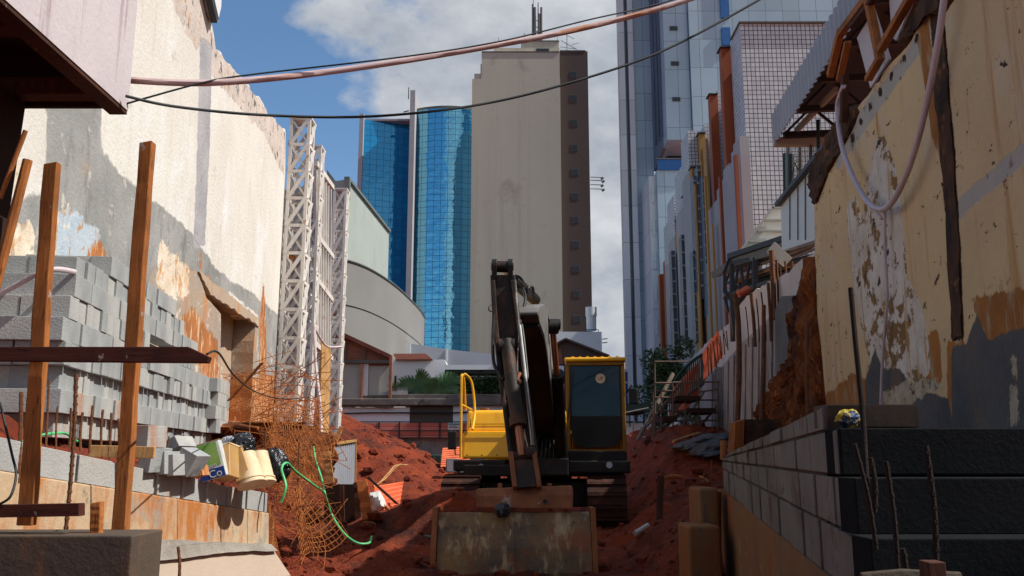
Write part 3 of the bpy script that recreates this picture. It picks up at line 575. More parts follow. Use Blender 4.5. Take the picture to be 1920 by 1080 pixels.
def patch(parent, P, pts, mt, name, off, seed, step=0.15, amp=0.05, th=None):
    pl = rough_loop(P_(P, pts, off), step, amp, seed); mb = MB(); mb.prism(pl, -nrm_(P) * (th or min(off, 0.03) * 0.8)); return mb.build(name, mt, parent)
mb = MB(); bk = P_(WLp, [(360, 480), (500, 480), (500, 800), (360, 800)], -0.43); mb.prism(bk, -nrm_(WLp) * 0.1); mb.build('niche_back', M['render_brown'], lw)
patch(lw, WLp, [(414, 640), (432, 652), (430, 716), (414, 716)], M['cream'], 'paint_patch', -0.40, 13, 0.1, 0.02, 0.02)
mb = MB()
g = P_(WLp, [(370, 508), (480, 596), (484, 612), (426, 574), (392, 552)], 0.03); mb.prism(rough_loop(g, .1, .03, 4), -nrm_(WLp) * 0.06); mb.build('broken_lintel', M['render_brown'], lw)
# gutter / flashing at the very top left
mb = MB(); mb.prism(P_(WLp, [(372, -60), (404, -60), (401, 12), (394, 42), (386, 20)], 0.12), -nrm_(WLp) * 0.3)
tag(mb.build('roof_flashing', M['white_panel']), 'torn white sheet flashing above the end of the tall cream wall', 'flashing')
mb = MB(); mb.beam(PL(368, -60, WLp) + nrm_(WLp) * .1, PL(391, 38, WLp) + nrm_(WLp) * .1, 0.10, 0.14)
tag(mb.build('gutter', M['dark_steel']), 'dark sloping gutter beside the white flashing at the top left', 'gutter')

# =====================================================================  LATTICE COLUMNS AND WHITE GATE FRAME
XC = -5.05
def lattice(px, ytop, ybot, Yc, wdt, label, rust=True):
    c = FY(px, 600, Yc); zt = FY(px, ytop, Yc).z; zb = FY(px, ybot, Yc).z
    t = thing('lattice_column', label, 'column', (c.x, Yc, zb), 0, 'white lattice steel columns by the cream wall')
    h = zt - zb; a = wdt / 2; mb = MB()
    for sx in (-1, 1):
        for sy in (-1, 1): mb.beam((sx * a, sy * a, 0), (sx * a, sy * a, h), 0.07, 0.07, (0, 1, 0))
    mb.build('corner_angles', M['white_steel'], t, local=True)
    n = max(4, int(round(h / 0.66))); st_ = h / n; mb = MB(); mb2 = MB()
    for k in range(n + 1):
        z = k * st_
        for f in (-1, 1):
            mb.beam((-a, f * a * 1.07, z), (a, f * a * 1.07, z), 0.02, 0.075, (0, 0, 1)); mb.beam((f * a * 1.07, -a, z), (f * a * 1.07, a, z), 0.02, 0.075, (0, 0, 1))
    for k in range(n):
        z0, z1 = k * st_, (k + 1) * st_
        for f in (-1, 1):
            mb2.beam((-a, f * a * 1.15, z0), (a, f * a * 1.15, z1), 0.02, 0.085, (0, 1, 0) if False else (1, 0, 0)); mb2.beam((a, f * a * 1.02, z0 + .02), (-a, f * a * 1.02, z1 - .02), 0.02, 0.045, (1, 0, 0))
            mb2.beam((f * a * 1.15, -a, z0), (f * a * 1.15, a, z1), 0.085, 0.02, (0, 1, 0)); mb2.beam((f * a * 1.02, a, z0 + .02), (f * a * 1.02, -a, z1 - .02), 0.045, 0.02, (0, 1, 0))
    mb.build('battens', M['white_steel'], t, local=True); mb2.build('diagonal_lacing', M['white_steel'], t, local=True)
    mb = MB(); mb.box((0, 0, h + 0.01), (wdt * 1.25, wdt * 1.25, 0.04)); mb.build('cap_plate', M['white_steel'], t, local=True)
    return t
lattice(550, 228, 800, 20.0, 0.42, 'tallest rust-streaked white lattice column, nearest and against the wall end')
lattice(577, 279, 810, 21.9, 0.34, 'middle white lattice column just behind the tallest one')
lattice(631, 358, 850, 25.0, 0.33, 'shortest white lattice column, farthest right of the gate frame')
gf = thing('gate_frame', 'white steel frame with sheet panel and vertical slats between lattice columns', 'gate frame', (XC, 23.5, 2))
GP = (XC, 0.0)
def gp(px, py, off=0): return PL(px, py, GP) + Vector((off, 0, 0))
mb = MB(); mb.prism([gp(590, 306), gp(612, 338), gp(612, 470), gp(590, 440)], (-.05, 0, 0)); mb.build('sheet_panel', M['white_panel'], gf)
for a, b in (((590, 306), (622, 352)), ((590, 440), (622, 482)), ((588, 520), (620, 562)), ((588, 645), (620, 672))): mb = MB(); mb.beam(gp(*a, .03), gp(*b, .03), 0.09, 0.13, (0, 0, 1)); mb.build('rail', M['white_steel'], gf)
mb = MB(); 
for k in range(7):
    px = 590 + k * 4.6; mb.beam(gp(px, 318 + k * 6, .02), gp(px - 2, 650 + k * 4, .02), 0.05, 0.075, (1, 0, 0))
mb.build('slats', M['white_steel'], gf)
mb = MB(); mb.prism([gp(589, 440, -.1), gp(620, 482, -.1), gp(616, 672, -.1), gp(587, 650, -.1)], (-.04, 0, 0)); mb.build('backing_sheet', M['white_panel'], gf)
# timber board below the gate frame
mb = MB(); mb.prism([gp(597, 640, .1), gp(614, 650, .1), (gp(609, 838, .1)), gp(590, 838, .1)], (-.06, 0, 0)); tag(mb.build('timber_board', M['timber_pale']), 'tall pale brown board standing under the white gate frame', 'board')
mb = MB(); mb.beam(FY(640, 800, 24.2), FY(617, 858, 24.2), 0.10, 0.10); tag(mb.build('timber_prop', M['timber_pale']), 'short slanting timber prop at the foot of the shortest lattice column', 'timber')
# corrugated sheet, bent
def corr_sheet(corners, n, amp, mt, name, parent=None, wave=None):
    a, b, c, d = [Vector(x) for x in corners]   # a-b top edge, d-c bottom edge
    nn = (b - a).cross(d - a).normalized(); mb = MB(); K = n * 4
    pr = []
    for i in range(K + 1):
        t = i / K; ph = (i % 4); o = (0, 1, 1, 0)[ph] * amp
        pr.append((a.lerp(b, t) + nn * o, d.lerp(c, t) + nn * o))
    for side in (0, 1):
        base = len(mb.v)
        for p, q in pr: mb.v += [tuple(p + nn * 0.004 * side), tuple(q + nn * 0.004 * side)]
        for i in range(K): mb.f.append((base + 2 * i, base + 2 * i + 2, base + 2 * i + 3, base + 2 * i + 1))
    return mb.build(name, mt, parent, fixn=False)
t = thing('corrugated_hoarding', 'upright corrugated grey sheet beside the red earth heap', 'metal sheet', FY(635, 912, 19.3))
corr_sheet([FY(604, 838, 18.6), FY(666, 828, 20.2), FY(664, 912, 20.2), FY(606, 914, 18.6)], 15, 0.03, M['zinc'], 'sheet', t)
mb = MB(); mb.beam(FY(603, 836, 18.55), FY(667, 826, 20.2), 0.06, 0.05); mb.beam(FY(667, 826, 20.25), FY(665, 912, 20.25), 0.05, 0.05); mb.build('edge_frame', M['can_tan'], t)

# =====================================================================  LEFT PARAPET
pw = thing('retaining_wall', 'low block-topped retaining wall stained with rust on the left side of the trench', 'wall', PL(300, 1000, PAR))
def ln(a, b, x): return a[1] + (b[1] - a[1]) * (x - a[0]) / (b[0] - a[0])
mb = MB(); mbs = MB(); nP = nrm_(PAR)
def px_at(P, Y): return 960 + FPX * 0 + 0 * Y
def plane_pt(P, Y, z): return Vector((P[0] + P[1] * Y, Y, z))
T0, T1 = PL(74, 837, PAR), PL(502, 926, PAR); B0, B1 = PL(70, 893, PAR), PL(502, 961, PAR)
def zline(A, B, Y): return A.z + (B.z - A.z) * (Y - A.y) / (B.y - A.y)
Y = 4.6; k = 0; yend = T1.y
mort = MB()
while Y < yend - 0.05:
    wd = 0.195 if Y > 6.3 else 0.39
    y2 = min(Y + wd, yend); jit = 0.006 * math.sin(k * 7.1)
    a = 0.008
    lo0, lo1 = zline(B0, B1, Y + a), zline(B0, B1, y2 - a); hi0, hi1 = zline(T0, T1, Y + a) + jit, zline(T0, T1, y2 - a) + jit
    bl = [plane_pt(PAR, Y + a, lo0), plane_pt(PAR, y2 - a, lo1), plane_pt(PAR, y2 - a, lo1) - nP * .2, plane_pt(PAR, Y + a, lo0) - nP * .2,
          plane_pt(PAR, Y + a, hi0), plane_pt(PAR, y2 - a, hi1), plane_pt(PAR, y2 - a, hi1) - nP * .2, plane_pt(PAR, Y + a, hi0) - nP * .2]
    bl = [p + nP * (0.01 * math.sin(k * 3.3)) for p in bl]
    (mbs if (5.9 < Y < 7.3 and k % 2 == 0) or k % 7 == 0 else mb).hexa(bl); Y = y2; k += 1
mb.build('block_course', M['block2'], pw, bevel=0.004); mbs.build('stained_blocks', M['block_soiled'], pw, bevel=0.004)
mort.hexa([plane_pt(PAR, 4.6, zline(B0, B1, 4.6)) - nP * .03, plane_pt(PAR, yend - .01, B1.z) - nP * .03, plane_pt(PAR, yend - .01, B1.z) - nP * .19, plane_pt(PAR, 4.6, zline(B0, B1, 4.6)) - nP * .19,
           plane_pt(PAR, 4.6, zline(T0, T1, 4.6) - .015) - nP * .03, plane_pt(PAR, yend - .01, T1.z - .015) - nP * .03, plane_pt(PAR, yend - .01, T1.z - .015) - nP * .19, plane_pt(PAR, 4.6, zline(T0, T1, 4.6) - .015) - nP * .19])
mort.build('mortar_bed', M['mortar'], pw)
def stripw(P, top, bot, offt, offb, th, mt, name, parent, n=1):
    """wall strip between two image lines on plane P: top/bot = (ptA, ptB); leaning by offsets"""
    nn = nrm_(P); a, b = PL(*top[0], P) + nn * offt, PL(*top[1], P) + nn * offt; d, c = PL(*bot[0], P) + nn * offb, PL(*bot[1], P) + nn * offb
    mb = MB(); mb.hexa([d, c, c - nn * th, d - nn * th, a, b, b - nn * th, a - nn * th]); return mb.build(name, mt, parent, bevel=0.01)
j = [(-60, None), (168, None), (330, None), (412, None), (462, None), (503, None)]
for i in range(5):
    x0, x1 = j[i][0] + 0.6, j[i + 1][0] - 0.6
    stripw(PAR, ((x0, ln((70, 894), (502, 962), x0)), (x1, ln((70, 894), (502, 962), x1))), ((x0, ln((0, 1000), (500, 1024), x0)), (x1, ln((0, 1000), (500, 1024), x1))), 0.004 * (i % 2) + .012, 0.004 * (i % 2) + .012, 0.22, M['rust_conc'], 'cast_panel', pw)
nn = nP
led = rough_loop([PL(230, 1008, PAR) + nn * .05, PL(500, 1020, PAR) + nn * .05, PL(500, 1032, PAR) + nn * .12, PL(430, 1034, PAR) + nn * .12, PL(250, 1052, PAR) + nn * .12], 0.12, 0.012, 3)
mb = MB(); mb.prism(led, -nn * 0.16); mb.build('mortar_ledge', M['ledge'], pw)
mb = MB(); a, b = PL(140, 1040, PAR) + nn * .07, PL(500, 1028, PAR) + nn * .07; c, d = PL(530, 1110, PAR) + nn * .22, PL(140, 1180, PAR) + nn * .22
mb.hexa([d, c, c - nn * .5, d - nn * .5, a, b, b - nn * .5, a - nn * .5]); mb.build('sloping_footing', M['pale_conc'], pw, bevel=0.015)
# end of the wall: broken edge
mb = MB(); e = [PL(502, 930, PAR), PL(516, 962, PAR), PL(522, 1000, PAR), PL(534, 1060, PAR), PL(540, 1130, PAR), PL(502, 1130, PAR)]
mb.prism(rough_loop([p - nn * .03 for p in e], 0.07, 0.02, 9), -nn * 0.3); mb.build('broken_end', M['bank'], pw)

# =====================================================================  STACK OF CONCRETE BLOCKS
dA = Vector((STK[1], 1, 0)).normalized(); nS = nrm_(STK)
blk_proto = {}
def cinder(kind, dims, mt):
    key = (kind, mt)
    if key not in blk_proto:
        mb = MB(); l, d_, h = dims
        mb.box((0, 0, h / 2), (d_, l, h)); 
        me = mb.build('concrete_block', M[mt], bevel=0.004, local=True); blk_proto[key] = me; return me, True
    return blk_proto[key], False
nblk = 0
def put_block(Y, k, lat, l, d_, mt, rz=0.0, z0=1.42):
    """Y distance along the stack, k course number, lat lateral set-back of its outer face"""
    global nblk
    o, first = cinder('%.2f_%.2f' % (l, d_), (l - 0.006, d_ - 0.004, 0.188), mt)
    if not first:
        o = o.copy(); C.objects.link(o)
    p = Vector((STK[0] + STK[1] * Y, Y, 0)) + dA * (l / 2) - nS * (lat + d_ / 2)
    o.location = (p.x, p.y, z0 + 0.19 * k); o.rotation_euler = (0, 0, math.atan2(dA.y, dA.x) - R(90) + rz)
    return o
rb = random.Random(4)
ORD = ['first', 'second', 'third', 'fourth', 'fifth', 'sixth', 'seventh', 'eighth', 'ninth', 'tenth', 'eleventh', 'twelfth', 'thirteenth', 'fourteenth', 'fifteenth', 'sixteenth', 'seventeenth', 'eighteenth', 'nineteenth', 'twentieth', 'twenty-first', 'twenty-second', 'twenty-third', 'twenty-fourth', 'twenty-fifth', 'twenty-sixth', 'twenty-seventh', 'twenty-eighth', 'twenty-ninth', 'thirtieth', 'thirty-first', 'thirty-second', 'thirty-third', 'thirty-fourth', 'thirty-fifth', 'thirty-sixth']
TOPN = {8: 'topmost', 7: 'second highest', 6: 'third highest', 5: 'fourth highest', 4: 'fifth highest', 3: 'fourth lowest', 2: 'third lowest', 1: 'second lowest', 0: 'lowest'}
def lab_block(o, txt): tag(o, txt, 'concrete block', 'concrete blocks stacked along the left')
courses = [ # k, Y start, Y end, kind
 (0, 7.1, 13.4, 'e'), (1, 7.0, 13.4, 's'), (2, 7.1, 13.5, 'e'), (3, 7.0, 13.5, 'e'), (4, 6.95, 13.1, 's'), (5, 7.05, 11.3, 'e'), (6, 7.1, 11.3, 's'), (7, 7.3, 10.9, 'e'), (8, 8.1, 10.3, 's')]
for k, y0, y1, kd in courses:
    Y = y0; i = 0; cnt = 0
    while Y < y1:
        if kd == 's' and not (rb.random() < 0.12): l = 0.395
        else: l = rb.choice([0.195, 0.195, 0.145, 0.195])
        if kd == 'e' and rb.random() < 0.10: l = 0.395
        lat = rb.uniform(-0.012, 0.02) + (0.05 if k in (0, 2) else 0) + (0.0 if k < 7 else 0.06)
        if k == 5 and 9.2 < Y < 10.3: lat += 0.22       # a gap under the upper courses
        if k == 4 and Y > 11.2: lat += 0.0
        mt = rb.choice(['block', 'block', 'block2'])
        if k <= 1 and Y < 9 and rb.random() < .6: mt = 'block_soiled'
        o = put_block(Y, k, lat, l, 0.39 if kd == 'e' else 0.195, mt, rb.uniform(-.02, .02))
        lab_block(o, 'grey block %s, %s from near end of %s course' % ('laid lengthwise' if l > 0.3 else 'set end out', ORD[cnt], TOPN[k]))
        Y += l + rb.choice([0.002, 0.004, 0.012]); cnt += 1
    # blocks showing at the near end
    for q in range(2):
        o = put_block(y0 + (0.0 if q else 0.01), k, 0.40 + q * 0.40 if kd == 'e' else 0.20 + q * 0.40, 0.195, 0.39, rb.choice(['block', 'block2']), 0)
        lab_block(o, 'grey block in near face of the stack, %s course, %s' % (TOPN[k], 'nearer the wall' if q else 'nearer the corner'))
# lone tall row at the far end, set forward
for k in (1, 2, 3, 4):
    for i in range(4):
        o = put_block(12.35 + i * 0.2 + (k % 2) * .1, k, -0.10, 0.195, 0.39, rb.choice(['block', 'block2']), 0)
        lab_block(o, 'grey block in the jutting far pier, %s course, %s from its near edge' % (TOPN[k], ORD[i]))
# =====================================================================  THINGS LYING ON THE PARAPET
def tilted(c, rx, ry, rz):
    return Matrix.Translation(Vector(c)) @ Matrix.Rotation(rz, 4, 'Z') @ Matrix.Rotation(ry, 4, 'Y') @ Matrix.Rotation(rx, 4, 'X')
def setm(o, m): o.matrix_basis = m
def boxob(name, px, py, Y, dims, mt, ry=0, rx=0, rz=0, lab=None, cat=None, grp=None, bevel=0.004):
    mb = MB(); mb.box((0, 0, 0), dims); o = mb.build(name, M[mt], local=True, bevel=bevel); setm(o, tilted(FY(px, py, Y), R(rx), R(ry), R(rz)))
    if lab: tag(o, lab, cat, grp)
    return o
g = 'loose concrete blocks on the left parapet'
boxob('concrete_block', 274, 819, 7.0, (0.19, 0.30, 0.17), 'block_soiled', 0, 0, -6, 'soil-stained concrete block lying above the pale plank by the second post', 'concrete block', g)
boxob('concrete_block', 291, 862, 7.1, (0.10, 0.30, 0.19), 'block', 6, 0, -8, 'thin concrete block on edge at the right end of the pale plank', 'concrete block', g)
boxob('concrete_block', 318, 868, 7.25, (0.08, 0.3, 0.18), 'block', -4, 0, -8, 'narrow upright concrete block between the plank and the tilted block', 'concrete block', g)
boxob('concrete_block', 336, 872, 7.3, (0.06, 0.3, 0.17), 'block2', -6, 0, -8, 'pale narrow upright concrete block beside the tilted block', 'concrete block', g)
boxob('concrete_block', 358, 866, 7.45, (0.16, 0.24, 0.19), 'block', 27, 0, -8, 'concrete block tilted over towards the green paint tin', 'concrete block', g)
boxob('concrete_block', 330, 838, 7.6, (0.20, 0.3, 0.10), 'block2', -30, 0, -8, 'slanting concrete slab piece behind the narrow upright blocks', 'concrete block', g)
boxob('plank', 229, 847, 6.6, (0.47, 0.04, 0.085), 'timber_pale', 1.5, 0, 4, 'pale yellow plank laid on the red soil across the second timber post', 'plank')
boxob('brick', 374, 884, 7.6, (0.10, 0.18, 0.09), 'orange_stain', -15, 0, 0, 'orange brick lying under the green paint tin', 'brick')
boxob('brick', 356, 888, 7.6, (0.06, 0.12, 0.06), 'fin_yellow', -10, 0, 0, 'small yellow brick scrap under the tilted block', 'brick')
# paint tin with green picture label and blue band reading "Co"
t = thing('paint_tin', 'rectangular paint tin with green and blue label leaning on the parapet', 'tin'); setm(t, tilted(FY(397, 864, 7.9), 0, R(-17), R(10)))
def add(mbf, name, mt, parent, **k): mb = MB(); mbf(mb); return mb.build(name, M[mt], parent, local=True, **k)
add(lambda m: m.box((0, 0, 0), (0.22, 0.20, 0.32)), 'tin_body', 'can_white', t, bevel=0.01)
add(lambda m: m.box((-0.012, -0.1025, 0.05), (0.19, 0.004, 0.20)), 'green_label', 'can_green', t)
add(lambda m: m.box((-0.005, -0.1025, -0.115), (0.21, 0.004, 0.085)), 'blue_label', 'can_blue', t)
add(lambda m: m.box((0, 0, 0.162), (0.225, 0.205, 0.006)), 'rim', 'can_tan', t)
def text_obj(txt, size, mt, parent=None, m=None, name='lettering', ext=0.001):
    cu = bpy.data.curves.new('t', 'FONT'); cu.body = txt; cu.size = size; cu.extrude = ext; cu.align_x = 'CENTER'; cu.align_y = 'CENTER'
    o = bpy.data.objects.new('t', cu); C.objects.link(o); dg = bpy.context.evaluated_depsgraph_get()
    me = bpy.data.meshes.new_from_object(o.evaluated_get(dg)); bpy.data.objects.remove(o)
    n = bpy.data.objects.new(name, me); C.objects.link(n); me.materials.clear(); me.materials.append(M[mt])
    if parent is not None: n.parent = parent
    if m is not None: n.matrix_basis = m
    return n
text_obj('Co', 0.09, 'paper', t, Matrix.Translation((0.02, -0.107, -0.12)) @ Matrix.Rotation(R(90), 4, 'X'))
text_obj('coco', 0.05, 'paper', t, Matrix.Translation((0.0, -0.107, -0.045)) @ Matrix.Rotation(R(90), 4, 'X'))
for i, (px, py, Y, ry, w_, lab) in enumerate(((424, 868, 8.05, 24, 0.17, 'rusty yellow square tin tilted between the green tin and the cream buckets, left one'), (449, 873, 8.2, 22, 0.14, 'rusty yellow square tin tilted against the cream buckets, right one'))):
    t = thing('square_tin', lab, 'tin', group='old tins and buckets on the parapet'); setm(t, tilted(FY(px, py, Y), R(-12), R(-14 - 7 * i), R(14 if i else -16)))
    add(lambda m: m.box((0, 0, 0), (w_, 0.15, 0.30)), 'tin_body', 'can_tan', t, bevel=0.008)
    add(lambda m: m.box((0, 0, 0.15), (w_ + .01, 0.16, 0.012)), 'rim', 'bucket_cream', t)
for i, (px, py, Y, ry, lab) in enumerate(((466, 878, 8.25, -20, 'dirty cream plastic bucket turned upside down beside the square tins'), (487, 876, 8.5, -14, 'dirty cream plastic bucket turned upside down, last on the parapet'))):
    t = thing('plastic_bucket', lab, 'bucket', group='old tins and buckets on the parapet'); setm(t, tilted(FY(px, py, Y), R(-14), R(ry), 0))
    mb = MB(); mb.tube([(0, 0, -0.16), (0, 0, 0.14)], [0.125, 0.09], 24); mb.build('bucket_body', M['bucket_cream'], t, local=True, smooth=True)
    mb = MB(); mb.tube([(0, 0, -0.165), (0, 0, -0.145)], 0.134, 24); mb.tube([(0, 0, -0.125), (0, 0, -0.112)], 0.130, 24); mb.build('rim', M['bucket_cream'], t, local=True, smooth=True)
def bag(px, py, Y, sx, sy, sz, mt, lab, cat='bag', seed=0, ry=0, name='plastic_bag'):
    mb = MB(); bm = bmesh.new(); bmesh.ops.create_icosphere(bm, subdivisions=4, radius=1)
    for v in bm.verts:
        p = v.co.copy(); k = 1 + 0.22 * noise.noise(p * 1.8 + Vector((seed * 3, 0, 0))) + 0.16 * abs(noise.noise(p * 4 + Vector((seed, 2, 0)))) - 0.22 * abs(noise.noise(p * 5 + Vector((seed, seed, 0)))) - 0.10 * abs(noise.noise(p * 11))
        top_ = max(0, p.z); k *= 1 - 0.35 * top_ ** 2
        v.co = Vector((p.x * sx * k, p.y * sy * k, (p.z * sz * (1 + 0.25 * top_)) * k))
    vs = [tuple(v.co) for v in bm.verts]; fs = [tuple(v.index for v in f.verts) for f in bm.faces]; bm.free()
    mb.add(vs, fs); o = mb.build(name, M[mt], local=True, smooth=True); setm(o, tilted(FY(px, py, Y), 0, R(ry), 0)); return tag(o, lab, cat)
bag(455, 832, 8.9, 0.13, 0.12, 0.13, 'plastic', 'shiny black plastic bag behind the cream buckets on the parapet', seed=1)
bag(429, 833, 8.9, 0.08, 0.08, 0.10, 'zinc', 'grey-blue plastic bag squeezed beside the black bag behind the tins', seed=2)
bag(521, 868, 9.3, 0.11, 0.12, 0.20, 'plastic', 'black plastic bag hanging beyond the end of the parapet by the green hose', seed=3, ry=-18)
# =====================================================================  REBARS OF THE LEFT PARAPET
def ribbed(p, q, r=0.009, mt='rebar', name='rebar', lab='rusty reinforcing bar sticking up along the left block parapet', grp='reinforcing bars along the left parapet', bend=0.01):
    p = Vector(p); q = Vector(q); m = (p + q) / 2 + Vector((bend, 0, 0)); mb = MB(); mb.tube(smoothpath([p, m, q], 6), r, 6)
    n = int((q - p).length / 0.045)
    if r < 0.02:
        for i in range(n):
            c = p.lerp(q, (i + .5) / n); c = c + (m - (p + q) / 2) * (1 - (2 * (i + .5) / n - 1) ** 2); d = (q - p).normalized() * 0.006; mb.tube([c - d, c + d], r * 1.14, 6)
    return tag(mb.build(name, M[mt], smooth=False), lab, 'reinforcing bar', grp)
nbar = 0
for (xt, yt, xb, yb, Y, r) in ((40, 735, 34, 905, 5.6, .013), (92, 712, 86, 842, 6.0, .008), (108, 762, 105, 842, 6.3, .007), (133, 765, 130, 838, 6.2, .010), (155, 773, 151, 845, 6.3, .010), (174, 760, 168, 850, 6.5, .010), (193, 768, 191, 858, 6.6, .010), (209, 774, 206, 862, 6.7, .010), (222, 785, 220, 862, 6.8, .010),
        (259, 810, 258, 860, 7.0, .008), (275, 818, 273, 866, 7.1, .008), (317, 818, 313, 878, 7.4, .007), (344, 816, 342, 890, 7.6, .010), (440, 804, 439, 850, 8.9, .007), (498, 808, 495, 900, 9.2, .010), (561, 830, 560, 940, 10.5, .010)):
    ribbed(FY(xb, yb, Y), FY(xt, yt, Y), r * 0.9, bend=rb.uniform(-.01, .01), lab='rusty upright bar along the left parapet, %s from the left' % ORD[nbar]); nbar += 1
ribbed(FY(123, 998, 4.7), FY(143, 702, 4.7), 0.011, lab='long dark bar leaning in front of the parapet between the timber posts', grp=None)
ribbed(FY(334, 1100, 5.6), FY(334, 1025, 5.6), 0.009, lab='short dark bar standing at the foot of the sloping concrete', grp=None)
# =====================================================================  FOREGROUND TIMBER AND HOPPER
def post(x0, y0, x1, y1, Y, wpx, mt, lab, name='timber_post', dep=None, Y2=None):
    a, b = FY(x0, y0, Y), FY(x1, y1, Y2 or Y); w_ = wpx / FPX * Y; mb = MB(); dd = dep or w_; ns = 9; vs = []; rp = random.Random(int(x0 * 3 + y0))
    for i in range(ns + 1):
        c = b.lerp(a, i / ns) + Vector((rp.uniform(-1, 1), rp.uniform(-1, 1), 0)) * w_ * .05; h1 = w_ / 2 * rp.uniform(.93, 1.05); h2 = dd / 2 * rp.uniform(.95, 1.04)
        tz = (i == ns) * w_ * .18
        vs += [c + Vector((-h1, -h2, 0)), c + Vector((h1, -h2, tz)), c + Vector((h1, h2, tz)), c + Vector((-h1, h2, 0))]
    fs = [(4 * i + k, 4 * i + (k + 1) % 4, 4 * i + 4 + (k + 1) % 4, 4 * i + 4 + k) for i in range(ns) for k in range(4)] + [(3, 2, 1, 0), (4 * ns, 4 * ns + 1, 4 * ns + 2, 4 * ns + 3)]
    mb.add(vs, fs)
    o = mb.build(name, M[mt], bevel=0.004); return tag(o, lab, 'timber')
post(98, 310, 50, 985, 4.2, 27, 'timber', 'thick square timber post with cut top, left of the taller orange one', dep=0.05)
post(276, 271, 226, 1004, 4.4, 25, 'timber', 'tall thin orange timber post leaning in front of the block stack', dep=0.06)
post(182, 943, 182, 1002, 4.2, 18, 'timber', 'short timber stub standing on the grey panel at bottom left')
mb = MB(); a = [FY(-80, 650, 4.12), FY(352, 650, 4.12), FY(392, 669, 4.12), FY(388, 680, 4.12), FY(-80, 676, 4.12)]; mb.prism(a, (0, 0.045, 0)); tag(mb.build('timber_rail', M['timber_h'], bevel=0.003), 'dark horizontal board crossing the timber posts at mid height', 'board')
mb = MB(); a = [FY(-80, 948, 4.1), FY(148, 944, 4.1), FY(148, 968, 4.1), FY(-80, 972, 4.1)]; mb.prism(a, (0, 0.06, 0)); tag(mb.build('timber_rail', M['timber_h'], bevel=0.003), 'short dark horizontal board low at the bottom left', 'board')
c, d = fbox(-120, 244, 1004, 1120, 4.05, 0.35, 1060); mb = MB(); mb.box(c, d); tag(mb.build('shuttering_board', M['form_dark'], bevel=0.008), 'stained grey-brown form panel under the posts in the bottom left corner', 'formwork')
# hopper
hp = thing('formwork_box', 'large plywood box overhanging the top left corner with pinkish side and dark underside', 'formwork', FY(100, 208, 4.4))
e = FY(240, 208, 4.4); zb = e.z; xr = e.x; x0 = xr - 1.0
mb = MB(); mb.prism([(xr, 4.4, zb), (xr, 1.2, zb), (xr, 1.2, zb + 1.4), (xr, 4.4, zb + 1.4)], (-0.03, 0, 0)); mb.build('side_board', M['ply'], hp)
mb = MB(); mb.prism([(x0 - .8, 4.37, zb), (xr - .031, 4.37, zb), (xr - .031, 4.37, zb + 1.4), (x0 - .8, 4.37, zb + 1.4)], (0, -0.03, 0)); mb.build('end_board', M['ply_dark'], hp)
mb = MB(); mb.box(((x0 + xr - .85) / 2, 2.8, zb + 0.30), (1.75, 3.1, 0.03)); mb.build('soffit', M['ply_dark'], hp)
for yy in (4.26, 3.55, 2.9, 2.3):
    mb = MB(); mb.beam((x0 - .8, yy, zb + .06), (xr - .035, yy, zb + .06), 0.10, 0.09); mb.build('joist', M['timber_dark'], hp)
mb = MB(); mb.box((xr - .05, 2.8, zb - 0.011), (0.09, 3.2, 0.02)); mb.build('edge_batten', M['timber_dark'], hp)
c1 = FY(-30, 205, 4.3); mb = MB(); mb.hexa([Vector((c1.x - .25, 4.1, -.2)), Vector((c1.x + .10, 4.1, -.2)), Vector((c1.x + .10, 4.3, -.2)), Vector((c1.x - .25, 4.3, -.2)), Vector((c1.x - .2, 4.1, zb)), Vector((c1.x + .215, 4.1, zb)), Vector((c1.x + .215, 4.3, zb)), Vector((c1.x - .2, 4.3, zb))]); tag(mb.build('timber_post', M['ply_dark'], bevel=.004), 'very dark thick post under the plywood box at the left edge', 'timber')
for (a, b, c_, d_, r, lab) in ((48, 245, 0, 372, .011, 'thin bamboo stick slanting at the left edge under the plywood box'), (52, 300, -14, 560, .022, 'thicker brown stick slanting down at the left edge')):
    mb = MB(); mb.tube([FY(a, b, 3.9), FY(c_, d_, 3.9)], r, 8); tag(mb.build('stick', M['timber']), lab, 'stick')
# =====================================================================  PIPES AND CABLES OVER THE TRENCH
def line(name, pts, r, mt, lab, cat, n=8, sm=10):
    mb = MB(); mb.tube(smoothpath(pts, sm), r, n); return tag(mb.build(name, M[mt], smooth=True), lab, cat)
line('pipe', [FY(236, 150, 4.45), FY(400, 155, 4.6), FY(620, 134, 4.9), FY(860, 97, 5.2), FY(1060, 60, 5.5), FY(1200, 26, 5.7), FY(1300, -4, 5.8), FY(1420, -50, 5.9)], 0.020, 'hose_dirty', 'muddy pink plastic pipe strung across the top of the trench', 'pipe')
line('cable', [FY(238, 194, 4.38), FY(380, 155, 4.55), FY(470, 140, 4.7), FY(760, 106, 5.0), FY(940, 77, 5.25), FY(1100, 38, 5.5), FY(1250, 3, 5.7), FY(1400, -50, 5.8)], 0.0055, 'cable', 'thin black cable running just above the pink pipe', 'cable')
line('cable', [FY(236, 180, 4.3), FY(330, 200, 4.5), FY(500, 216, 4.8), FY(700, 218, 5.1), FY(900, 196, 5.4), FY(1080, 152, 5.6), FY(1250, 92, 5.8), FY(1430, -4, 6.0), FY(1500, -50, 6.0)], 0.0085, 'cable', 'black cable sagging below the pink pipe across the sky', 'cable')
line('hose', [FY(0, 552, 7.0), FY(40, 530, 6.9), FY(70, 514, 6.85), FY(105, 505, 6.9), FY(140, 510, 7.1)], 0.022, 'white_hose', 'pale pink hose curling over the top of the block stack', 'hose')
line('cable', [FY(388, 664, 4.2), FY(410, 662, 4.6), FY(440, 705, 6), FY(480, 735, 8), FY(530, 748, 10), FY(580, 745, 13)], 0.006, 'cable', 'thin black cable hanging from the horizontal board to the wire tangle', 'cable')
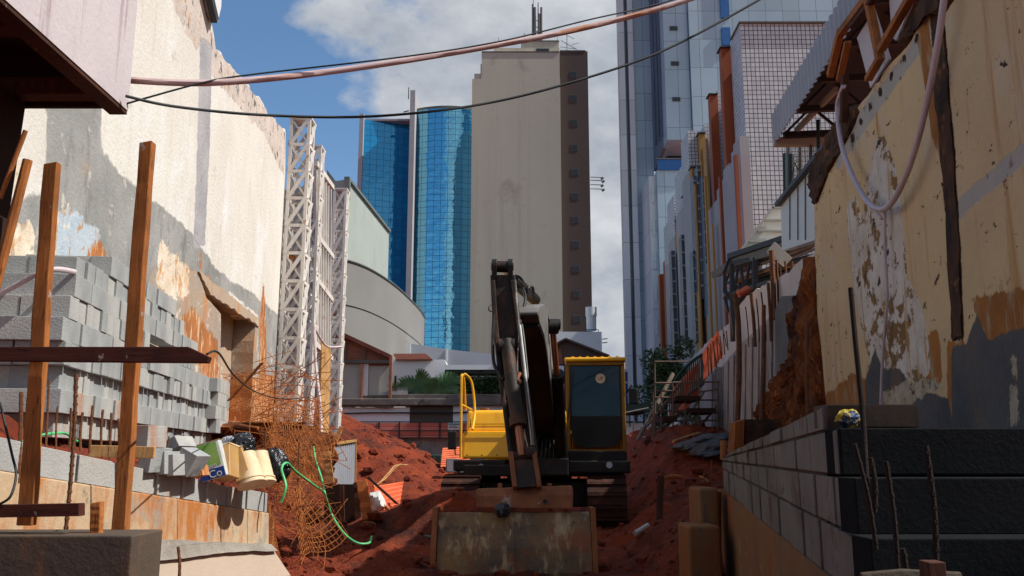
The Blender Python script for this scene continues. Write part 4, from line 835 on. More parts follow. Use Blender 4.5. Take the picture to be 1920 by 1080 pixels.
line('cable', [FY(0, 755, 4.3), FY(22, 850, 4.2), FY(30, 890, 4.15), (FY(20, 930, 4.1)), FY(0, 945, 4.1)], 0.006, 'cable', 'black cable drooping at the left edge below the boards', 'cable')
line('green_hose', [FY(40, 828, 6.0), FY(78, 816, 6.2), FY(108, 812, 6.4), FY(126, 814, 6.6), FY(145, 828, 6.7)], 0.010, 'green_hose', 'green garden hose lying on the red soil behind the parapet', 'hose')
line('green_hose', [FY(527, 942, 8.9), FY(536, 912, 8.9), FY(528, 880, 9.0), FY(538, 868, 9.2), FY(556, 885, 9.5), FY(592, 912, 10.2), FY(608, 925, 10.6), FY(622, 965, 10.8), FY(645, 1000, 10.6), FY(670, 1018, 10.5), FY(692, 1018, 10.6), FY(697, 1006, 10.8)], 0.013, 'green_hose', 'green garden hose looping down through the rusty wire tangle', 'hose')
line('green_hose', [FY(610, 930, 11), FY(604, 900, 11.6), FY(592, 862, 12.5), FY(588, 838, 13)], 0.013, 'green_hose', 'short green hose rising towards the foot of the lattice columns', 'hose')
line('hose', [FY(589, 612, 19.3), FY(592, 680, 19.2), FY(600, 760, 19), FY(602, 815, 18.8), FY(596, 836, 18.7), FY(588, 838, 18.7)], 0.035, 'white_hose', 'pale lilac hose hanging down beside the middle lattice column', 'hose')
line('hose', [FY(589, 612, 19.3), FY(600, 634, 19.6), FY(615, 650, 20.2), FY(640, 650, 21)], 0.025, 'white_hose', 'pale hose looping across to the shortest lattice column', 'hose')
# =====================================================================  RUSTY WIRE TANGLE, MESH, PROPS
rw = random.Random(21)
def bankz(x, y): return pitz(x, y) + pit_noise(x, y)
t = thing('wire_tangle', 'orange rusty tangle of bent tie wire and bars against the cut earth bank', 'wire', (-3.2, 12, 0.5))
def wires(n, xr_, yr_, Yr, ln_, r, name, horiz=0.5):
    mb = MB()
    for i in range(n):
        px, py, Y = rw.uniform(*xr_), rw.uniform(*yr_), rw.uniform(*Yr); p = FY(px, py, Y)
        ang = rw.choice([rw.uniform(-.25, .25), rw.uniform(-1.3, 1.3)]) if rw.random() < horiz else rw.uniform(-1.5, 1.5)
        d = Vector((math.cos(ang), rw.uniform(-.5, .5), math.sin(ang))); l = rw.uniform(*ln_); cv = Vector((rw.uniform(-1, 1), rw.uniform(-1, 1), rw.uniform(-1, 1))) * l * .22
        mb.tube(smoothpath([p - d * l / 2, p + cv, p + d * l / 2], 4), r, 4)
    mb.build(name, M['wire'], t)
wires(42, (455, 605), (690, 800), (13, 15.5), (0.7, 1.4), 0.006, 'upper_wires', 0.85)
wires(80, (480, 605), (790, 960), (10.5, 13.5), (0.4, 1.1), 0.005, 'middle_wires', 0.4)
wires(40, (520, 620), (900, 1040), (9.8, 11.8), (0.3, 0.8), 0.0045, 'lower_wires', 0.4)
def mesh_panel(A, B, Cc, D, nu, nv, r, name, lab, mt='wire', bulge=0.1):
    mb = MB(); A, B, Cc, D = map(Vector, (A, B, Cc, D))
    def q(u, v):
        p = A.lerp(B, u).lerp(D.lerp(Cc, u), v); return p + Vector((bulge * math.sin(u * 5 + v * 3) * .6, -bulge * math.sin(v * 4 + u), bulge * .5 * math.sin(u * 7)))
    for i in range(nu + 1): mb.tube([q(i / nu, v / 6) for v in range(7)], r, 4)
    for k in range(nv + 1): mb.tube([q(u / 6, k / nv) for u in range(7)], r, 4)
    return tag(mb.build(name, M[mt]), lab, 'wire mesh')
mesh_panel(FY(540, 925, 10.4), FY(575, 895, 10.8), FY(640, 1010, 10.4), FY(560, 1060, 9.9), 16, 14, 0.004, 'wire_mesh', 'bent rusty square wire mesh hanging low below the green hose')
mesh_panel(FY(470, 745, 14), FY(620, 752, 15), FY(600, 860, 13.2), FY(500, 850, 12.6), 24, 6, 0.006, 'wire_mesh', 'rusty reinforcement mesh sheet leaning under the lattice columns', bulge=0.25)
# earth face behind the wires
def lump(name, pts, thick, mt, lab, cat, seed=1, amp=0.12, step=0.16, structure=False, freq=1.6):
    """a broken earth face: outline in a vertical sheet, subdivided and pushed in and out"""
    pts = [Vector(p) for p in pts]; n = (pts[1] - pts[0]).cross(pts[2] - pts[0]).normalized()
    if n.dot(Vector((0, 0, EYE)) - pts[0]) < 0: n = -n
    lo = rough_loop(pts, step, amp * .5, seed); c = sum(lo, Vector()) / len(lo); bm = bmesh.new()
    vs = [bm.verts.new(p) for p in lo]; f = bm.faces.new(vs); bmesh.ops.triangulate(bm, faces=[f])
    for _ in range(4):
        es = [e for e in bm.edges if e.calc_length() > step * 1.3]
        if not es: break
        bmesh.ops.subdivide_edges(bm, edges=es, cuts=1); bmesh.ops.triangulate(bm, faces=bm.faces[:])
    bd = {v for e in bm.edges if e.is_boundary for v in e.verts}
    for v in bm.verts:
        k = 0.3 if v in bd else 1.0
        q = v.co * freq + Vector((seed, seed, seed)); v.co += n * (k * (amp * 1.6 * noise.fractal(q, 1.0, 2.0, 4) + (0 if v in bd else thick * .35)))
    be = [e for e in bm.edges if e.is_boundary]; r = bmesh.ops.extrude_edge_only(bm, edges=be)
    for v in [g for g in r['geom'] if isinstance(g, bmesh.types.BMVert)]: v.co -= n * thick
    bmesh.ops.recalc_face_normals(bm, faces=bm.faces); mb = MB(); bm.verts.index_update()
    mb.add([v.co for v in bm.verts], [tuple(v.index for v in f.verts) for f in bm.faces]); bm.free()
    o = mb.build(name, M[mt], smooth=True)
    return tag(o, lab, cat) if not structure else tag(o, kind='structure')
lump('earth_bank', [PL(430, 800, (-4.3, 0.02)), PL(520, 786, (-4.3, 0.02)), PL(596, 820, (-4.3, 0.02)), PL(606, 960, (-4.3, 0.02)), PL(560, 1000, (-4.3, .02)), PL(500, 1000, (-4.3, .02))], 0.8, 'bank', '', '', 3, 0.18, structure=True)
# dark void timber and boards in the trench centre left
for (a, b, c_, d_, Y, w_, mt, lab) in ((678, 902, 692, 990, 13.6, 19, 'orange_board', 'broad orange board standing upright beside the red roofing sheet'), (669, 905, 672, 988, 14.2, 12, 'timber_dark', 'dark narrow board standing behind the broad orange board'), (690, 895, 745, 945, 15.2, 7, 'timber_dark', 'thin slanting batten over the red roofing sheet'), (700, 930, 738, 965, 15, 7, 'timber', 'short slanting batten crossing the red roofing sheet'),
        (640, 912, 642, 985, 14.6, 9, 'timber_dark', 'dark stake standing in the hollow left of the orange board'), (612, 848, 620, 905, 16.5, 14, 'timber_pale', 'pale board end below the lattice column'), (428, 752, 492, 680, 9.6, 5, 'timber', 'thin slanting lath above the far end of the block stack')):
    post(a, b, c_, d_, Y, w_, mt, lab, 'timber_board', dep=0.04)
corr_sheet([FY(700, 914, 15.6), FY(714, 958, 15.0), FY(750, 944, 15.4), FY(756, 905, 16.0)], 5, 0.04, M['mesh_orange'], 'roofing_sheet')
tag(C.objects['roofing_sheet'], 'crumpled red corrugated sheet lying on the earth beside the boards', 'metal sheet')
lump('debris_bag', [FY(694, 925, 15), FY(712, 920, 15), FY(722, 950, 15), FY(700, 968, 15)], 0.2, 'can_white', 'torn white plastic scrap between the boards and red sheet', 'plastic scrap', 5, 0.05, 0.08)
line('wire', [FY(712, 905, 18), FY(730, 885, 18.3), FY(742, 873, 18.6), FY(765, 872, 19)], 0.014, 'timber_pale', 'pale bent rod lying on the red heap', 'rod')
line('wire', [FY(700, 912, 17.6), FY(722, 898, 18), FY(740, 878, 18.3), FY(752, 870, 18.5)], 0.012, 'timber_pale', 'second pale bent rod lying on the red heap', 'rod')
bag(582, 965, 12, 0.18, 0.16, 0.12, 'bank', 'rounded orange boulder beside the green hose', 'boulder', 7, name='boulder')
bag(575 + 115, 985, 12.5, 0.10, 0.12, 0.07, 'bank', 'small orange clod of clay at the foot of the orange board', 'boulder', 8, name='boulder')
c, d = fbox(608, 668, 908, 990, 15.2, 0.05); mb = MB(); mb.box(c, d); tag(mb.build('plywood_sheet', M['ply_dark']), 'black sheet painting the shade in the hollow under the corrugated hoarding', 'plywood')  # near-black sheet added to stand in for the shade of the void
# =====================================================================  EXCAVATOR
EXA = R(-5.0)
ex = thing('excavator', 'yellow and black crawler excavator with raised muddy arm standing on the red earth', 'excavator', (0.52, 17.2, 0.02), EXA)
def el(mbf, name, mt, parent=None, **k):
    mb = MB(); mbf(mb); return mb.build(name, M[mt], parent or ex, local=True, **k)
def rbox(c, d, r): return c, d, r
# undercarriage
el(lambda m: m.box((0, 0, .62), (1.9, 2.2, .45)), 'undercarriage', 'machine_black', bevel=.04)
for sx in (-1, 1):
    tr = el(lambda m: (m.box((sx * 1.25, 0, .48), (.34, 3.0, .50)), m.disc((sx * 1.25, -1.55, .48), (1, 0, 0), .36, .30), m.disc((sx * 1.25, 1.55, .48), (1, 0, 0), .36, .30)), 'track_frame', 'track')
    mb = MB(); Rr = .43; Ls = 3.1; per = 2 * Ls + 2 * math.pi * Rr; n = 46
    for i in range(n):
        s_ = i / n * per
        if s_ < Ls: y, z, a = -Ls / 2 + s_, .48 + Rr, 0
        elif s_ < Ls + math.pi * Rr: a = (s_ - Ls) / Rr; y, z = Ls / 2 + Rr * math.sin(a), .48 + Rr * math.cos(a); a = -a
        elif s_ < 2 * Ls + math.pi * Rr: y, z, a = Ls / 2 - (s_ - Ls - math.pi * Rr), .48 - Rr, math.pi
        else: a = (s_ - 2 * Ls - math.pi * Rr) / Rr; y, z = -Ls / 2 - Rr * math.sin(a), .48 - Rr * math.cos(a); a = math.pi - a
        rot = Matrix.Rotation(a, 3, 'X'); mb.box((sx * 1.25, y, z), (.66, .196, .04), rot)
        off = rot @ Vector((0, .055, .035)); mb.box(Vector((sx * 1.25, y, z)) + off, (.66, .022, .045), rot)
    mb.build('track_shoes', M['track'], tr, local=True)
# upper structure
el(lambda m: m.box((0.12, .55, 1.03), (2.75, 4.0, .20)), 'platform', 'machine_black', bevel=.02)
el(lambda m: m.box((-.98, -.62, 1.12), (.95, 1.5, .20)), 'side_skirt', 'machine_black', bevel=.03)
el(lambda m: m.box((1.13, -.88, 1.10), (1.06, 1.7, .22)), 'side_skirt', 'machine_black', bevel=.03)
el(lambda m: m.disc((0, 0, .90), (0, 0, 1), .62, .12, 28), 'swing_ring', 'machine_black')
def wedge(m, x0, x1, y0, y1, z0, z1, sl):   # front face leaning back by sl
    m.hexa([(x0, y0, z0), (x1, y0, z0), (x1, y1, z0), (x0, y1, z0), (x0, y0 + sl, z1), (x1, y0 + sl, z1), (x1, y1, z1), (x0, y1, z1)])
hd = el(lambda m: wedge(m, -1.32, -.30, -1.28, 1.2, 1.235, 1.72, .10), 'toolbox', 'yellow', bevel=.05, seg=4)
el(lambda m: wedge(m, -1.28, -.28, -1.02, 2.0, 1.70, 2.12, .14), 'engine_hood', 'yellow', bevel=.07, seg=4)
el(lambda m: m.box((-.15, 1.2, 2.13), (1.3, 1.4, .20)), 'engine_cover', 'yellow', bevel=.07, seg=4)
el(lambda m: m.box((.02, 2.15, 1.55), (2.6, .7, 1.05)), 'counterweight', 'yellow', bevel=.14, seg=5)
el(lambda m: m.box((1.1, 1.1, 1.55), (.95, 1.5, .95)), 'rear_side_cover', 'yellow', bevel=.06, seg=3)
el(lambda m: m.box((-.81, -1.215, 1.695), (1.0, .02, .012)), 'panel_seam', 'machine_black')
el(lambda m: m.box((-.80, -.985, 1.86), (.80, .012, .010)), 'panel_seam', 'machine_black')
el(lambda m: m.box((-1.20, -.975, 1.88), (.010, .012, .16)), 'panel_seam', 'machine_black')
for k in range(4): el(lambda m: m.disc((-1.22 + .27 * k, -1.255, 1.30 + .0 * k), (0, 1, 0), .012, .03, 8), 'panel_bolt', 'machine_black')
for k in range(3): el(lambda m: m.box((-1.14, -.99 - .0, 1.93 + .025 * k), (.045, .02, .010)), 'vent_slot', 'machine_black')
el(lambda m: m.tube([(-.98, -.6, 2.10), (-.98, -.6, 2.17), ], .09, 14), 'filler_cap', 'rebar')
el(lambda m: m.tube([(-.7, 1.4, 2.2), (-.7, 1.4, 2.55)], .05, 12), 'exhaust_pipe', 'machine_black')
def rail(m):
    a = [(-1.33, -1.30, 1.25), (-1.33, -1.30, 1.9), (-1.33, -1.30, 2.62), (-1.33, -1.26, 2.73), (-1.33, -1.12, 2.73), (-1.33, -.95, 2.62), (-1.33, -.75, 2.12)]
    m.tube(smoothpath(a, 6), .022, 8); m.tube([(-1.33, -1.30, 2.2), (-1.15, -.95, 2.1)], .018, 6)
    a = [(-1.12, -1.30, 1.25 + .5), (-1.12, -1.0, 2.1), (-1.18, -.98, 2.6), (-1.28, -1.1, 2.76), (-1.33, -1.12, 2.73)]
    m.tube(smoothpath(a, 6), .022, 8)
el(rail, 'hand_rail', 'yellow')
mir = el(lambda m: m.tube([(-1.33, -1.30, 1.30), (-1.42, -1.34, 1.31), (-1.44, -1.35, 1.5)], .013, 6), 'mirror_arm', 'machine_black')
el(lambda m: m.box((-1.47, -1.40, 1.56), (.16, .06, .33)), 'mirror', 'rubber', mir, bevel=.025)
mir = el(lambda m: m.tube([(1.62, -1.60, 2.35), (1.72, -1.66, 2.50), (1.73, -1.68, 2.46)], .013, 6), 'mirror_arm', 'machine_black')
el(lambda m: m.box((1.74, -1.72, 2.30), (.16, .06, .28)), 'mirror', 'rubber', mir, bevel=.025)
# cab: a hollow shell with posts, roof, lower front panel and windscreen
cab = el(lambda m: (m.box((1.09, -.80, 1.24), (1.02, 1.66, .12)), m.box((1.09, .04, 1.9), (1.02, .06, 1.3))), 'cab', 'yellow_shade', bevel=.02)
cx0, cx1, cy = .575, 1.605, -1.63
def posts(m):
    for x in (cx0 + .032, cx1 - .032):
        m.beam((x, cy + .02, 1.22), (x, cy + .06, 2.92), .07, .07, (0, 1, 0)); m.beam((x, 0.0, 1.22), (x, 0, 2.92), .08, .08, (0, 1, 0)); m.beam((x, cy + .95, 1.22), (x, cy + .95, 2.92), .06, .06, (0, 1, 0))
    m.box(((cx0 + cx1) / 2, cy + .05, 2.885), (1.03, .10, .07)); m.box(((cx0 + cx1) / 2, cy + .03, 1.30), (1.03, .07, .20))
el(posts, 'cab_frame', 'yellow_shade', cab, bevel=.015)
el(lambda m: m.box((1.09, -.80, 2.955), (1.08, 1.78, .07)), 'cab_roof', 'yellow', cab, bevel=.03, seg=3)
el(lambda m: [m.box((.70 + .13 * k, cy + .03 + .02 * (k % 2), 3.0), (.05, .05, .03)) for k in range(7)], 'roof_bolts', 'yellow', cab)
def lowpanel(m):
    a = [(cx0 + .085, 1.95), (cx0 + .09, 1.66), (cx0 + .12, 1.50), (cx0 + .22, 1.43), (cx1 - .22, 1.43), (cx1 - .12, 1.50), (cx1 - .075, 1.66), (cx1 - .07, 1.95)]
    m.prism([(x, cy - .012, z) for x, z in a], (0, .03, 0))
el(lowpanel, 'lower_front_panel', 'machine_black', cab)
el(lambda m: m.box(((cx0 + cx1) / 2, cy + .01, 1.28), (1.035, .10, .17)), 'front_sill', 'machine_black', cab, bevel=.015)
el(lambda m: m.prism([(cx0 + .08, cy + .02, 1.96), (cx1 - .08, cy + .02, 1.96), (cx1 - .08, cy + .045, 2.86), (cx0 + .08, cy + .045, 2.86)], (0, .012, 0)), 'windscreen', 'cab_glass', cab)
el(lambda m: (m.beam((cx0 + .085, cy + .012, 1.95), (cx0 + .085, cy + .04, 2.87), .025, .02), m.beam((cx1 - .085, cy + .012, 1.95), (cx1 - .085, cy + .04, 2.87), .03, .02), m.beam((cx0 + .08, cy + .012, 1.955), (cx1 - .08, cy + .012, 1.955), .02, .03), m.beam((cx0 + .08, cy + .035, 2.86), (cx1 - .08, cy + .035, 2.86), .02, .03)), 'window_seal', 'rubber', cab)
for sx in (cx0 + .01, cx1 - .015):
    el(lambda m: m.prism([(sx, cy + .10, 1.5), (sx, -.06, 1.5), (sx, -.06, 2.84), (sx, cy + .12, 2.84)], (.008, 0, 0)), 'side_window', 'cab_glass', cab)
el(lambda m: m.prism([(cx0 + .12, .0, 2.2), (cx1 - .12, .0, 2.2), (cx1 - .12, .0, 2.8), (cx0 + .12, .0, 2.8)], (0, .1, 0)), 'rear_window', 'clad', cab)
el(lambda m: (m.box((1.06, -.55, 1.75), (.5, .5, .16)), m.box((1.06, -.30, 2.12), (.48, .14, .66)), m.box((1.06, -.28, 2.52), (.26, .10, .18))), 'seat', 'seat', cab, bevel=.04)
el(lambda m: (m.box((.80, -1.25, 1.95), (.14, .2, .14)), m.box((1.18, -1.35, 1.93), (.22, .12, .16)), m.tube([(.95, -1.2, 1.4), (.95, -1.3, 2.15)], .015, 6), m.tube([(1.25, -1.2, 1.4), (1.25, -1.3, 2.15)], .015, 6)), 'control_console', 'rubber', cab, bevel=.02)
st_ = el(lambda m: m.disc((1.18, cy + .012, 2.62), (0, 1, 0), .085, .006, 28), 'round_sticker', 'bucket_cream', cab)
text_obj('UP', 0.085, 'red_print', st_, Matrix.Translation((1.18, cy + .006, 2.62)) @ Matrix.Rotation(R(90), 4, 'X'))
el(lambda m: m.tube([(cx0 + .02, cy - .02, 1.9), (cx0 + .10, cy - .02, 2.5), (cx0 + .13, cy - .02, 2.75)], .012, 6), 'wiper', 'rubber', cab)
el(lambda m: m.disc((1.30, cy - .10, 1.13), (0, 1, 0), .055, .05, 16), 'work_lamp', 'zinc')
el(lambda m: m.disc((-.95, -1.42, 1.10), (0, 1, 0), .05, .05, 16), 'work_lamp', 'zinc')
# boom and cylinders (side outlines in the plane of the arm)
def armx(Y): return 0.09 + (Y - 11.2) * 0.105
def arm_prism(prof, wdt, name, mt, dx=0.0, parent=None, bevel=.02):
    mb = MB(); mb.prism([Vector((armx(y) + dx - wdt / 2, y, z)) for y, z in prof], Vector((wdt, -.105 * wdt, 0))); return mb.build(name, M[mt], parent or ex, bevel=bevel)
boom = arm_prism([(11.15, 3.10), (11.35, 3.20), (12.3, 3.40), (13.0, 3.46), (13.5, 3.34), (14.6, 2.62), (15.9, 1.75), (15.95, 1.5), (15.7, 1.42), (14.3, 2.0), (13.1, 2.72), (12.3, 2.96), (11.4, 3.0), (11.15, 3.06)], 0.42, 'boom', 'boom', 0.04, bevel=.015)
arm_prism([(11.45, 2.985), (12.3, 2.945), (13.1, 2.70), (14.3, 1.98), (15.65, 1.41), (15.6, 1.36), (14.25, 1.93), (13.05, 2.66), (12.3, 2.90), (11.45, 2.94)], 0.425, 'boom_underside', 'machine_black', 0.038, boom)
arm_prism([(13.4, 1.3), (13.6, 2.2), (15.9, 1.9), (16.1, 1.0), (15.2, 1.0)], 0.05, 'guard_plate', 'machine_black', 0.10, boom) if False else None
mb = MB(); mb.box((0.55, 15.75, 1.45), (.62, .7, .75)); mb.box((0.55, 15.3, 1.12), (.8, .7, .3)); mb.build('boom_mount', M['machine_black'], ex, bevel=.03)
for (a, b, c_, nm) in (((1036, 612, 13.2), (1044, 706, 13.95), (1054, 872, 15.25), 'r'), ((988, 612, 13.2), (984, 706, 13.95), (980, 872, 15.25), 'l')):
    pa, pb, pc = FY(*a), FY(*b), FY(*c_)
    mb = MB(); mb.tube([pb + (pb - pa).normalized() * -.02, pc], .105, 18); mb.tube([pb + (pa - pb).normalized() * .06, pb - (pa - pb).normalized() * .10], .125, 18); mb.disc(pc, (1, .1, 0), .12, .2, 14)
    cy_ = mb.build('boom_cylinder', M['machine_black'], ex, smooth=True)
    mb = MB(); mb.tube([pa, pb], .048, 14); mb.build('cylinder_rod', M['rod_mud'], cy_, smooth=True)
mb = MB(); mb.disc(FY(1012, 608, 13.2), (1, .1, 0), .085, 0.62, 18); mb.disc(FY(1036, 612, 13.2), (1, .1, 0), .115, .17, 18); mb.build('boom_pin', M['machine_black'], boom, smooth=True)
# stick
def sk(px, py, Y): return FY(px, py, Y)
def ribbon(name, L_, R_, Yf, th, mt, parent=None, bevel=.015):
    """solid plate-like body: front outline given by left/right sight points at depth list Yf, thickness list th (away)"""
    mb = MB(); n = len(L_); vs = []
    for i in range(n):
        a = FY(L_[i][0], L_[i][1], Yf[i]); b = FY(R_[i][0], R_[i][1], Yf[i]); vs += [a, b, b + Vector((.03 * th[i], th[i], 0)), a + Vector((.03 * th[i], th[i], 0))]
    f = []
    for i in range(n - 1):
        for k in range(4): f.append((4 * i + k, 4 * i + (k + 1) % 4, 4 * i + 4 + (k + 1) % 4, 4 * i + 4 + k))
    f += [(0, 3, 2, 1), (4 * n - 4, 4 * n - 3, 4 * n - 2, 4 * n - 1)]; mb.add(vs, f); return mb.build(name, M[mt], parent or ex, bevel=bevel)
stick = ribbon('stick', [(919, 515), (923, 600), (932, 690), (944, 780), (954, 860), (960, 916)], [(966, 515), (976, 600), (986, 690), (1000, 780), (1009, 860), (1017, 916)], [11.0, 10.95, 10.8, 10.6, 10.4, 10.3], [.30, .62, .60, .50, .42, .30], 'arm')
for nm, L_, R_ in (('stick_web', [(921, 525), (925, 600), (933, 690), (944, 780), (955, 850)], [(928, 525), (933, 600), (941, 690), (952, 780), (962, 850)]), ('stick_web', [(957, 525), (967, 600), (977, 690), (989, 780), (998, 850)], [(966, 525), (976, 600), (986, 690), (1000, 780), (1009, 850)])):
    ribbon(nm, L_, R_, [10.94, 10.86, 10.7, 10.5, 10.3], [.07, .1, .1, .1, .1], 'arm', stick, .008)
for x in (927, 957):
    mb = MB(); c = FY(x, 500, 11.05); mb.disc(c, (1, 0, 0), .10, .065, 20); mb.beam(c, FY(x, 545, 11.1), .2, .065, (1, 0, 0)); mb.build('clevis_lug', M['machine_black'], stick, bevel=.006)
mb = MB(); mb.tube([FY(921, 500, 11.05), FY(963, 500, 11.05)], .05, 16); mb.tube([FY(932, 500, 11.05), FY(952, 500, 11.05)], .075, 16); mb.build('clevis_pin', M['machine_black'], stick, smooth=True)
# stick cylinder lying over the boom
a, b, c_ = FY(942, 500, 11.1), FY(968, 530, 12.0), FY(1003, 562, 13.6)
mb = MB(); mb.tube([b, c_], .09, 16); mb.tube([b - (c_ - b).normalized() * .05, b + (c_ - b).normalized() * .08], .105, 16); cc = mb.build('stick_cylinder', M['machine_black'], ex, smooth=True); mb = MB(); mb.tube([a, b], .045, 12); mb.build('cylinder_rod', M['chrome'], cc, smooth=True)
# bucket cylinder on the face of the stick
a, b, c_ = FY(954, 668, 10.62), FY(972, 800, 10.22), FY(979, 855, 10.1)
mb = MB(); mb.tube([FY(950, 640, 10.72), b], .082, 18); mb.disc(FY(950, 650, 10.72), (1, 0, 0), .10, .2, 16); mb.tube([b - (b - a).normalized() * .12, b], .10, 18); cc = mb.build('bucket_cylinder', M['arm'], ex, smooth=True); mb = MB(); mb.tube([b, c_], .045, 12); mb.build('cylinder_rod', M['rod_mud'], cc, smooth=True)
mb = MB(); mb.tube([FY(955, 858, 10.15), FY(1008, 852, 10.15)], .06, 14); mb.tube([FY(985, 850, 10.12), FY(1002, 850, 10.12)], .075, 16); mb.build('link_pin', M['arm'], stick, smooth=True)
for (x0, x1) in ((958, 966), (1001, 1011)):
    mb = MB(); mb.beam(FY(x0, 850, 10.12), FY(x1, 916, 9.98), .13, .05, (1, 0, 0)); mb.build('tipping_link', M['coupler'], stick, bevel=.006)
mb = MB(); mb.beam(FY(983, 862, 10.1), FY(988, 915, 9.95), .22, .05, (0, 1, 0)); mb.build('link_plate', M['arm'], stick, bevel=.01)
# hydraulic hoses and pipes
def hz(pts, r, mt='rubber', name='hydraulic_hose', parent=None): mb = MB(); mb.tube(smoothpath([FY(*p) for p in pts], 6), r, 8); mb.build(name, M[mt], parent or stick, smooth=True)
hz([(926, 590, 10.8), (924, 640, 10.75), (926, 680, 10.7), (936, 700, 10.65), (944, 712, 10.6)], .022)
hz([(921, 572, 10.85), (917, 575, 10.8), (917, 582, 10.8), (923, 584, 10.85)], .008)
hz([(966, 525, 10.9), (971, 590, 10.8), (979, 660, 10.65), (988, 740, 10.5), (996, 800, 10.4), (1000, 835, 10.3)], .014, 'boom', 'steel_pipe')
hz([(974, 610, 10.8), (982, 680, 10.65), (991, 760, 10.5), (999, 835, 10.35)], .022, 'can_white', 'steel_pipe')
hz([(980, 540, 11.8), (985, 560, 11.6), (978, 600, 11.2), (982, 640, 11.0), (988, 700, 10.8), (986, 712, 10.7), (974, 704, 10.6)], .02)
hz([(968, 524, 11.3), (975, 530, 11.6), (986, 545, 12.2), (996, 556, 12.8)], .028)
hz([(988, 552, 12.0), (990, 540, 12.0), (998, 538, 12.1), (1000, 548, 12.2), (998, 560, 12.4)], .02)
hz([(1008, 580, 12.9), (1014, 578, 12.9), (1017, 590, 13.0), (1015, 602, 13.0)], .012); hz([(1015, 600, 13.0), (1018, 590, 13.0), (1024, 588, 13.0), (1030, 604, 13.1)], .012)
hz([(975, 700, 10.55), (972, 706, 10.5), (970, 712, 10.45), (976, 716, 10.4)], .022, 'coupler', 'pipe_fitting')
hz([(976, 600, 10.9), (970, 690, 10.6), (980, 790, 10.35), (989, 840, 10.2)], .012, 'chrome', 'steel_pipe')
for i in range(6): hz([(1000 + i * 7, 800 + (i % 2) * 8, 15.1), (1003 + i * 7, 830, 15.0), (998 + i * 8, 862, 15.0)], .018, name='hydraulic_hose', parent=ex)
hz([(1008, 846, 15.0), (1010, 820, 14.9), (1018, 806, 14.9), (1034, 803, 14.95), (1046, 806, 15)], .02, parent=ex)
for i in range(5): 
    mb = MB(); mb.disc(FY(1012 + i * 8, 810 + (i % 2) * 4, 14.95), (0, 1, 0), .018, .04, 8); mb.build('pipe_fitting', M['chrome'], ex)
# coupler and bucket
cp = ribbon('coupler_beam', [(893, 917), (892, 930), (893, 952)], [(1073, 911), (1075, 928), (1074, 955)], [10.05, 9.98, 9.95], [.22, .30, .32], 'coupler')
mb = MB(); mb.disc(FY(1022, 940, 9.92), (0, 1, 0), .024, .03, 14); mb.build('pin_hole', M['rubber'], cp)
bk = None
bxl, bxr = FY(818, 1000, 9.75).x, FY(1110, 1000, 9.75).x
bp = [(10.02, FY(960, 962, 10.0).z), (9.93, .50), (9.84, .30), (9.78, .05), (9.80, -.18), (9.92, -.38), (10.12, -.50), (10.5, -.55)]
mb = MB(); n = len(bp); vs = []
for i, (y, z) in enumerate(bp): vs += [Vector((bxl, y, z)), Vector((bxr, y - .03, z + .012)), Vector((bxr, y + .05, z + .012)), Vector((bxl, y + .08, z))]
f = []
for i in range(n - 1):
    for k in range(4): f.append((4 * i + k, 4 * i + (k + 1) % 4, 4 * i + 4 + (k + 1) % 4, 4 * i + 4 + k))
f += [(0, 3, 2, 1), (4 * n - 4, 4 * n - 3, 4 * n - 2, 4 * n - 1)]; mb.add(vs, f)
bk = mb.build('bucket', M['bucket'], ex, bevel=.01)
for s_, x in ((-1, bxl), (1, bxr)):
    mb = MB(); pr = [(y - .045, z + (0.06 if i == 0 else 0)) for i, (y, z) in enumerate(bp)] + [(10.9, -.45), (10.75, .2), (10.35, .72)]
    mb.prism([(x + s_ * .004, y, z) for y, z in pr], (s_ * .06, 0, 0)); mb.build('side_plate', M['bucket_edge'], bk, bevel=.008)
mb = MB()
for xx in (FY(954, 1000, 9.75).x,):
    for i in range(n - 2): mb.beam((xx, bp[i][0] - .012, bp[i][1]), (xx, bp[i + 1][0] - .012, bp[i + 1][1]), .13, .03, (0, 1, 0))
mb.build('wear_strip', M['bucket'], bk)
for s_ in (-.28, .28):
    mb = MB(); mb.prism([(.12 + s_, 9.98, .55), (.12 + s_, 10.35, .55), (.12 + s_, 10.3, .98), (.12 + s_, 10.1, .98)], (.05, 0, 0)); mb.build('bucket_ear', M['coupler'], bk, bevel=.006)
bag(942, 955, 9.9, .085, .07, .085, 'plastic', 'crumpled black plastic bag caught on the top edge of the bucket', seed=12)
# =====================================================================  FAR END OF THE PIT AND CITY BEHIND
def fb(name, px0, px1, py0, py1, Y, dep, mt, parent=None, bevel=0, pym=None):
    c, d = fbox(px0, px1, py0, py1, Y, dep, pym); mb = MB(); mb.box(c, d); return mb.build(name, M[mt], parent, bevel=bevel)
def poly(name, pts, Y, dep, mt, parent=None):
    mb = MB(); mb.prism([FY(a, b, Y) for a, b in pts], (0, dep, 0)); return mb.build(name, M[mt], parent)
fb('retaining_wall', 560, 1240, 820, 900, 32.0, .35, 'stain_conc'); tag(C.objects['retaining_wall.001'], 'stained grey concrete retaining wall under the coral fence at the far end of the pit', 'wall')
fn = thing('coral_fence', 'coral sheet fence in dark green steel frames above the far retaining wall', 'fence', FY(760, 822, 31.8))
for i in range(8):
    x0 = 596 + i * 38.2; fb('fence_sheet', x0 + 1, x0 + 37, 793, 821, 31.85, .04, 'coral', fn)
for i in range(9): fb('fence_post', 594 + i * 38.2, 597 + i * 38.2, 790, 823, 31.78, .06, 'green_steel', fn)
for y in (790, 806.5, 820): fb('fence_rail', 594, 902, y, y + 2, 31.72, .05, 'green_steel', fn)
sg = thing('fence_sign', 'small white notice with teal header fixed to the coral fence', 'sign', FY(854, 806, 31.6))
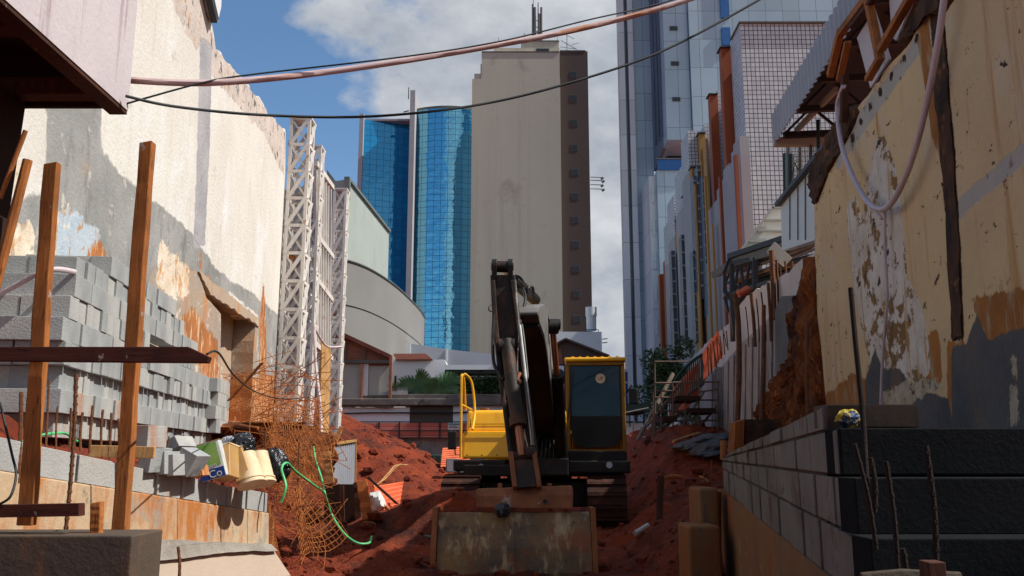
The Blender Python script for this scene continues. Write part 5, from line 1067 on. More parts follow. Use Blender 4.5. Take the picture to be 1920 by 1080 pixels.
fb('sign_board', 840, 867, 793, 806, 31.6, .03, 'paper', sg); fb('sign_header', 841, 866, 794, 796.4, 31.585, .012, 'teal_print', sg); fb('sign_print', 842, 856, 798.5, 799.5, 31.585, .012, 'print', sg); fb('sign_print', 842, 859, 801, 802, 31.585, .012, 'print', sg); fb('sign_symbol', 861, 865, 799, 804.5, 31.585, .012, 'print', sg)
# small machine and orange shutter beside the excavator
t = thing('site_generator', 'small grey box machine with wheel standing left of the excavator', 'machine', FY(845, 900, 24))
fb('cabinet', 836, 857, 860, 886, 24, .5, 'steel', t, .02); fb('cabinet_panel', 838, 854, 862, 884, 23.97, .02, 'zinc', t); fb('side_bracket', 858, 863, 862, 900, 24.1, .3, 'dark_steel', t)
mb = MB(); mb.disc(FY(868, 893, 24), (1, .2, 0), .24, .2, 20); mb.build('wheel', M['rubber'], t)
t = thing('orange_shutter', 'orange ribbed metal cover between the fence and the excavator hood', 'metal sheet', FY(850, 875, 27))
a = [FY(830, 840, 26.6), FY(880, 836, 27), FY(882, 872, 26.6), FY(826, 876, 26.2)]; mb = MB()
for k in range(9):
    u0, u1 = k / 9, (k + .8) / 9; mb.prism([a[0].lerp(a[3], u0), a[1].lerp(a[2], u0), a[1].lerp(a[2], u1), a[0].lerp(a[3], u1)], (0, .06, 0))
mb.build('slats', M['mesh_orange'], t); mb = MB(); mb.prism([p + Vector((0, .065, 0)) for p in a], (0, .03, 0)); mb.build('backing', M['bucket_edge'], t)
fb('water_drum', 808, 829, 852, 873, 28, .5, 'green_steel', None, .05); tag(C.objects['water_drum'], 'dark green drum standing against the far retaining wall', 'drum')
# ---- row of low houses
hw = thing('old_wall', 'long low street wall with white and brown stretches and a mossy concrete ledge', 'wall', FY(790, 793, 35))
fb('white_stretch', 560, 768, 764, 794, 35, .3, 'white_house', hw); fb('brown_stretch', 768.5, 849, 760, 794, 35.03, .3, 'brown_bld', hw); fb('white_stretch', 849.5, 960, 760, 794, 35, .3, 'white_house', hw)
fb('mossy_ledge', 560, 950, 747, 760, 34.7, .8, 'old_conc', hw, .03); fb('ledge_parapet', 735, 948, 739, 748, 34.8, .25, 'old_conc', hw, .02)
mb = MB(); mb.prism(rough_loop([FY(a, b, 34.8) for a, b in ((560, 756), (728, 758), (735, 763), (700, 766), (660, 762), (560, 768))], .2, .06, 3), (0, .1, 0)); mb.build('broken_plaster', M['old_conc'], hw)
mb = MB(); mb.tube([FY(600, 776, 34.9), FY(700, 774, 34.9), FY(850, 774, 34.9), FY(940, 770, 34.9)], .03, 6); mb.build('wall_cable', M['cable'], hw)
ho = thing('gable_house', 'brick gable house with patched beige wall panels behind the white columns', 'house', FY(680, 750, 38))
poly('gable', [(610, 690), (610, 640), (646, 630), (700, 655), (730, 672), (730, 684)], 38, .3, 'brick', ho)
mb = MB(); mb.beam(FY(644, 628, 37.9), FY(732, 669, 37.9), .5, .16, (0, 0, 1)); mb.beam(FY(600, 646, 37.9), FY(646, 628, 37.9), .5, .16, (0, 0, 1)); mb.build('roof_edge', M['roof_tile'], ho)
for x in (647, 683): fb('pillar', x - 2, x + 2, 640 if x < 660 else 655, 682, 37.9, .1, 'old_conc', ho)
fb('lintel', 610, 732, 675, 681, 37.75, .3, 'old_conc', ho); fb('wall_panel', 610, 675, 682, 757, 37.95, .3, 'beige_panel', ho); fb('white_pier', 676, 690, 682, 744, 37.9, .3, 'white_house', ho); fb('wall_panel', 691, 729, 686, 741, 37.97, .3, 'beige_panel', ho)
fb('brick_pier', 675, 679, 682, 760, 37.7, .2, 'brick', ho); fb('brick_pier', 729, 734, 666, 764, 37.7, .2, 'brick', ho); fb('wall_base', 676, 732, 742, 757, 37.85, .3, 'old_conc', ho)
ho = thing('white_house', 'white rendered house with red tiled roof and arched window behind the palm', 'house', FY(800, 740, 41))
poly('wall', [(735, 744), (735, 668), (744, 676), (833, 674), (838, 684), (838, 744)], 41, 3, 'white_house', ho)
mb = MB(); n = 24
for k in range(n):
    x0, x1 = 742 + k * 2.9, 742 + k * 2.9 + 2.9; a, b = FY(x0, 675, 40.8), FY(x1, 675, 40.8); c_, d_ = FY(738 + k * 2.55, 664, 43), FY(738 + (k + 1) * 2.55, 664, 43)
    m_ = (a + b) / 2; m2 = (c_ + d_) / 2; mb.tube([m_, m2], (b - a).length * .52, 6)
mb.build('tiled_roof', M['roof_tile'], ho)
poly('window', [(765, 740), (765, 716), (768, 711), (796, 710), (800, 714), (800, 740)], 40.97, .05, 'win_dark', ho); fb('window_bar', 779, 780.5, 711, 740, 40.93, .03, 'win_frame', ho)
mb = MB(); mb.prism([FY(740, 705, 40.95), FY(743, 704, 40.95), FY(743, 735, 40.95), FY(738, 728, 40.95)], (0, .04, 0)); mb.build('slit_window', M['win_dark'], ho)
ho = thing('blue_grey_building', 'long blue-grey windowless building with stepped roofline behind the low houses', 'building', FY(830, 700, 47))
poly('wall', [(688, 700), (688, 650), (758, 633), (768, 644), (840, 655), (960, 668), (960, 720), (688, 720)], 47, 8, 'blue_wall', ho)
poly('corner_strip', [(758, 632), (769, 644), (769, 700), (758, 700)], 46.93, .07, 'white_house', ho); fb('pilaster', 835, 838, 654, 700, 46.9, .1, 'white_house', ho)
pg = thing('pergola', 'white roof slab on dark beam over the planted terrace', 'pergola', FY(890, 740, 40))
fb('roof_slab', 834, 960, 684, 693, 38, 2.5, 'white_house', pg); fb('dark_beam', 834, 960, 693, 700, 38.2, 2.3, 'dark_steel', pg); fb('rail', 836, 950, 705, 707, 38.3, .1, 'white_steel', pg); fb('back_wall', 834, 960, 700, 746, 41.2, .3, 'brown_bld', pg); fb('post', 833.5, 836, 700, 746, 38.2, .1, 'dark_steel', pg)
# right of the boom
ho = thing('brown_gable_building', 'grey-brown gabled building with a patch of bare brick right of the arm', 'building', FY(1080, 760, 38))
poly('gable_wall', [(1010, 800), (1010, 662), (1034, 650), (1060, 637), (1140, 668), (1140, 800)], 38, 4, 'brown_bld', ho)
poly('brick_patch', [(1008, 684), (1008, 662), (1052, 655), (1056, 682)], 37.95, .05, 'brick', ho); fb('white_base', 1008, 1058, 686, 800, 37.9, .12, 'white_house', ho)
mb = MB(); mb.beam(FY(1005, 666, 37.9), FY(1060, 636, 37.9), .4, .08, (0, 0, 1)); mb.beam(FY(1060, 636, 37.9), FY(1142, 668, 37.9), .4, .08, (0, 0, 1)); mb.build('roof_edge', M['old_conc'], ho)
ho = thing('white_block', 'plain white flat-roofed block with a round white water tank behind the gable', 'building', FY(1080, 700, 50))
fb('wall', 1000, 1129, 622, 720, 50, 8, 'white_house', ho); 
mb = MB(); c = FY(1109, 620, 51); mb.tube([c, c + Vector((0, 0, 1.35))], .29, 20); mb.tube([c + Vector((0, 0, .85)), c + Vector((0, 0, 1.38))], .33, 20); tk = mb.build('water_tank', M['white_panel'], ho, smooth=True)
mb = MB(); mb.tube([FY(1096, 618, 50.2), FY(1122, 618, 50.2)], .02, 5); mb.tube([FY(1122, 618, 50.2), FY(1122, 624, 50.2)], .02, 5); mb.build('roof_rail', M['dark_steel'], ho)
for y in (636, 643): mb = MB(); mb.tube([FY(1129, y, 50), FY(1139, y - 1, 50)], .03, 5); mb.build('bracket', M['steel'], ho)
fb('blue_window_building', 1128, 1178, 692, 800, 60, 5, 'white_house'); ob = C.objects['blue_window_building']; tag(ob, 'small distant building with blue window bays seen right of the cab', 'building')
for i in range(4):
    for k in range(3): fb('window', 1131 + i * 12, 1141 + i * 12, 697 + k * 22, 714 + k * 22, 59.9, .1, 'blue_strip', ob)
cn = thing('dark_canopy', 'dark green flat canopy on posts right of the excavator cab', 'canopy', FY(1190, 800, 33))
fb('canopy_roof', 1150, 1218, 756, 771, 30, 3, 'green_steel', cn); fb('canopy_post', 1206, 1209, 770, 800, 30.2, .08, 'green_steel', cn); fb('canopy_post', 1180, 1182, 770, 800, 30.2, .08, 'green_steel', cn); fb('canopy_rail', 1150, 1216, 790, 793, 30.2, .08, 'green_steel', cn)
fb('white_boundary_wall', 1150, 1216, 794, 822, 30.5, .2, 'white_house'); tag(C.objects['white_boundary_wall'], 'low pale blue-white wall right of the excavator cab', 'wall')
mb = MB(); mb.tube([FY(1165, 822, 29), FY(1215, 814, 29)], .03, 5); mb.tube([FY(1190, 790, 29), FY(1186, 820, 29)], .03, 5); mb.tube([FY(1168, 775, 29), FY(1216, 765, 29)], .03, 5); mb.tube([FY(1196, 818, 28.5), FY(1204, 800, 28.5)], .04, 5); tag(mb.build('pipe_barrier', M['steel']), 'thin grey pipe barrier in front of the low pale wall', 'barrier')
# ---- curved grey building and green-grey one
ho = thing('curved_building', 'windowless grey building with curved facade behind the lattice columns', 'building', FY(700, 700, 40))
mb = MB(); H = FY(645, 488, 38).z; pts = []
for (px, Y) in ((600, 37.2), (645, 38), (680, 39.3), (710, 41.2), (735, 43.4), (755, 45.8), (772, 48.4), (786, 51), (796, 54)): pts.append(Vector((FY(px, 600, Y).x, Y, 0)))
pts = smoothpath(pts, 6); vs = []; lv = [2.0, 5.2, 6.6, 8.0, H]
for p in pts:
    vs += [(p.x, p.y, 2.0), (p.x, p.y, H), (p.x - 1.5, p.y + .6, H), (p.x - 1.5, p.y + .6, 2.0)]
f = []
for i in range(len(pts) - 1):
    for k in range(4): f.append((4 * i + k, 4 * i + 4 + k, 4 * i + 4 + (k + 1) % 4, 4 * i + (k + 1) % 4))
f += [(0, 1, 2, 3), tuple(4 * (len(pts) - 1) + q for q in (3, 2, 1, 0))]; mb.add(vs, f); mb.build('curved_wall', M['grey_curve'], ho, smooth=True)
for z in (4.6, 6.2, 7.9, H):
    mb = MB(); mb.tube([(p.x + .01, p.y - .03, z) for p in pts], .025 if z < H else .06, 5); mb.build('joint_line' if z < H else 'coping', M['green_dark'], ho)
mb = MB(); e = pts[-1]
for z in (8.4, 7.9, 7.2): mb.box((e.x + .25, e.y - .4, z - .6), (.5, .3, .28))
mb.build('corbel', M['brown_bld'], ho, bevel=.03)
ho = thing('green_grey_building', 'pale green-grey building with sloping parapet above the curved one', 'building', FY(690, 600, 45))
GG = [(646, 42.0), (690, 46.8), (729, 52.5)]; zt = FY(650, 336, 42).z; mb = MB()
p0, p2 = FY(646, 450, 42), FY(729, 450, 52.5)
mb.hexa([Vector((p0.x, 42, 2)), Vector((p2.x, 52.5, 2)), Vector((p2.x - 4, 54, 2)), Vector((p0.x - 4, 44, 2)), Vector((p0.x, 42, zt)), Vector((p2.x, 52.5, zt)), Vector((p2.x - 4, 54, zt)), Vector((p0.x - 4, 44, zt))]); mb.build('wall', M['green_grey'], ho)
fb('parapet_post', 646, 655, 332, 372, 41.9, .3, 'green_dark', ho); fb('parapet_side', 636, 648, 346, 375, 43, .3, 'green_dark', ho); poly('parapet_slab', [(613, 318), (636, 348), (636, 400), (613, 400)], 44, .3, 'green_dark', ho)
mb = MB(); mb.beam(Vector((p0.x, 41.97, zt + .06)), Vector((p2.x, 52.45, zt + .06)), .25, .14); mb.build('coping', M['green_dark'], ho)
# ---- glass towers
def uvgrid(o, fn_):
    me = o.data; uv = me.uv_layers.new(name='uv')
    for l in me.loops: uv.data[l.index].uv = fn_(me.vertices[l.vertex_index].co)
gt = thing('glass_tower', 'blue mirrored glass office tower with a flat wing, a pale fin and a curved wing', 'building', FY(770, 700, 110))
YG = 110.0
x0, x1 = FY(677, 400, YG).x, FY(766, 400, YG).x; zt = FY(720, 224, YG).z
mb = MB(); mb.add([(x0, YG, 2), (x1, YG + 2, 2), (x1, YG + 2, zt), (x0, YG, zt)], [(0, 1, 2, 3)]); mb.add([(x0, YG + .02, 2), (x0, YG + 20, 2), (x0, YG + 20, zt), (x0, YG + .02, zt), (x1, YG + 2.02, 2), (x1, YG + 20, 2), (x1, YG + 20, zt), (x1, YG + 2.02, zt)], [(0, 1, 2, 3), (4, 7, 6, 5), (3, 2, 6, 7)])
o = mb.build('flat_glass_wing', M['glass_blue'], gt, fixn=False); uvgrid(o, lambda c: (c.x - x0, c.z))
c, d = fbox(670, 677, 224, 700, YG - .3, 1.5); mb = MB(); mb.box((x0 - .25, YG, (2 + zt) / 2 + .3), (.55, 1.2, zt - 2 + .6)); mb.build('edge_strip', M['fin'], gt)
mb = MB(); mb.box(((x0 + x1) / 2, YG + 1.2, zt + .1), (x1 - x0, 1.8, .25)); mb.build('roof_edge', M['fin'], gt)
xf0, xf1 = FY(765, 400, YG - 3).x, FY(774.5, 400, YG - 3).x; zf = FY(769, 172, YG - 3).z
mb = MB(); mb.box(((xf0 + xf1) / 2, YG, (zf + 2) / 2), (xf1 - xf0, 7, zf - 2)); mb.build('pale_fin', M['fin'], gt)
mb = MB(); mb.tube([((xf0 + xf1) / 2 - .6, YG - 3, zf - 1), ((xf0 + xf1) / 2 - .6, YG - 3, zf + .6)], .06, 5); mb.tube([((xf0 + xf1) / 2 - 1.2, YG - 3, zf - 2.8), ((xf0 + xf1) / 2 - .5, YG - 3, zf - 2.6)], .08, 5); mb.build('camera_bracket', M['dark_steel'], gt)
xr0 = xf1; xr1 = FY(900, 400, YG).x; zc = FY(820, 192, YG - 4).z; n = 28; vs = []; uvs = []
arc = 0; prev = None
for i in range(n + 1):
    t_ = i / n; th = R(-24 + 50 * t_); x = xr0 + (xr1 - xr0) * (math.sin(th) - math.sin(R(-24))) / (math.sin(R(26)) - math.sin(R(-24))); y = YG - 1.0 - 11.5 * (math.cos(th) - math.cos(R(26)))
    if prev: arc += math.hypot(x - prev[0], y - prev[1])
    prev = (x, y); vs += [(x, y, 2), (x, y, zc)]; uvs += [arc, arc]
mb = MB(); mb.add(vs, [(2 * i, 2 * i + 2, 2 * i + 3, 2 * i + 1) for i in range(n)])
o = mb.build('curved_glass_wing', M['glass_teal'], gt, fixn=False, smooth=True); me = o.data; uv = me.uv_layers.new(name='uv')
for l in me.loops: uv.data[l.index].uv = (uvs[l.vertex_index], me.vertices[l.vertex_index].co.z)
mb = MB(); mb.prism([(vs[2 * i][0], vs[2 * i][1] + .02, zc) for i in range(n + 1)], (0, 0, .35)); mb.build('roof_slab', M['green_dark'], gt)
# ---- beige tower
bt_ = thing('beige_tower', 'tall windowless beige tower with a mauve-brown side strip and rooftop antennas', 'building', FY(980, 700, 90))
YB = 90.0
def bx(px0, px1, py0, py1, Y, dep, mt, name, parent=None):
    xa, xb = FY(px0, 400, Y).x, FY(px1, 400, Y).x; za, zb_ = FY(960, py1, Y).z, FY(960, py0, Y).z; mb = MB(); mb.box(((xa + xb) / 2, Y + dep / 2, (za + zb_) / 2), (xb - xa, dep, zb_ - za)); return mb.build(name, M[mt], parent or bt_)
bx(883, 1053, 148, 720, YB, 14, 'beige', 'main_shaft'); bx(901, 1052.5, 97, 148, YB + .02, 13.9, 'beige', 'upper_stage'); bx(887, 901, 138, 148, YB + .3, 13, 'beige', 'step_block'); bx(899, 902, 120, 140, YB + .5, 12, 'beige', 'step_block')
bx(925, 1052, 90, 97, YB + 1, 11, 'beige', 'parapet'); bx(978, 1051, 77, 90, YB + 1.2, 10, 'beige', 'lift_house'); bx(1007, 1032, 91, 97, YB + .9, .2, 'win_dark', 'vent_slot')
bx(901, 1052, 96, 97.5, YB - .06, .1, 'old_conc', 'coping'); bx(978, 1052, 75.5, 77, YB + 1.1, 10.2, 'green_dark', 'coping')
bx(1053.2, 1107, 96, 700, YB + .8, 12, 'brown_bld', 'side_strip'); bx(1053, 1103, 94, 96, YB + .75, 12.1, 'old_conc', 'coping')
mb = MB(); mb.box((FY(1053, 400, YB).x + .02, YB + .4, 20 + 15), (.12, .9, 60)) ; 
for y in (140, 184, 230, 276.5, 322.5, 368, 412, 457.5, 504, 551, 598):
    wf = bx(1072, 1086, y - 6.5, y + 6.5, YB + .775, .2, 'win_frame', 'window')
    for k in range(3): bx(1073, 1085, y - 5.6 + 4.0 * k, y - 5.6 + 4.0 * k + 2.9, YB + .76, .08, 'win_dark', 'pane', wf)
def mast(px, y0, y1, Y, r, parent, name='mast'): mb = MB(); mb.tube([FY(px, y1, Y), FY(px, y0, Y)], r, 6); mb.build(name, M['steel'], parent)
an = thing('antenna_cluster', 'cluster of tall radio antennas on the beige tower roof', 'antenna', FY(1006, 77, 94))
for px, y0, y1, r in ((999, 8, 77, .12), (1003, 14, 65, .14), (1000, -6, 10, .04), (1009, 5, 77, .06), (1010.5, 26, 64, .16), (1015, 14, 77, .13), (1012, 40, 77, .05), (983, 62, 77, .04), (1045, 70, 78, .03)): mast(px, y0, y1, 94, r, an)
mb = MB()
for y in (38, 50, 58): mb.tube([FY(997, y, 94), FY(1017, y + 2, 94)], .05, 5)
mb.build('cross_arm', M['steel'], an)
an = thing('tv_aerial', 'thin television aerial on the brown strip roof of the beige tower', 'antenna', FY(1064, 95, 94))
mb = MB(); mb.tube([FY(1063, 95, 94), FY(1063, 64, 94)], .05, 5); mb.tube([FY(1052, 76, 94), FY(1082, 93, 94)], .05, 5); mb.tube([FY(1062, 66, 94), FY(1077, 73, 94)], .04, 5); mb.tube([FY(1072, 84, 94), FY(1086, 80, 94)], .03, 5); mb.tube([FY(1050, 88, 94), FY(1080, 92, 94)], .03, 5); mb.build('aerial', M['steel'], an)
lf = thing('billboard_lamps', 'group of thin lamp brackets jutting from the right edge of the beige tower', 'lamp bracket', FY(1108, 345, 91))
for i, y in enumerate((333, 339, 347, 355)):
    x1 = 1131 if i % 2 == 0 else 1133; mb = MB(); mb.tube([FY(1107, y - 1, 91), FY(x1, y, 91)], .05, 5); mb.tube([FY(x1 - 4, y + 3, 91), FY(x1, y, 91)], .13, 6); mb.build('lamp_arm', M['steel'], lf)
mb = MB(); mb.tube([FY(935, 90, 92), FY(935, 70, 92)], .03, 5); tag(mb.build('lightning_rod', M['steel']), 'single thin lightning rod on the left of the beige tower roof', 'antenna')
# an office block behind the viewer that the curved glass mirrors
bb = thing('office_block', 'dark slender office block across the street behind the viewer', 'building', (-20, -95, 2))
mb = MB(); mb.box((-20, -100, 26), (11, 14, 60)); mb.build('block_body', M['slate_glass'], bb); mb = MB()
for k in range(14): mb.box((-19, -92.8, 6 + k * 3.4), (9 + 2 * math.sin(k), .5, 1.1))
mb.build('balconies', M['beige'], bb)
mb = MB(); mb.box((-34, -98, 18), (12, 10, 34)); tag(mb.build('office_block', M['beige']), 'pale lower block beside the slender block behind the viewer', 'building')
# ---- plants
def leaf_blob(name, c, rad, n, size, mt, lab, cat, group=None, trunk=None, seed=1, zs=1.0):
    rl = random.Random(seed); t = thing(name, lab, cat, (c[0], c[1], c[2] - rad[2]), 0, group); mb = MB(); cl_ = [(rl.gauss(0, .45), rl.gauss(0, .45), rl.gauss(0, .45), rl.uniform(.3, .55)) for _ in range(16)]
    for i in range(n):
        q = rl.choice(cl_); d = Vector((rl.gauss(0, 1), rl.gauss(0, 1), rl.gauss(0, 1))).normalized() * q[3] * rl.uniform(.6, 1.05)
        p = Vector((c[0] + (q[0] + d.x) * rad[0], c[1] + (q[1] + d.y) * rad[1], c[2] + (q[2] + d.z) * rad[2])); a = Vector((rl.gauss(0, 1), rl.gauss(0, 1), rl.gauss(0, .6))).normalized(); b = a.cross(Vector((rl.gauss(0, 1), rl.gauss(0, 1), rl.gauss(0, 1)))).normalized(); s = size * rl.uniform(.6, 1.4)
        mb.add([p - a * s, p + b * s * .4, p + a * s, p - b * s * .4], [(0, 1, 2, 3)])
    mb.build('foliage', M[mt], t, fixn=False)
    mb = MB(); mb.tube([(c[0], c[1], c[2] - rad[2] * 1.6), (c[0] + .05, c[1], c[2])], .06, 6); mb.build('stem', M['bark'], t); return t
for i, (px, py, Y, rx, rz_, lab) in enumerate(((856, 724, 38.6, .55, .5, 'dark leafy shrub at the left end of the terrace under the pergola'), (888, 724, 38.7, .6, .5, 'dark leafy shrub in the middle of the terrace under the pergola'), (915, 726, 38.6, .5, .45, 'dark leafy shrub behind the yellow hand rail on the terrace'), (938, 722, 38.4, .5, .6, 'dark leafy shrub on the terrace right beside the excavator arm'))):
    c = FY(px, py, Y); leaf_blob('shrub', c, (rx, .5, rz_), 1500, .07, 'leaf', lab, 'shrub', 'terrace shrubs', seed=i + 3)
c = FY(1245, 712, 33); leaf_blob('street_tree', c, (.95, .9, 1.15), 5200, .085, 'leaf', 'round dark green tree behind the scaffold on the right', 'tree', seed=20)
c = FY(805, 740, 37.6); t = thing('palm', 'feathery green palm in front of the white house window', 'palm tree', c); rl = random.Random(5)
for k in range(13):
    a = R(-75 + k * 19 + rl.uniform(-8, 8)); mb = MB(); pts = []; ln_ = rl.uniform(1.2, 2.1); az = rl.uniform(-.6, .6)
    for j_ in range(11):
        s = j_ / 10; pts.append(c + Vector((math.sin(a * .9) * ln_ * s, az * s, ln_ * (s * math.cos(a * .6) * 1.0 - .55 * s * s))))
    mb.tube(pts, .012, 4)
    for j_ in range(1, 40):
        s = j_ / 40; i0 = int(s * 10); p = pts[i0].lerp(pts[min(i0 + 1, 10)], s * 10 - i0); dd = (pts[min(i0 + 1, 10)] - pts[max(i0 - 1, 0)]).normalized(); side = dd.cross(Vector((0, 1, .2))).normalized()
        for sg_ in (-1, 1):
            q = p + (side * sg_ * .8 + dd * .6 - Vector((0, 0, .25))).normalized() * .42 * (1 - .5 * s); mb.add([p, p + dd * .05, q, q - dd * .02], [(0, 1, 2, 3)])
    mb.build('frond', M['palm'], t, fixn=False)
# =====================================================================  RIGHT: BUILDINGS BEHIND
R3 = (6.1, 0.0636)
ct_ = thing('clad_tower', 'very tall tower in blue-grey cladding with pale edge strips and a blue enamel stripe', 'building', FY(1300, 700, 75))
def bc(px0, px1, py0, py1, Y, dep, mt, name, parent=ct_):
    return bx(px0, px1, py0, py1, Y, dep, mt, name, parent)
bc(1168, 1179, -420, 860, 74.6, 1.2, 'clad_pale', 'edge_strip'); bc(1179, 1186, -420, 860, 75.2, .8, 'slate_glass', 'dark_groove'); bc(1186, 1196, -420, 860, 74.6, 1.2, 'clad_pale', 'edge_strip')
bc(1196, 1229, -420, 860, 75, 10, 'clad', 'side_cladding')
mb = MB(); a = FY(1229, 400, 75); b = FY(1257, 400, 70.5); zt = 75; zb = FY(1240, 300, 72).z
mb.prism([(a.x, 75, zb), (b.x, 70.4, zb + 1.6), (b.x, 70.4, zt), (a.x, 75, zt)], (.3, .3, 0)); mb.build('slanted_face', M['clad_dark'], ct_)
for u in (.25, .5, .72):
    mb = MB(); p = a.lerp(b, u); mb.beam((p.x - .03, p.y - .03, zb + 2), (p.x + .2, p.y - .03, zt), .22, .06, (0, 1, 0)); mb.build('groove', M['slate_glass'], ct_)
bc(1256, 1306, -420, 262, 70, 8, 'clad', 'front_cladding'); bc(1306.5, 1640, -420, 262, 69.6, 8, 'clad', 'front_cladding')
bc(1304, 1306.4, -420, 262, 69.9, .3, 'slate_glass', 'shadow_joint')
for y in (52.5, 118.5, 185.5): bc(1269, 1284, y - 3.5, y + 3.5, 69.9, .3, 'win_dark', 'vent')
for (y0, y1) in ((-300, -60), (-55, 33), (51, 84)): bc(1370, 1387, y0, y1, 69.4, .3, 'blue_strip', 'blue_stripe')
bc(1256, 1300, 262.5, 300, 74, 5, 'win_dark', 'recess'); bc(1236, 1300, 298, 318, 69.8, .15, 'blue_strip', 'balcony_glass'); bc(1234, 1300, 296.5, 298, 69.7, .3, 'steel', 'balcony_rail')
bc(1234, 1300, 319, 860, 70, 10, 'clad', 'lower_block'); bc(1219, 1234, 330, 860, 70.5, 10, 'clad_pale', 'lower_side')
for k in range(7): bc(1223 - k * .2, 1228 - k * .2, 350 + k * 62, 380 + k * 62, 70.4, .2, 'paper', 'side_window')
tb = thing('tiled_building', 'long building clad in small white square tiles with orange and yellow vertical fins', 'building', FY(1460, 700, 32))
ztile = FY(1460, 42, 30).z
def tbx(px0, px1, yt, Y, dep, mt, name, yb=720, pym=400):
    xa, xb = FY(px0, pym, Y).x, FY(px1, pym, Y).x; z1, z0 = FY(960 + 400, yt, Y).z, FY(1360, yb, Y).z; mb = MB(); mb.box(((xa + xb) / 2, Y + dep / 2, (z1 + z0) / 2), (xb - xa, dep, z1 - z0)); return mb.build(name, M[mt], tb)
tbx(1408, 1760, 42, 30, 1.2, 'tile', 'tiled_front', pym=420); tbx(1406, 1764, 39.5, 29.9, 1.4, 'green_dark', 'roof_coping', 42, pym=420)
for i, (pf, yt, Y, ps) in enumerate(((1408, 42, 30.0, 1390), (1390, 88, 31.9, 1370), (1357, 178, 36.0, 1344), (1330, 248, 40.0, 1326))):
    pass
# receding tiled flank seen edge-on, then the protruding steps
def flank(Y0, Y1, x0, x1, zt_, mt, name):
    mb = MB(); mb.hexa([(x0, Y0, 2), (x1, Y1, 2), (x1 + .5, Y1, 2), (x0 + .5, Y0, 2), (x0, Y0, zt_), (x1, Y1, zt_), (x1 + .5, Y1, zt_), (x0 + .5, Y0, zt_)]); return mb.build(name, M[mt], tb)
xf = FY(1408, 420, 30).x
flank(30.01, 31.6, xf - .01, xf + .02, ztile - .003, 'tile_side', 'tiled_flank')
for (p0, p1, yt, Y, mt) in ((1366, 1386, 88, 31.7, 'fin_orange'), (1340, 1355, 176, 35.8, 'fin_orange'), (1317, 1328, 249, 39.9, 'fin_yellow'), (1299, 1309, 313, 40.1, 'fin_yellow'), (1283, 1292, 366, 44.8, 'fin_yellow'), (1268, 1277, 412, 49.8, 'fin_yellow')):
    tbx(p0 + 1, p1 + 1, yt, Y, .4, mt, 'vertical_fin'); tbx(p0 - 1, p1 + 2, yt - 1.5, Y - .1, .6, 'dark_steel', 'fin_cap', yt)
for (p0, p1, yt, Y) in ((1386, 1412, 92, 31.9), (1355, 1376, 170, 35.9), (1328, 1352, 232, 39.95), (1296, 1318, 245, 40.3), (1281, 1302, 312, 45), (1264, 1286, 366, 50), (1256, 1272, 410, 55)):
    sm_ = p0 < 1300; tbx(p0, p1, yt, Y + .15, .045 * Y, 'tile' if sm_ else 'tile_side', 'tiled_step', yt + 75 if sm_ else 720)
    if sm_: tbx(p0, p1, yt + 75, Y + .2, .045 * Y, 'lilac', 'lower_cladding')
for (p0, p1, yt, Y) in ((1394, 1412, 255, 29.2), (1389, 1394.5, 272, 29.6), (1380, 1389.5, 300, 30.4), (1371, 1380.5, 306, 31.3), (1362, 1370, 332, 33.0), (1356, 1362.5, 345, 33.8), (1347, 1356, 372, 34.6), (1338, 1345, 384, 35.4), (1331, 1338.5, 404, 36.2), (1290, 1300, 590, 46), (1250, 1262, 560, 56), (1325, 1332, 490, 38), (1308, 1316, 560, 42)):
    tbx(p0, p1, yt, Y, .9, 'lilac', 'lower_cladding')
for (p0, p1, yt, yb, Y) in ((1311, 1318, 310, 560, 39.2), (1303, 1311, 330, 545, 39.6), (1290, 1300, 382, 620, 44.2), (1277, 1284, 440, 640, 48.9), (1268, 1275, 452, 660, 52), (1256, 1263, 470, 665, 49.4), (1276, 1283, 440, 640, 44.6), (1320, 1328, 330, 590, 38.5), (1296, 1301, 470, 640, 40.0)):
    w_ = tbx(p0, p1, yt, Y, .8, 'slate_glass', 'window_band', yb)
    n = int((yb - yt) / 24)
    for k in range(n): 
        xa, xb = FY(p0, 400, Y).x, FY(p1, 400, Y).x; z = FY(1360, yt + 24 * k + 10, Y).z; mb = MB(); mb.box(((xa + xb) / 2, Y - .04, z), (xb - xa + .08, .1, .09)); mb.build('sill', M['lilac'], w_)
for (p0, p1, yt, Y, mt) in ((1352, 1357, 330, 32.4, 'fin_orange'), (1383, 1389, 290, 29.0, 'fin_orange'), (1324, 1328, 330, 35.6, 'fin_yellow'), (1334, 1337, 420, 34.8, 'fin_yellow')): tbx(p0, p1, yt, Y, .2, mt, 'thin_fin')
mb = MB(); x_ = xf + .9; mb.hexa([(x_, 31.0, 2), (x_ + 20, 31.0, 2), (x_ + 22, 66, 2), (x_ + .085 * 35, 66, 2), (x_, 31.0, ztile - .1), (x_ + 20, 31.0, ztile - .1), (x_ + 22, 66, ztile - .1), (x_ + .085 * 35, 66, ztile - .1)]); mb.build('main_body', M['lilac'], tb)
for (p0, p1, yt, Y, mt) in ((1319, 1324, 300, 39.0, 'fin_yellow'), (1284, 1288, 400, 48.8, 'fin_yellow'), (1305, 1308, 345, 39.4, 'fin_yellow'), (1288, 1291, 400, 44.3, 'fin_yellow'), (1269, 1273, 430, 49.2, 'fin_yellow'), (1329, 1333, 260, 37.8, 'fin_yellow'), (1243, 1254, 489, 58, 'fin_orange'), (1233, 1242, 514, 60, 'fin_orange')):
    tbx(p0, p1, yt, Y, .6, mt, 'vertical_fin')
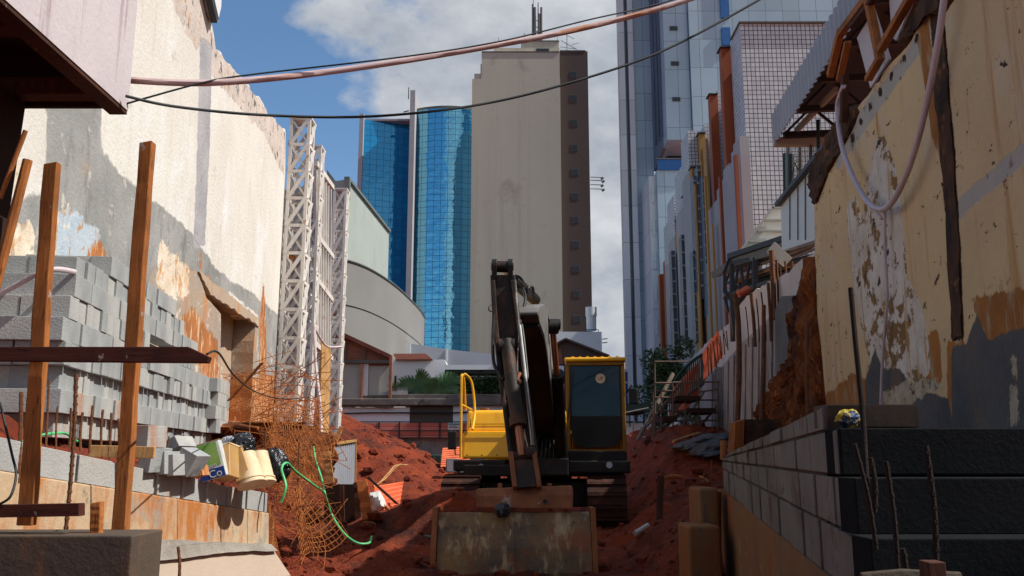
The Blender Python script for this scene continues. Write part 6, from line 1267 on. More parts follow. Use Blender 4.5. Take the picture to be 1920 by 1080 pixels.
# ---- corrugated canopy roof
Pf = (3.5, 0.0636); cr = thing('corrugated_canopy', 'canopy roof with grey corrugated fascia and dark open trusses in the upper right', 'canopy', plane_pt(Pf, 13, 6))
zt = PL(1447, 213, Pf).z; zb = PL(1453, 266, Pf).z; Ya = PL(1447, 213, Pf).y; Yn = 6.2
corr_sheet([plane_pt(Pf, Ya, zt), plane_pt(Pf, Yn, zt), plane_pt(Pf, Yn, zb), plane_pt(Pf, Ya, zb)], 42, .035, M['corr'], 'corrugated_fascia', cr)
mb = MB(); mb.hexa([plane_pt(Pf, Yn, zt - .03) + Vector((.05, 0, 0)), plane_pt(Pf, Yn, zt + .4) + Vector((7, 0, 0)), plane_pt(Pf, Ya, zt + .4) + Vector((7, 0, 0)), plane_pt(Pf, Ya, zt - .03) + Vector((.05, 0, 0)), plane_pt(Pf, Yn, zt) + Vector((.05, 0, .02)), plane_pt(Pf, Yn, zt + .45) + Vector((7, 0, 0)), plane_pt(Pf, Ya, zt + .45) + Vector((7, 0, 0)), plane_pt(Pf, Ya, zt) + Vector((.05, 0, .02))]); mb.build('roof_sheet', M['dark_steel'], cr)
mb = MB()
for yy in [Ya - .1 - 1.1 * i for i in range(6)]:
    p = plane_pt(Pf, yy, zb + .12) + Vector((.15, 0, 0)); q = p + Vector((6, 0, .25)); mb.beam(p, q, .08, .10); p2 = p + Vector((0, 0, .5)); mb.beam(p2, p2 + Vector((6, 0, .2)), .06, .06)
    for k in range(6): a_ = p + Vector((k, 0, .04 * k)); mb.beam(a_, a_ + Vector((.5, 0, .5)), .04, .04); mb.beam(a_ + Vector((.5, 0, .5)), a_ + Vector((1, 0, .04)), .04, .04)
mb.build('truss', M['dark_steel'], cr)
mb = MB(); mb.beam(plane_pt(Pf, Ya, zb + .03), plane_pt(Pf, Ya, zb + .03) + Vector((6, 0, 0)), .1, .14); mb.beam(FY(1492, 246, 14), FY(1568, 168, 12.2), .05, .09); mb.build('pale_beam', M['beige_panel'], cr)
for (px, y0, y1, Y, r, mt) in ((1479, 262, 372, 15, .045, 'steel'), (1483, 290, 350, 14.9, .055, 'green_steel'), (1500, 255, 330, 14.6, .03, 'green_steel'), (1534, 225, 300, 13.6, .03, 'green_steel')):
    mb = MB(); mb.tube([FY(px, y0, Y), FY(px, y1, Y)], r, 8); mb.build('canopy_post', M[mt], cr)
wf = thing('chain_link_fence', 'dark chain-link fence with raking stays under the corrugated canopy', 'fence', FY(1500, 350, 15))
mb = MB()
for k in range(22):
    u = k / 21; a_ = FY(1471 + 64 * u, 272 + 4 * u, 15.2 - 1.6 * u); b_ = FY(1471 + 64 * u, 368 - 78 * u, 15.2 - 1.6 * u); mb.tube([a_, b_], .005, 3)
for k in range(14):
    u = k / 13; mb.tube([FY(1471, 272 + 94 * u, 15.2), FY(1535, 276 + 20 * u, 13.6)], .005, 3)
mb.build('chain_link', M['steel'], wf); mb = MB(); mb.tube([FY(1471, 288, 15.2), FY(1472, 372, 15.2)], .035, 6); mb.tube([FY(1485, 295, 15), FY(1503, 328, 14.7)], .02, 6); mb.tube([FY(1520, 272, 14), FY(1520, 320, 14)], .02, 6); mb.build('post', M['green_steel'], wf)
Pg = (3.5, 0.055)
pl_ = thing('panel_parapet', 'grey panelled parapet wall with sloping dark top rail under the fence', 'wall', PL(1495, 440, Pg))
mb = MB(); mb.prism([PL(1464, 384, Pg), PL(1560, 270, Pg), PL(1560, 440, Pg), PL(1466, 470, Pg)], (.15, 0, 0)); mb.build('panel', M['clad_pale'], pl_)
mb = MB(); mb.beam(PL(1463, 384, Pg), PL(1560, 268, Pg), .18, .06); mb.build('top_rail', M['dark_steel'], pl_)
for px in (1482, 1497, 1511): mb = MB(); mb.beam(PL(px, 384 - (px - 1464) * 1.18 + 3, Pg) + Vector((-.01, 0, 0)), PL(px, 450, Pg) + Vector((-.01, 0, 0)), .015, .015, (1, 0, 0)); mb.build('joint', M['steel'], pl_)
aw = thing('white_awning', 'translucent white sloping awning above the dark truss', 'awning', FY(1430, 470, 19))
A_ = [FY(1384, 476, 20.5), FY(1448, 391, 20.5), FY(1466, 392, 18.5), FY(1466, 452, 18.0), FY(1400, 474, 19.5)]
mb = MB(); mb.prism([FY(1386, 474, 20), FY(1450, 391, 20), FY(1466, 392, 20), FY(1466, 468, 20)], (0, .04, 0)); mb.build('awning_sheet', M['awning'], aw)
for (a_, b_) in (((1382, 478), (1450, 388)), ((1448, 390), (1466, 390)), ((1434, 413), (1466, 413)), ((1420, 432), (1466, 434)), ((1404, 452), (1466, 455))):
    mb = MB(); mb.beam(FY(*a_, 19.93), FY(*b_, 19.93), .045, .05, (0, 1, 0)); mb.build('rib', M['beige_panel'], aw)
# ---- dark pipe-rack truss
tr_ = thing('pipe_rack_truss', 'dark steel truss carrying pipes in front of the tiled building', 'truss', FY(1430, 560, 19))
def tp(px, py): u = (px - 1368) / (1600 - 1368); return FY(px, py, 20 - 3.6 * u)
mb = MB()
for (a_, b_, w_) in (((1367, 481), (1560, 417), .12), ((1370, 494), (1416, 484), .08), ((1416, 484), (1560, 440), .07), ((1374, 552), (1416, 537), .10), ((1416, 537), (1540, 500), .08), ((1416, 484), (1416, 540), .12), ((1372, 490), (1374, 640), .10), ((1378, 545), (1384, 500), .06), ((1388, 497), (1397, 545), .06), ((1397, 545), (1406, 492), .06), ((1409, 492), (1417, 538), .06),
        ((1368, 484), (1357, 512), .07), ((1358, 512), (1358, 545), .06), ((1358, 534), (1374, 500), .05), ((1358, 545), (1374, 566), .08), ((1374, 545), (1359, 560), .09), ((1359, 560), (1366, 585), .06), ((1358, 530), (1370, 530), .05)): mb.beam(tp(*a_), tp(*b_), w_, w_, (0, 1, 0))
mb.build('truss_members', M['dark_steel'], tr_)
mb = MB(); mb.prism([tp(1372, 486), tp(1560, 422), tp(1560, 447), tp(1376, 498)], (0, 2.2, .15)); mb.build('roof_slab', M['green_dark'], tr_)
for i, (a_, b_, mt, r) in enumerate((((1400, 502), (1545, 448), 'steel', .04), ((1418, 508), (1545, 456), 'steel', .035), ((1420, 515), (1545, 466), 'dark_steel', .05), ((1385, 520), (1545, 470), 'fin_yellow', .06), ((1385, 531), (1545, 483), 'green_steel', .05), ((1422, 500), (1545, 462), 'steel', .03), ((1410, 496), (1450, 484), 'clad_pale', .03))):
    mb = MB(); mb.tube([tp(*a_) + Vector((0, .35 + .1 * i, 0)), tp(*b_) + Vector((0, .35 + .1 * i, 0))], r, 8); mb.build('service_pipe', M[mt], tr_)
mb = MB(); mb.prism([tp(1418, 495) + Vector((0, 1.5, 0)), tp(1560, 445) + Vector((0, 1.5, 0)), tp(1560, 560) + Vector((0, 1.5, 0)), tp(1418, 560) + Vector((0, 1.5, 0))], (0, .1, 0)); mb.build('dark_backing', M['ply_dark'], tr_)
# =====================================================================  RIGHT SIDE OF THE PIT
Q = (2.85, 0.115)
cw = thing('cast_wall', 'board-marked lilac-grey concrete wall with white upper strip stepping down along the right bank', 'wall', PL(1440, 780, Q))
def onQ(pts, off=0.0, P=Q): return [PL(a, b, P) + nrm_(P) * off for a, b in pts]
mb = MB(); mb.prism(rough_loop(onQ([(1530, 470), (1480, 508), (1440, 530), (1400, 556), (1384, 575), (1366, 606), (1320, 648), (1286, 682), (1262, 700), (1262, 720), (1330, 704), (1356, 690), (1400, 648), (1470, 588), (1530, 560)], .0), .3, .035, 2), -nrm_(Q) * .25); mb.build('white_upper_strip', M['white_old'], cw)
mb = MB(); mb.prism(rough_loop(onQ([(1500, 556), (1470, 584), (1436, 612), (1400, 644), (1362, 688), (1336, 700), (1322, 730), (1322, 835), (1500, 835)], .12), .3, .03, 5), -nrm_(Q) * .3); mb.build('cast_face', M['cast'], cw)
for i, px in enumerate((1492, 1478, 1463, 1450, 1437, 1424, 1411, 1399, 1388, 1377, 1366, 1356, 1346)):
    yt = 556 + (1500 - px) * .93 if px > 1360 else 690 + (1362 - px) * .3
    mb = MB(); mb.beam(onQ([(px, yt + 6)], .135)[0], onQ([(px - 2, 830)], .135)[0], .03 + .02 * (i % 3), .035, (1, 0, 0)); mb.build('board_rib', M['cast'], cw)
mb = MB(); mb.prism(onQ([(1508, 554), (1484, 555), (1472, 582), (1472, 700), (1508, 700)], .16), -nrm_(Q) * .3); mb.build('pier_block', M['dark_render'], cw)
mb = MB(); mb.prism(rough_loop(onQ([(1350, 690), (1364, 690), (1364, 830), (1348, 830)], .15), .1, .03, 7), -nrm_(Q) * .1); mb.build('broken_joint', M['old_conc'], cw)
lump('earth_bank', onQ([(1504, 600), (1514, 556), (1528, 484), (1562, 478), (1562, 830), (1492, 830), (1498, 660)], .0, (2.80, .115)), .5, 'bank', '', '', 11, .10, .12, structure=True, freq=2.6)
lump('earth_bank', onQ([(1428, 806), (1440, 752), (1456, 716), (1484, 690), (1504, 664), (1520, 650), (1520, 840), (1424, 840)], .0, (2.72, .115)), .3, 'bank', '', '', 17, .12, .12, structure=True, freq=2.6)
lump('wall_top_soil', P_(WRp, [(1518, 345), (1530, 300), (1566, 236), (1604, 196), (1612, 210), (1590, 262), (1556, 320), (1534, 380), (1526, 384)], .0), .12, 'crack', '', '', 23, .03, .06, structure=True, freq=5)
# orange netting, railing, scaffold
def net(pts, name, lab):
    pts = [Vector(p) for p in pts]; mb = MB(); nu, nv = 8, 16
    for k in range(nv):
        row = []
        for i in range(nu + 1):
            u = i / nu; v = (k + .5) / nv; p = pts[0].lerp(pts[1], u).lerp(pts[3].lerp(pts[2], u), v); row.append(p + Vector((0, .06 * math.sin(u * 6 + v * 9), .05 * math.sin(u * 3 + v * 2))))
        w_ = (pts[3] - pts[0]).length / nv * .499
        for i in range(nu): mb.add([row[i] - Vector((0, 0, w_)), row[i + 1] - Vector((0, 0, w_)), row[i + 1] + Vector((0, 0, w_)), row[i] + Vector((0, 0, w_))], [(0, 1, 2, 3)])
    return tag(mb.build(name, M['mesh_orange'], fixn=False), lab, 'safety net')
net([FY(1318, 664, 19.5), FY(1348, 620, 18.6), FY(1357, 660, 18.6), FY(1320, 716, 19.5)], 'safety_net', 'bright orange safety netting hung across the bars high on the right bank')
net([FY(1258, 735, 24.6), FY(1312, 678, 24.0), FY(1312, 735, 24.0), FY(1256, 800, 24.6)], 'safety_net', 'dull orange netting behind the green railing and scaffold')
sr = thing('stair_railing', 'dark green curved railing following the temporary stair', 'railing', FY(1280, 780, 24))
mb = MB(); pth = smoothpath([FY(1222, 790, 24.2), FY(1250, 740, 24.1), FY(1275, 700, 24), FY(1300, 676, 23.9), FY(1318, 664, 23.8)], 6); mb.tube(pth, .045, 6); mb.tube([p - Vector((0, 0, .8)) for p in pth], .03, 6); mb.build('rail', M['green_steel'], sr)
mb = MB()
for p in pth[::1]: mb.tube([p, p - Vector((0, 0, .8))], .018, 4)
mb.build('baluster', M['green_steel'], sr)
ss = thing('temporary_stair', 'pale wooden stair stringers climbing behind the scaffold', 'stair', FY(1230, 820, 24))
for (a_, b_, w_) in (((1196, 826), (1262, 700), .14), ((1216, 826), (1290, 762), .16), ((1212, 800), (1300, 690), .08)):
    mb = MB(); mb.beam(FY(*a_, 23.8), FY(*b_, 24.5), .06, w_ * .7, (0, 0, 1)); mb.build('stringer', M['old_timber'], ss)
sf = thing('scaffold', 'rusty tube scaffold with plank decks on the right bank', 'scaffold', FY(1285, 830, 22))
mb = MB()
for dY in (0, 1.1):
    Y0 = 22 + dY
    for (px, yt) in ((1228, 678), (1240, 735), (1262, 716), (1310, 705), (1346, 717), (1225, 735), (1285, 720)):
        if dY and px in (1240, 1225): continue
        mb.tube([FY(px, yt, Y0), FY(px, 832, Y0)], .022, 6)
mb.build('standard', M['rust_tube'], sf); mb = MB()
for (a_, b_, dY) in (((1228, 678), (1290, 678), 0), ((1262, 717), (1350, 716), 0), ((1228, 718), (1262, 718), 0), ((1228, 733), (1262, 733), .1), ((1228, 745), (1310, 745), 0), ((1262, 750), (1346, 750), 1.1), ((1228, 770), (1310, 770), .1), ((1240, 790), (1346, 788), 0), ((1226, 803), (1310, 803), .1), ((1262, 772), (1346, 774), 1.1), ((1310, 735), (1346, 730), 0), ((1228, 815), (1320, 815), .2)):
    mb.tube([FY(*a_, 22 + dY), FY(*b_, 22 + dY)], .024, 6)
mb.tube([FY(1262, 825, 22), FY(1320, 735, 22)], .03, 6); mb.tube([FY(1290, 828, 22.3), FY(1345, 760, 22.5)], .03, 6); mb.build('ledger', M['rust_tube'], sf)
for (p0, p1, y0) in ((1268, 1312, 742), (1292, 1343, 765), (1244, 1270, 780)):
    c, d = fbox(p0, p1, y0, y0 + 9, 21.9, 1.2); mb = MB(); mb.box(c, d); mb.build('deck_plank', M['ply_dark'], sf)
# tall rusty pipes and bars on the right bank
def pipe(pts, r, mt, lab, cat='pipe', grp=None, name='pipe'): mb = MB(); mb.tube(smoothpath([FY(*p) for p in pts], 6), r, 8); return tag(mb.build(name, M[mt], smooth=True), lab, cat, grp)
pipe([(1378, 552, 13), (1384, 600, 13), (1386, 680, 13), (1384, 760, 12.9), (1380, 842, 12.8)], .040, 'rebar', 'tallest thick rusty pipe standing alone in front of the concrete wall')
pipe([(1432, 572, 12.5), (1431, 680, 12.5), (1427, 792, 12.4)], .030, 'rebar', 'rusty pipe standing before the concrete wall, right of the thickest one')
pipe([(1513, 600, 11), (1513, 700, 11), (1514, 790, 11)], .024, 'rebar', 'rusty pipe standing in front of the dark earth bank beside the tan wall')
pipe([(1595, 540, 3.55), (1604, 640, 3.52), (1617, 770, 3.48), (1625, 900, 3.42), (1634, 1000, 3.38)], .0105, 'rebar_dark', 'long rusty bar rising in front of the peeling tan wall', 'reinforcing bar', name='rebar')
BX = [1408, 1418, 1440, 1446, 1456, 1463, 1472, 1484, 1492, 1398, 1367, 1354, 1345, 1336, 1328, 1427, 1478]
for i, (a_, b_, c_, d_, r) in enumerate(((1408, 548, 1416, 650, .03), (1418, 560, 1424, 640, .012), (1440, 530, 1446, 640, .028), (1446, 470, 1452, 600, .045), (1456, 488, 1460, 610, .02), (1463, 500, 1468, 600, .012), (1472, 490, 1480, 590, .02), (1484, 490, 1488, 560, .028), (1492, 500, 1496, 570, .012), (1398, 575, 1404, 650, .010), (1367, 578, 1374, 640, .010), (1354, 612, 1362, 650, .010), (1345, 630, 1352, 668, .010), (1336, 640, 1344, 690, .010), (1328, 650, 1334, 700, .010), (1427, 548, 1436, 640, .014), (1478, 530, 1500, 562, .01))):
    pipe([(a_, b_, 14.6), ((a_ + c_) / 2 + 1, (b_ + d_) / 2, 14.6), (c_, d_, 14.6)], r, 'rebar', 'rusty bar on the right bank wall top, %s counting from the left' % ORD[sorted(BX).index(a_)], 'reinforcing bar', 'bars along the top of the right bank wall', 'rebar')
for k in range(7):
    x = 1326 + k * 6; pipe([(x, 650 - k * 5, 18.4), (x + 3, 705 - k * 8, 18.4)], .012, 'rebar', 'thin dark bar against the bright orange netting, %s from the left' % ORD[k], 'reinforcing bar', 'bars against the orange netting', 'rebar')
pipe([(1384, 552, 14), (1392, 548, 14), (1404, 541, 14)], .06, 'mesh_orange', 'short red pipe elbow on top of the white wall strip')
mb = MB(); mb.prism([FY(1440, 470, 15), FY(1453, 453, 15), FY(1486, 484, 15), FY(1473, 498, 15)], (0, .12, 0)); tag(mb.build('tilted_board', M['beige_panel'], bevel=.01), 'tilted beige board caught among the pipes of the dark truss', 'board')
# earth, debris, small timber near the right bank
lump('debris_heap', [FY(1262, 838, 19), FY(1290, 826, 19), FY(1330, 812, 19), (FY(1368, 812, 19)), FY(1372, 850, 18), FY(1320, 858, 18)], .6, 'debris', 'flat heap of dark grey shredded debris at the foot of the right bank', 'debris', 31, .10, .08, freq=5)
c, d = fbox(1396, 1466, 786, 832, 11.0, .5); mb = MB(); mb.box(c, d); tag(mb.build('timber_box', M['crack'], bevel=.01), 'dark rusty box shutter on the block wall corner', 'box')
mb = MB(); mb.prism([FY(1379, 792, 10.8), FY(1396, 786, 10.9), FY(1394, 842, 10.9), FY(1376, 850, 10.8)], (0, .3, 0)); tag(mb.build('timber_board', M['timber']), 'upright orange board leaning on the dark box shutter', 'board')
pipe([(1357, 826, 9.6), (1356, 862, 9.6)], .035, 'timber', 'short round timber stump at the corner of the block wall', 'timber', name='timber_stake')
pipe([(1239, 892, 11.5), (1237, 950, 11.5), (1236, 1010, 11.4)], .045, 'timber_dark', 'dark timber stake standing in the mud right of the tracks', 'timber', name='timber_stake')
c, d = fbox(1180, 1199, 818, 836, 24, .4); mb = MB(); mb.box(c, d); o = mb.build('concrete_block', M['pale_patch'], bevel=.02)
o.location.x += FY(1228, 800, 24).x - FY(1190, 800, 24).x - .15; tag(o, 'pale pink block lying at the foot of the scaffold', 'block')
pipe([(1190, 1000, 10.4), (1215, 985, 10.6)], .03, 'white_old', 'pale stick lying on the mud at lower right', 'stick', name='stick')
pipe([(1262, 828, 20), (1290, 818, 20.5), (1312, 812, 21)], .03, 'timber_pale', 'pale split branch lying near the debris heap', 'stick', name='stick')
pipe([(1236, 898, 13), (1262, 893, 13.3), (1280, 895, 13.6)], .03, 'timber', 'rough branch lying over the dark stake', 'stick', name='stick')
# =====================================================================  RIGHT TALL WALL
rw_ = thing('tan_wall', 'tall peeling tan rendered wall streaked with rust filling the right edge', 'wall', PL(1700, 810, WRp))
nR = nrm_(WRp)
out = P_(WRp, [(1556, 860), (1549, 755), (1531, 570), (1526, 345), (1545, 310), (1590, 228), (1640, 160), (1700, 82), (1748, 8), (1790, -60), (2150, -60), (2150, 860)])
pts = out[:3] + rough_loop(out[2:11], .2, .05, 4)[:0] 
o3 = []
for i in range(len(out)):
    a_, b_ = out[i], out[(i + 1) % len(out)]
    if i in (0, 1, 2, 3, 4, 5, 6, 7, 8):
        m_ = max(2, int((b_ - a_).length / .12))
        for k in range(m_): p = a_.lerp(b_, k / m_); o3.append(p + Vector((0, .05 * noise.noise(p * 3), .06 * noise.noise(p * 4 + Vector((3, 3, 3))))))
    else: o3.append(a_)
M['right_wall'] = layered('tan_wall_worn', ((0.70, 0.51, 0.27), (0.58, 0.42, 0.235), 0.7, (((0.62, 0.51, 0.37), 0.8, 0.54, 0.70, None), ((0.46, 0.20, 0.055), 1.4, 0.56, 0.72, (2.5, 2.5, 0.22)), ((0.30, 0.15, 0.06), 3.0, 0.62, 0.70, (1.5, .8, 1)), ((0.05, 0.03, 0.018), 8.0, 0.62, 0.645, (1.2, .6, 1)), ((0.04, 0.025, 0.015), 3.2, 0.665, 0.68, (1, .5, 1)))), (
 ('band', ((0.42, 0.39, 0.34), (0.48, 0.43, 0.36), 3, (((0.12, 0.08, 0.05), 6, 0.60, 0.66, None),)), 5.0, 0.8, None),
 ('stain', ((0.42, 0.17, 0.04), (0.30, 0.12, 0.035), 2, (((0.40, 0.30, 0.18), 4, 0.52, 0.62, (2, 2, .5)),)), 2.5, 1.5, (2, 2, .35)),
 ('peel', ((0.74, 0.69, 0.60), (0.56, 0.48, 0.38), 2.2, (((0.24, 0.14, 0.055), 3.4, 0.54, 0.565, (1.0, .6, 0.8)), ((0.50, 0.28, 0.10), 3.0, 0.56, 0.64, (3, 3, 0.3)), ((0.05, 0.035, 0.02), 5.0, 0.60, 0.63, (1.2, .7, .8)))), 2.2, 1.6, (1.2, .8, .7)),
 ('dark', ((0.075, 0.08, 0.085), (0.13, 0.12, 0.115), 1.4, (((0.20, 0.11, 0.05), 2.2, 0.58, 0.70, (2, 2, 0.4)),)), 2.2, 1.3, (1.6, 1.6, .6)),
 ('flake', ((0.50, 0.44, 0.34), (0.36, 0.28, 0.17), 5, (((0.10, 0.06, 0.03), 7, 0.54, 0.58, None),)), 6.0, 1.5, None),
 ('gap', ((0.075, 0.035, 0.018), (0.025, 0.017, 0.012), 5, (((0.26, 0.10, 0.04), 4, 0.58, 0.66, None),)), 5.0, 0.9, None)))
RR = {'band': [[(1560, 280), (1640, 172), (1702, 92), (1740, 30), (1750, 66), (1700, 134), (1640, 218), (1570, 320)], [(1780, 388), (1930, 256), (2100, 110), (2100, 150), (1930, 298), (1790, 416)]],
 'stain': [[(1718, 66), (1740, 34), (1756, 150), (1764, 300), (1748, 260)], [(1548, 740), (1600, 700), (1640, 720), (1640, 830), (1548, 830)], [(1700, 640), (1760, 620), (1770, 720), (1700, 720)], [(1776, 640), (1808, 640), (1814, 860), (1776, 860)], [(1820, 560), (1960, 530), (2000, 640), (1860, 660)]],
 'peel': [[(1588, 380), (1604, 370), (1616, 410), (1632, 320), (1646, 255), (1660, 252), (1680, 318), (1690, 400), (1702, 520), (1724, 560), (1742, 640), (1744, 700), (1690, 745), (1650, 720), (1618, 640), (1602, 540), (1592, 470)]],
 'dark': [[(1622, 720), (1640, 650), (1656, 690), (1690, 690), (1708, 730), (1780, 745), (1786, 900), (1622, 900)], [(1784, 650), (1818, 640), (1832, 580), (1850, 640), (1880, 628), (1960, 596), (2150, 570), (2150, 900), (1784, 900)]],
 'flake': [[(1650, 735), (1700, 716), (1760, 706), (1764, 726), (1700, 760), (1652, 776)], [(1894, 670), (1906, 668), (1908, 790), (1894, 800)]],
 'gap': [[(1744, 22), (1770, 10), (1780, 150), (1792, 300), (1802, 470), (1808, 640), (1784, 640), (1778, 480), (1764, 300), (1752, 160)]] + [[(px - 4, py - 6), (px + 4, py - 8), (px + 5, py + 7), (px - 3, py + 9)] for px, py in ((1718, 72), (1694, 108), (1670, 142), (1650, 172), (1632, 200), (1614, 228), (1598, 258))]}
worn_wall('rendered_face', WRp, [o3], -nR * .4, RR, M['right_wall'], rw_, 0.07, 0.07)
patch(rw_, WRp, [(1748, 22), (1768, 10), (1778, 150), (1790, 300), (1800, 470), (1806, 640), (1786, 640), (1780, 480), (1766, 300), (1756, 160)], M['crack'], 'open_joint', .012, 2, .08, .04)
lump('wall_top_rubble', P_(WRp, [(1690, 70), (1716, 20), (1760, -30), (1806, -50), (1800, -10), (1770, 26), (1752, 10), (1720, 60), (1698, 90)], .0), .15, 'crack', 'broken dark masonry edge on top of the tan wall', 'masonry', 27, .04, .06)
line('hose', [p + nR * .12 for p in P_(WRp, [(1604, 160), (1592, 200), (1600, 270), (1622, 330), (1650, 376), (1678, 392), (1704, 372), (1738, 300), (1766, 200), (1790, 80), (1806, -30)])], .027, 'white_hose', 'thick pale lilac hose looping down over the tan wall', 'hose')
line('hose', [p + nR * .06 for p in P_(WRp, [(1672, 396), (1672, 470), (1676, 560), (1668, 660), (1664, 760), (1664, 830)])], .014, 'white_hose', 'thin pinkish hose hanging straight down the tan wall', 'hose')
line('hose', [p + nR * .08 for p in P_(WRp, [(1644, 386), (1658, 396), (1670, 410)])], .014, 'white_hose', 'loose end of thin hose tied at the bottom of the big loop', 'hose')
# timber brace and plywood above the wall
Pt = (2.5, 0.115)
for (a_, b_, w_, mt, lab) in (((1646, -30), (1576, 62), .10, 'timber', 'outer raking orange timber above the tan wall top'), ((1576, 58), (1556, 142), .10, 'timber', 'lower left orange timber of the brace above the tan wall'), ((1624, -20), (1650, 110), .09, 'timber', 'upright orange timber in the middle of the brace'), ((1716, -20), (1652, 92), .08, 'timber', 'right raking orange timber of the brace'), ((1652, 106), (1628, 148), .07, 'timber', 'short orange timber foot resting on the wall top'), ((1590, 78), (1574, 150), .05, 'timber', 'thin orange batten beside the lower left timber'), ((1660, -30), (1598, 50), .05, 'timber_dark', 'dark inner batten under the outer raking timber'), ((1584, 140), (1582, 230), .09, 'timber_dark', 'dark timber leg hidden behind the soil on the wall')):
    mb = MB(); mb.beam(PL(*a_, Pt), PL(*b_, Pt), w_ * .75, .07, (1, 0, 0)); tag(mb.build('brace_timber', M[mt], bevel=.004), lab, 'timber')
mb = MB(); mb.prism(onQ([(1588, 72), (1618, 20), (1646, 112), (1612, 166)], -.1, Pt), -nrm_(Pt) * .02); tag(mb.build('plywood_sheet', M['ply']), 'pinkish plywood sheet between the left and middle brace timbers', 'plywood')
mb = MB(); mb.prism(onQ([(1640, -40), (1700, -40), (1654, 78), (1646, 70)], -.12, Pt), -nrm_(Pt) * .02); tag(mb.build('plywood_sheet', M['ply']), 'narrow pinkish plywood sheet between the middle and right brace timbers', 'plywood')
# =====================================================================  RIGHT BLOCK WALL
bw = thing('block_wall', 'new grey concrete block wall with stepped dark front corner at lower right', 'wall', PL(1480, 1000, BRp))
T = [((1350, 856), (1548, 757)), ((1350, 846.5), (1548, 803)), ((1350, 864), (1573, 893)), ((1350, 876), (1598, 1005)), ((1350, 915), (1626, 1140))]
T[1] = ((1350, 860), (1572, 801))
def lnz(l, px): (x0, y0), (x1, y1) = l; return y0 + (y1 - y0) * (px - x0) / (x1 - x0)
nB = nrm_(BRp); ends = [1548, 1571, 1598, 1626]; rb = random.Random(9)
def pxY(P, px): return PL(px, 860, P).y
def YpxB(Y): return 960 + FPX * (BRp[0] + BRp[1] * Y) / Y
T3 = [(PL(*a, BRp), PL(*b, BRp)) for a, b in T]
def lz(i, Y): return zline(T3[i][0], T3[i][1], Y)
for c_ in range(4):
    mb = MB(); Y = pxY(BRp, ends[c_]); Yend = pxY(BRp, 1353); k = 0; first = True
    while Y < Yend - .05:
        l = .39 if not (first and c_ % 2) else .195; first = False
        Y2 = min(Y + l, Yend); a_, b_ = Y + .016, Y2 - .016; q = []
        for yy in (a_, b_):
            q.append((plane_pt(BRp, yy, lz(c_ + 1, yy) + .008), plane_pt(BRp, yy, lz(c_, yy) - .008)))
        if q[0][1].z - q[0][0].z > .02:
            o_ = nB * rb.uniform(-.008, .008); lo0, hi0 = q[0]; lo1, hi1 = q[1]
            if hi1.z <= lo1.z: hi1 = Vector((hi1.x, hi1.y, lo1.z + .01))
            mb.hexa([p + o_ for p in (lo0, lo1, lo1 - nB * .19, lo0 - nB * .19, hi0, hi1, hi1 - nB * .19, hi0 - nB * .19)])
        Y = Y2; k += 1
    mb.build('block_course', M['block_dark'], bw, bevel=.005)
px0, px1 = 1545, 1354
p = [PL(px0, lnz(T[4], px0), BRp), PL(px1, lnz(T[4], px1), BRp), PL(px1, lnz(T[0], px1) + 3, BRp), PL(px0, lnz(T[0], px0) + 3, BRp)]
mb = MB(); mb.prism([q - nB * .014 for q in p], -nB * .16); mb.build('mortar_bed', M['mortar'], bw)
zs = [(757, 803, 1548), (801, 892, 1571), (894, 1004, 1598), (1007, 1130, 1626), (1130, 1250, 1660)]
for i, (y0, y1, px) in enumerate(zs):
    Y = pxY(BRp, px) if px < 1640 else 2.95; a_ = FY(px, y0, Y); b_ = FY(px, y1, Y); x1 = 1.9 if i == 0 else 4.2
    mb = MB(); mb.box(((a_.x + x1) / 2 + (.002 * i) - .002, Y + .085, (a_.z + b_.z) / 2), (x1 - a_.x - .004, .19, a_.z - b_.z - .008)); mb.build('end_course', M['block_shade'] if i else M['form_dark'], bw, bevel=.006)  # front faces coloured shade-dark; the top course borrows the form panel colour
    if i: mb = MB(); mb.box(((a_.x + 4.2) / 2 + .13, Y + .35, b_.z + .02), (4.2 - a_.x - .1, .5, .04)); mb.build('mortar_bed', M['mortar'], bw)
mb = MB(); a_ = FY(1600, 800, 4.15); mb.box(((a_.x + 4.2) / 2 + .1, 4.25, .35), (4.2 - a_.x, .15, 1.9)); mb.build('inner_leaf', M['block_shade'], bw)
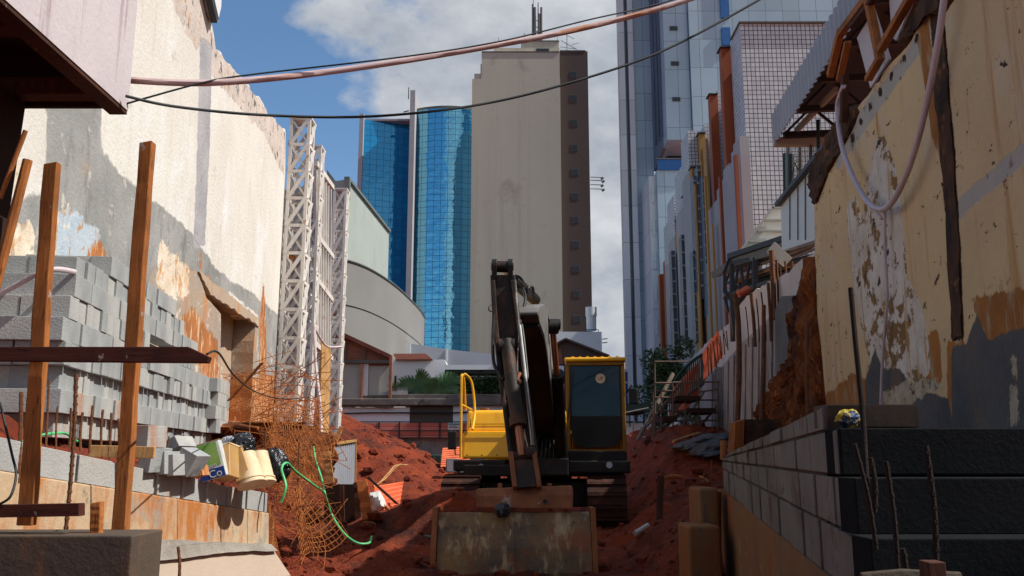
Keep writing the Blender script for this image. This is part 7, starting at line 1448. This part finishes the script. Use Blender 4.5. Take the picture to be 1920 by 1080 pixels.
# ochre footing under the blocks and pale blocks at its foot
ft = thing('concrete_footing', 'ochre and rust stained concrete footing under the block wall', 'footing', PL(1440, 1090, BRp))
mb = MB(); mb.prism([q for q in onQ([(1353, 916), (1450, 994), (1545, 1072), (1640, 1150), (1640, 1400), (1353, 1250)], .005, BRp)], -nB * .3); mb.build('footing_face', M['rust_conc_dark'], ft)
mb = MB(); mb.beam(PL(1353, 920, BRp) + nB * .03, PL(1353, 1250, BRp) + nB * .03, .05, .05, (1, 0, 0)); mb.build('edge_board', M['timber'], ft)
for i, (p0, p1, y0, Y, mt, lab) in enumerate(((1313, 1351, 915, 8.4, 'rust_conc_dark', 'ochre concrete stub wall at the left end of the footing'), (1290, 1352, 986, 8.0, 'pale_conc', 'pale board-marked concrete base block below the ochre stub'))):
    c, d = fbox(p0, p1, y0, 1180, Y, .5, 1000); mb = MB(); mb.box(c, d); tag(mb.build('concrete_stub', M['rust_conc_dark'], bevel=.03, seg=3), lab, 'concrete stub')
for (a_, b_, c_, d_, Y, r) in ((1602, 832, 1643, 1000, 3.3, .008), (1661, 865, 1684, 1070, 3.2, .009), (1736, 836, 1756, 1040, 3.1, .010), (1692, 1028, 1693, 1078, 3.1, .010), (1632, 858, 1640, 930, 3.4, .010)):
    ribbed(FY(c_, d_ + 30, Y), FY(a_, b_, Y), r, 'rebar_dark', lab='dark bar before the black wall whose top is %s from the left' % ORD[[1602, 1632, 1661, 1692, 1736].index(a_)], grp='bars in front of the black wall')
c, d = fbox(1744, 1778, 1054, 1150, 2.9, .07); mb = MB(); mb.box(c, d); tag(mb.build('timber_stub', M['timber_dark'], bevel=.004), 'dark timber stub at the very bottom of the black wall', 'timber')
mb = MB(); mb.tube([FY(1615, 1085, 3.0), FY(1690, 1078, 3.0), FY(1800, 1084, 3.0)], .02, 8); tag(mb.build('mortar_ridge', M['mortar']), 'ragged ridge of mortar at the foot of the black wall', 'mortar')
bg_ = bag(1590, 783, 4.0, .055, .05, .045, 'bagyellow', 'crumpled yellow and blue bag lying on the block wall corner', seed=33)
pipe([(1330, 905, 9), (1322, 898, 9.1), (1312, 893, 9.2)], .012, 'timber', 'small splinter of wood by the footing corner', 'stick', name='stick')
for (x, y0, y1) in ((1334, 862, 905), (1320, 885, 905)): pipe([(x, y0, 9), (x, y1, 9)], .007, 'rebar', 'thin rusty bar stub at the block wall end, %s one' % ('right' if x == 1334 else 'left'), 'reinforcing bar', 'bar stubs at the footing corner', 'rebar')
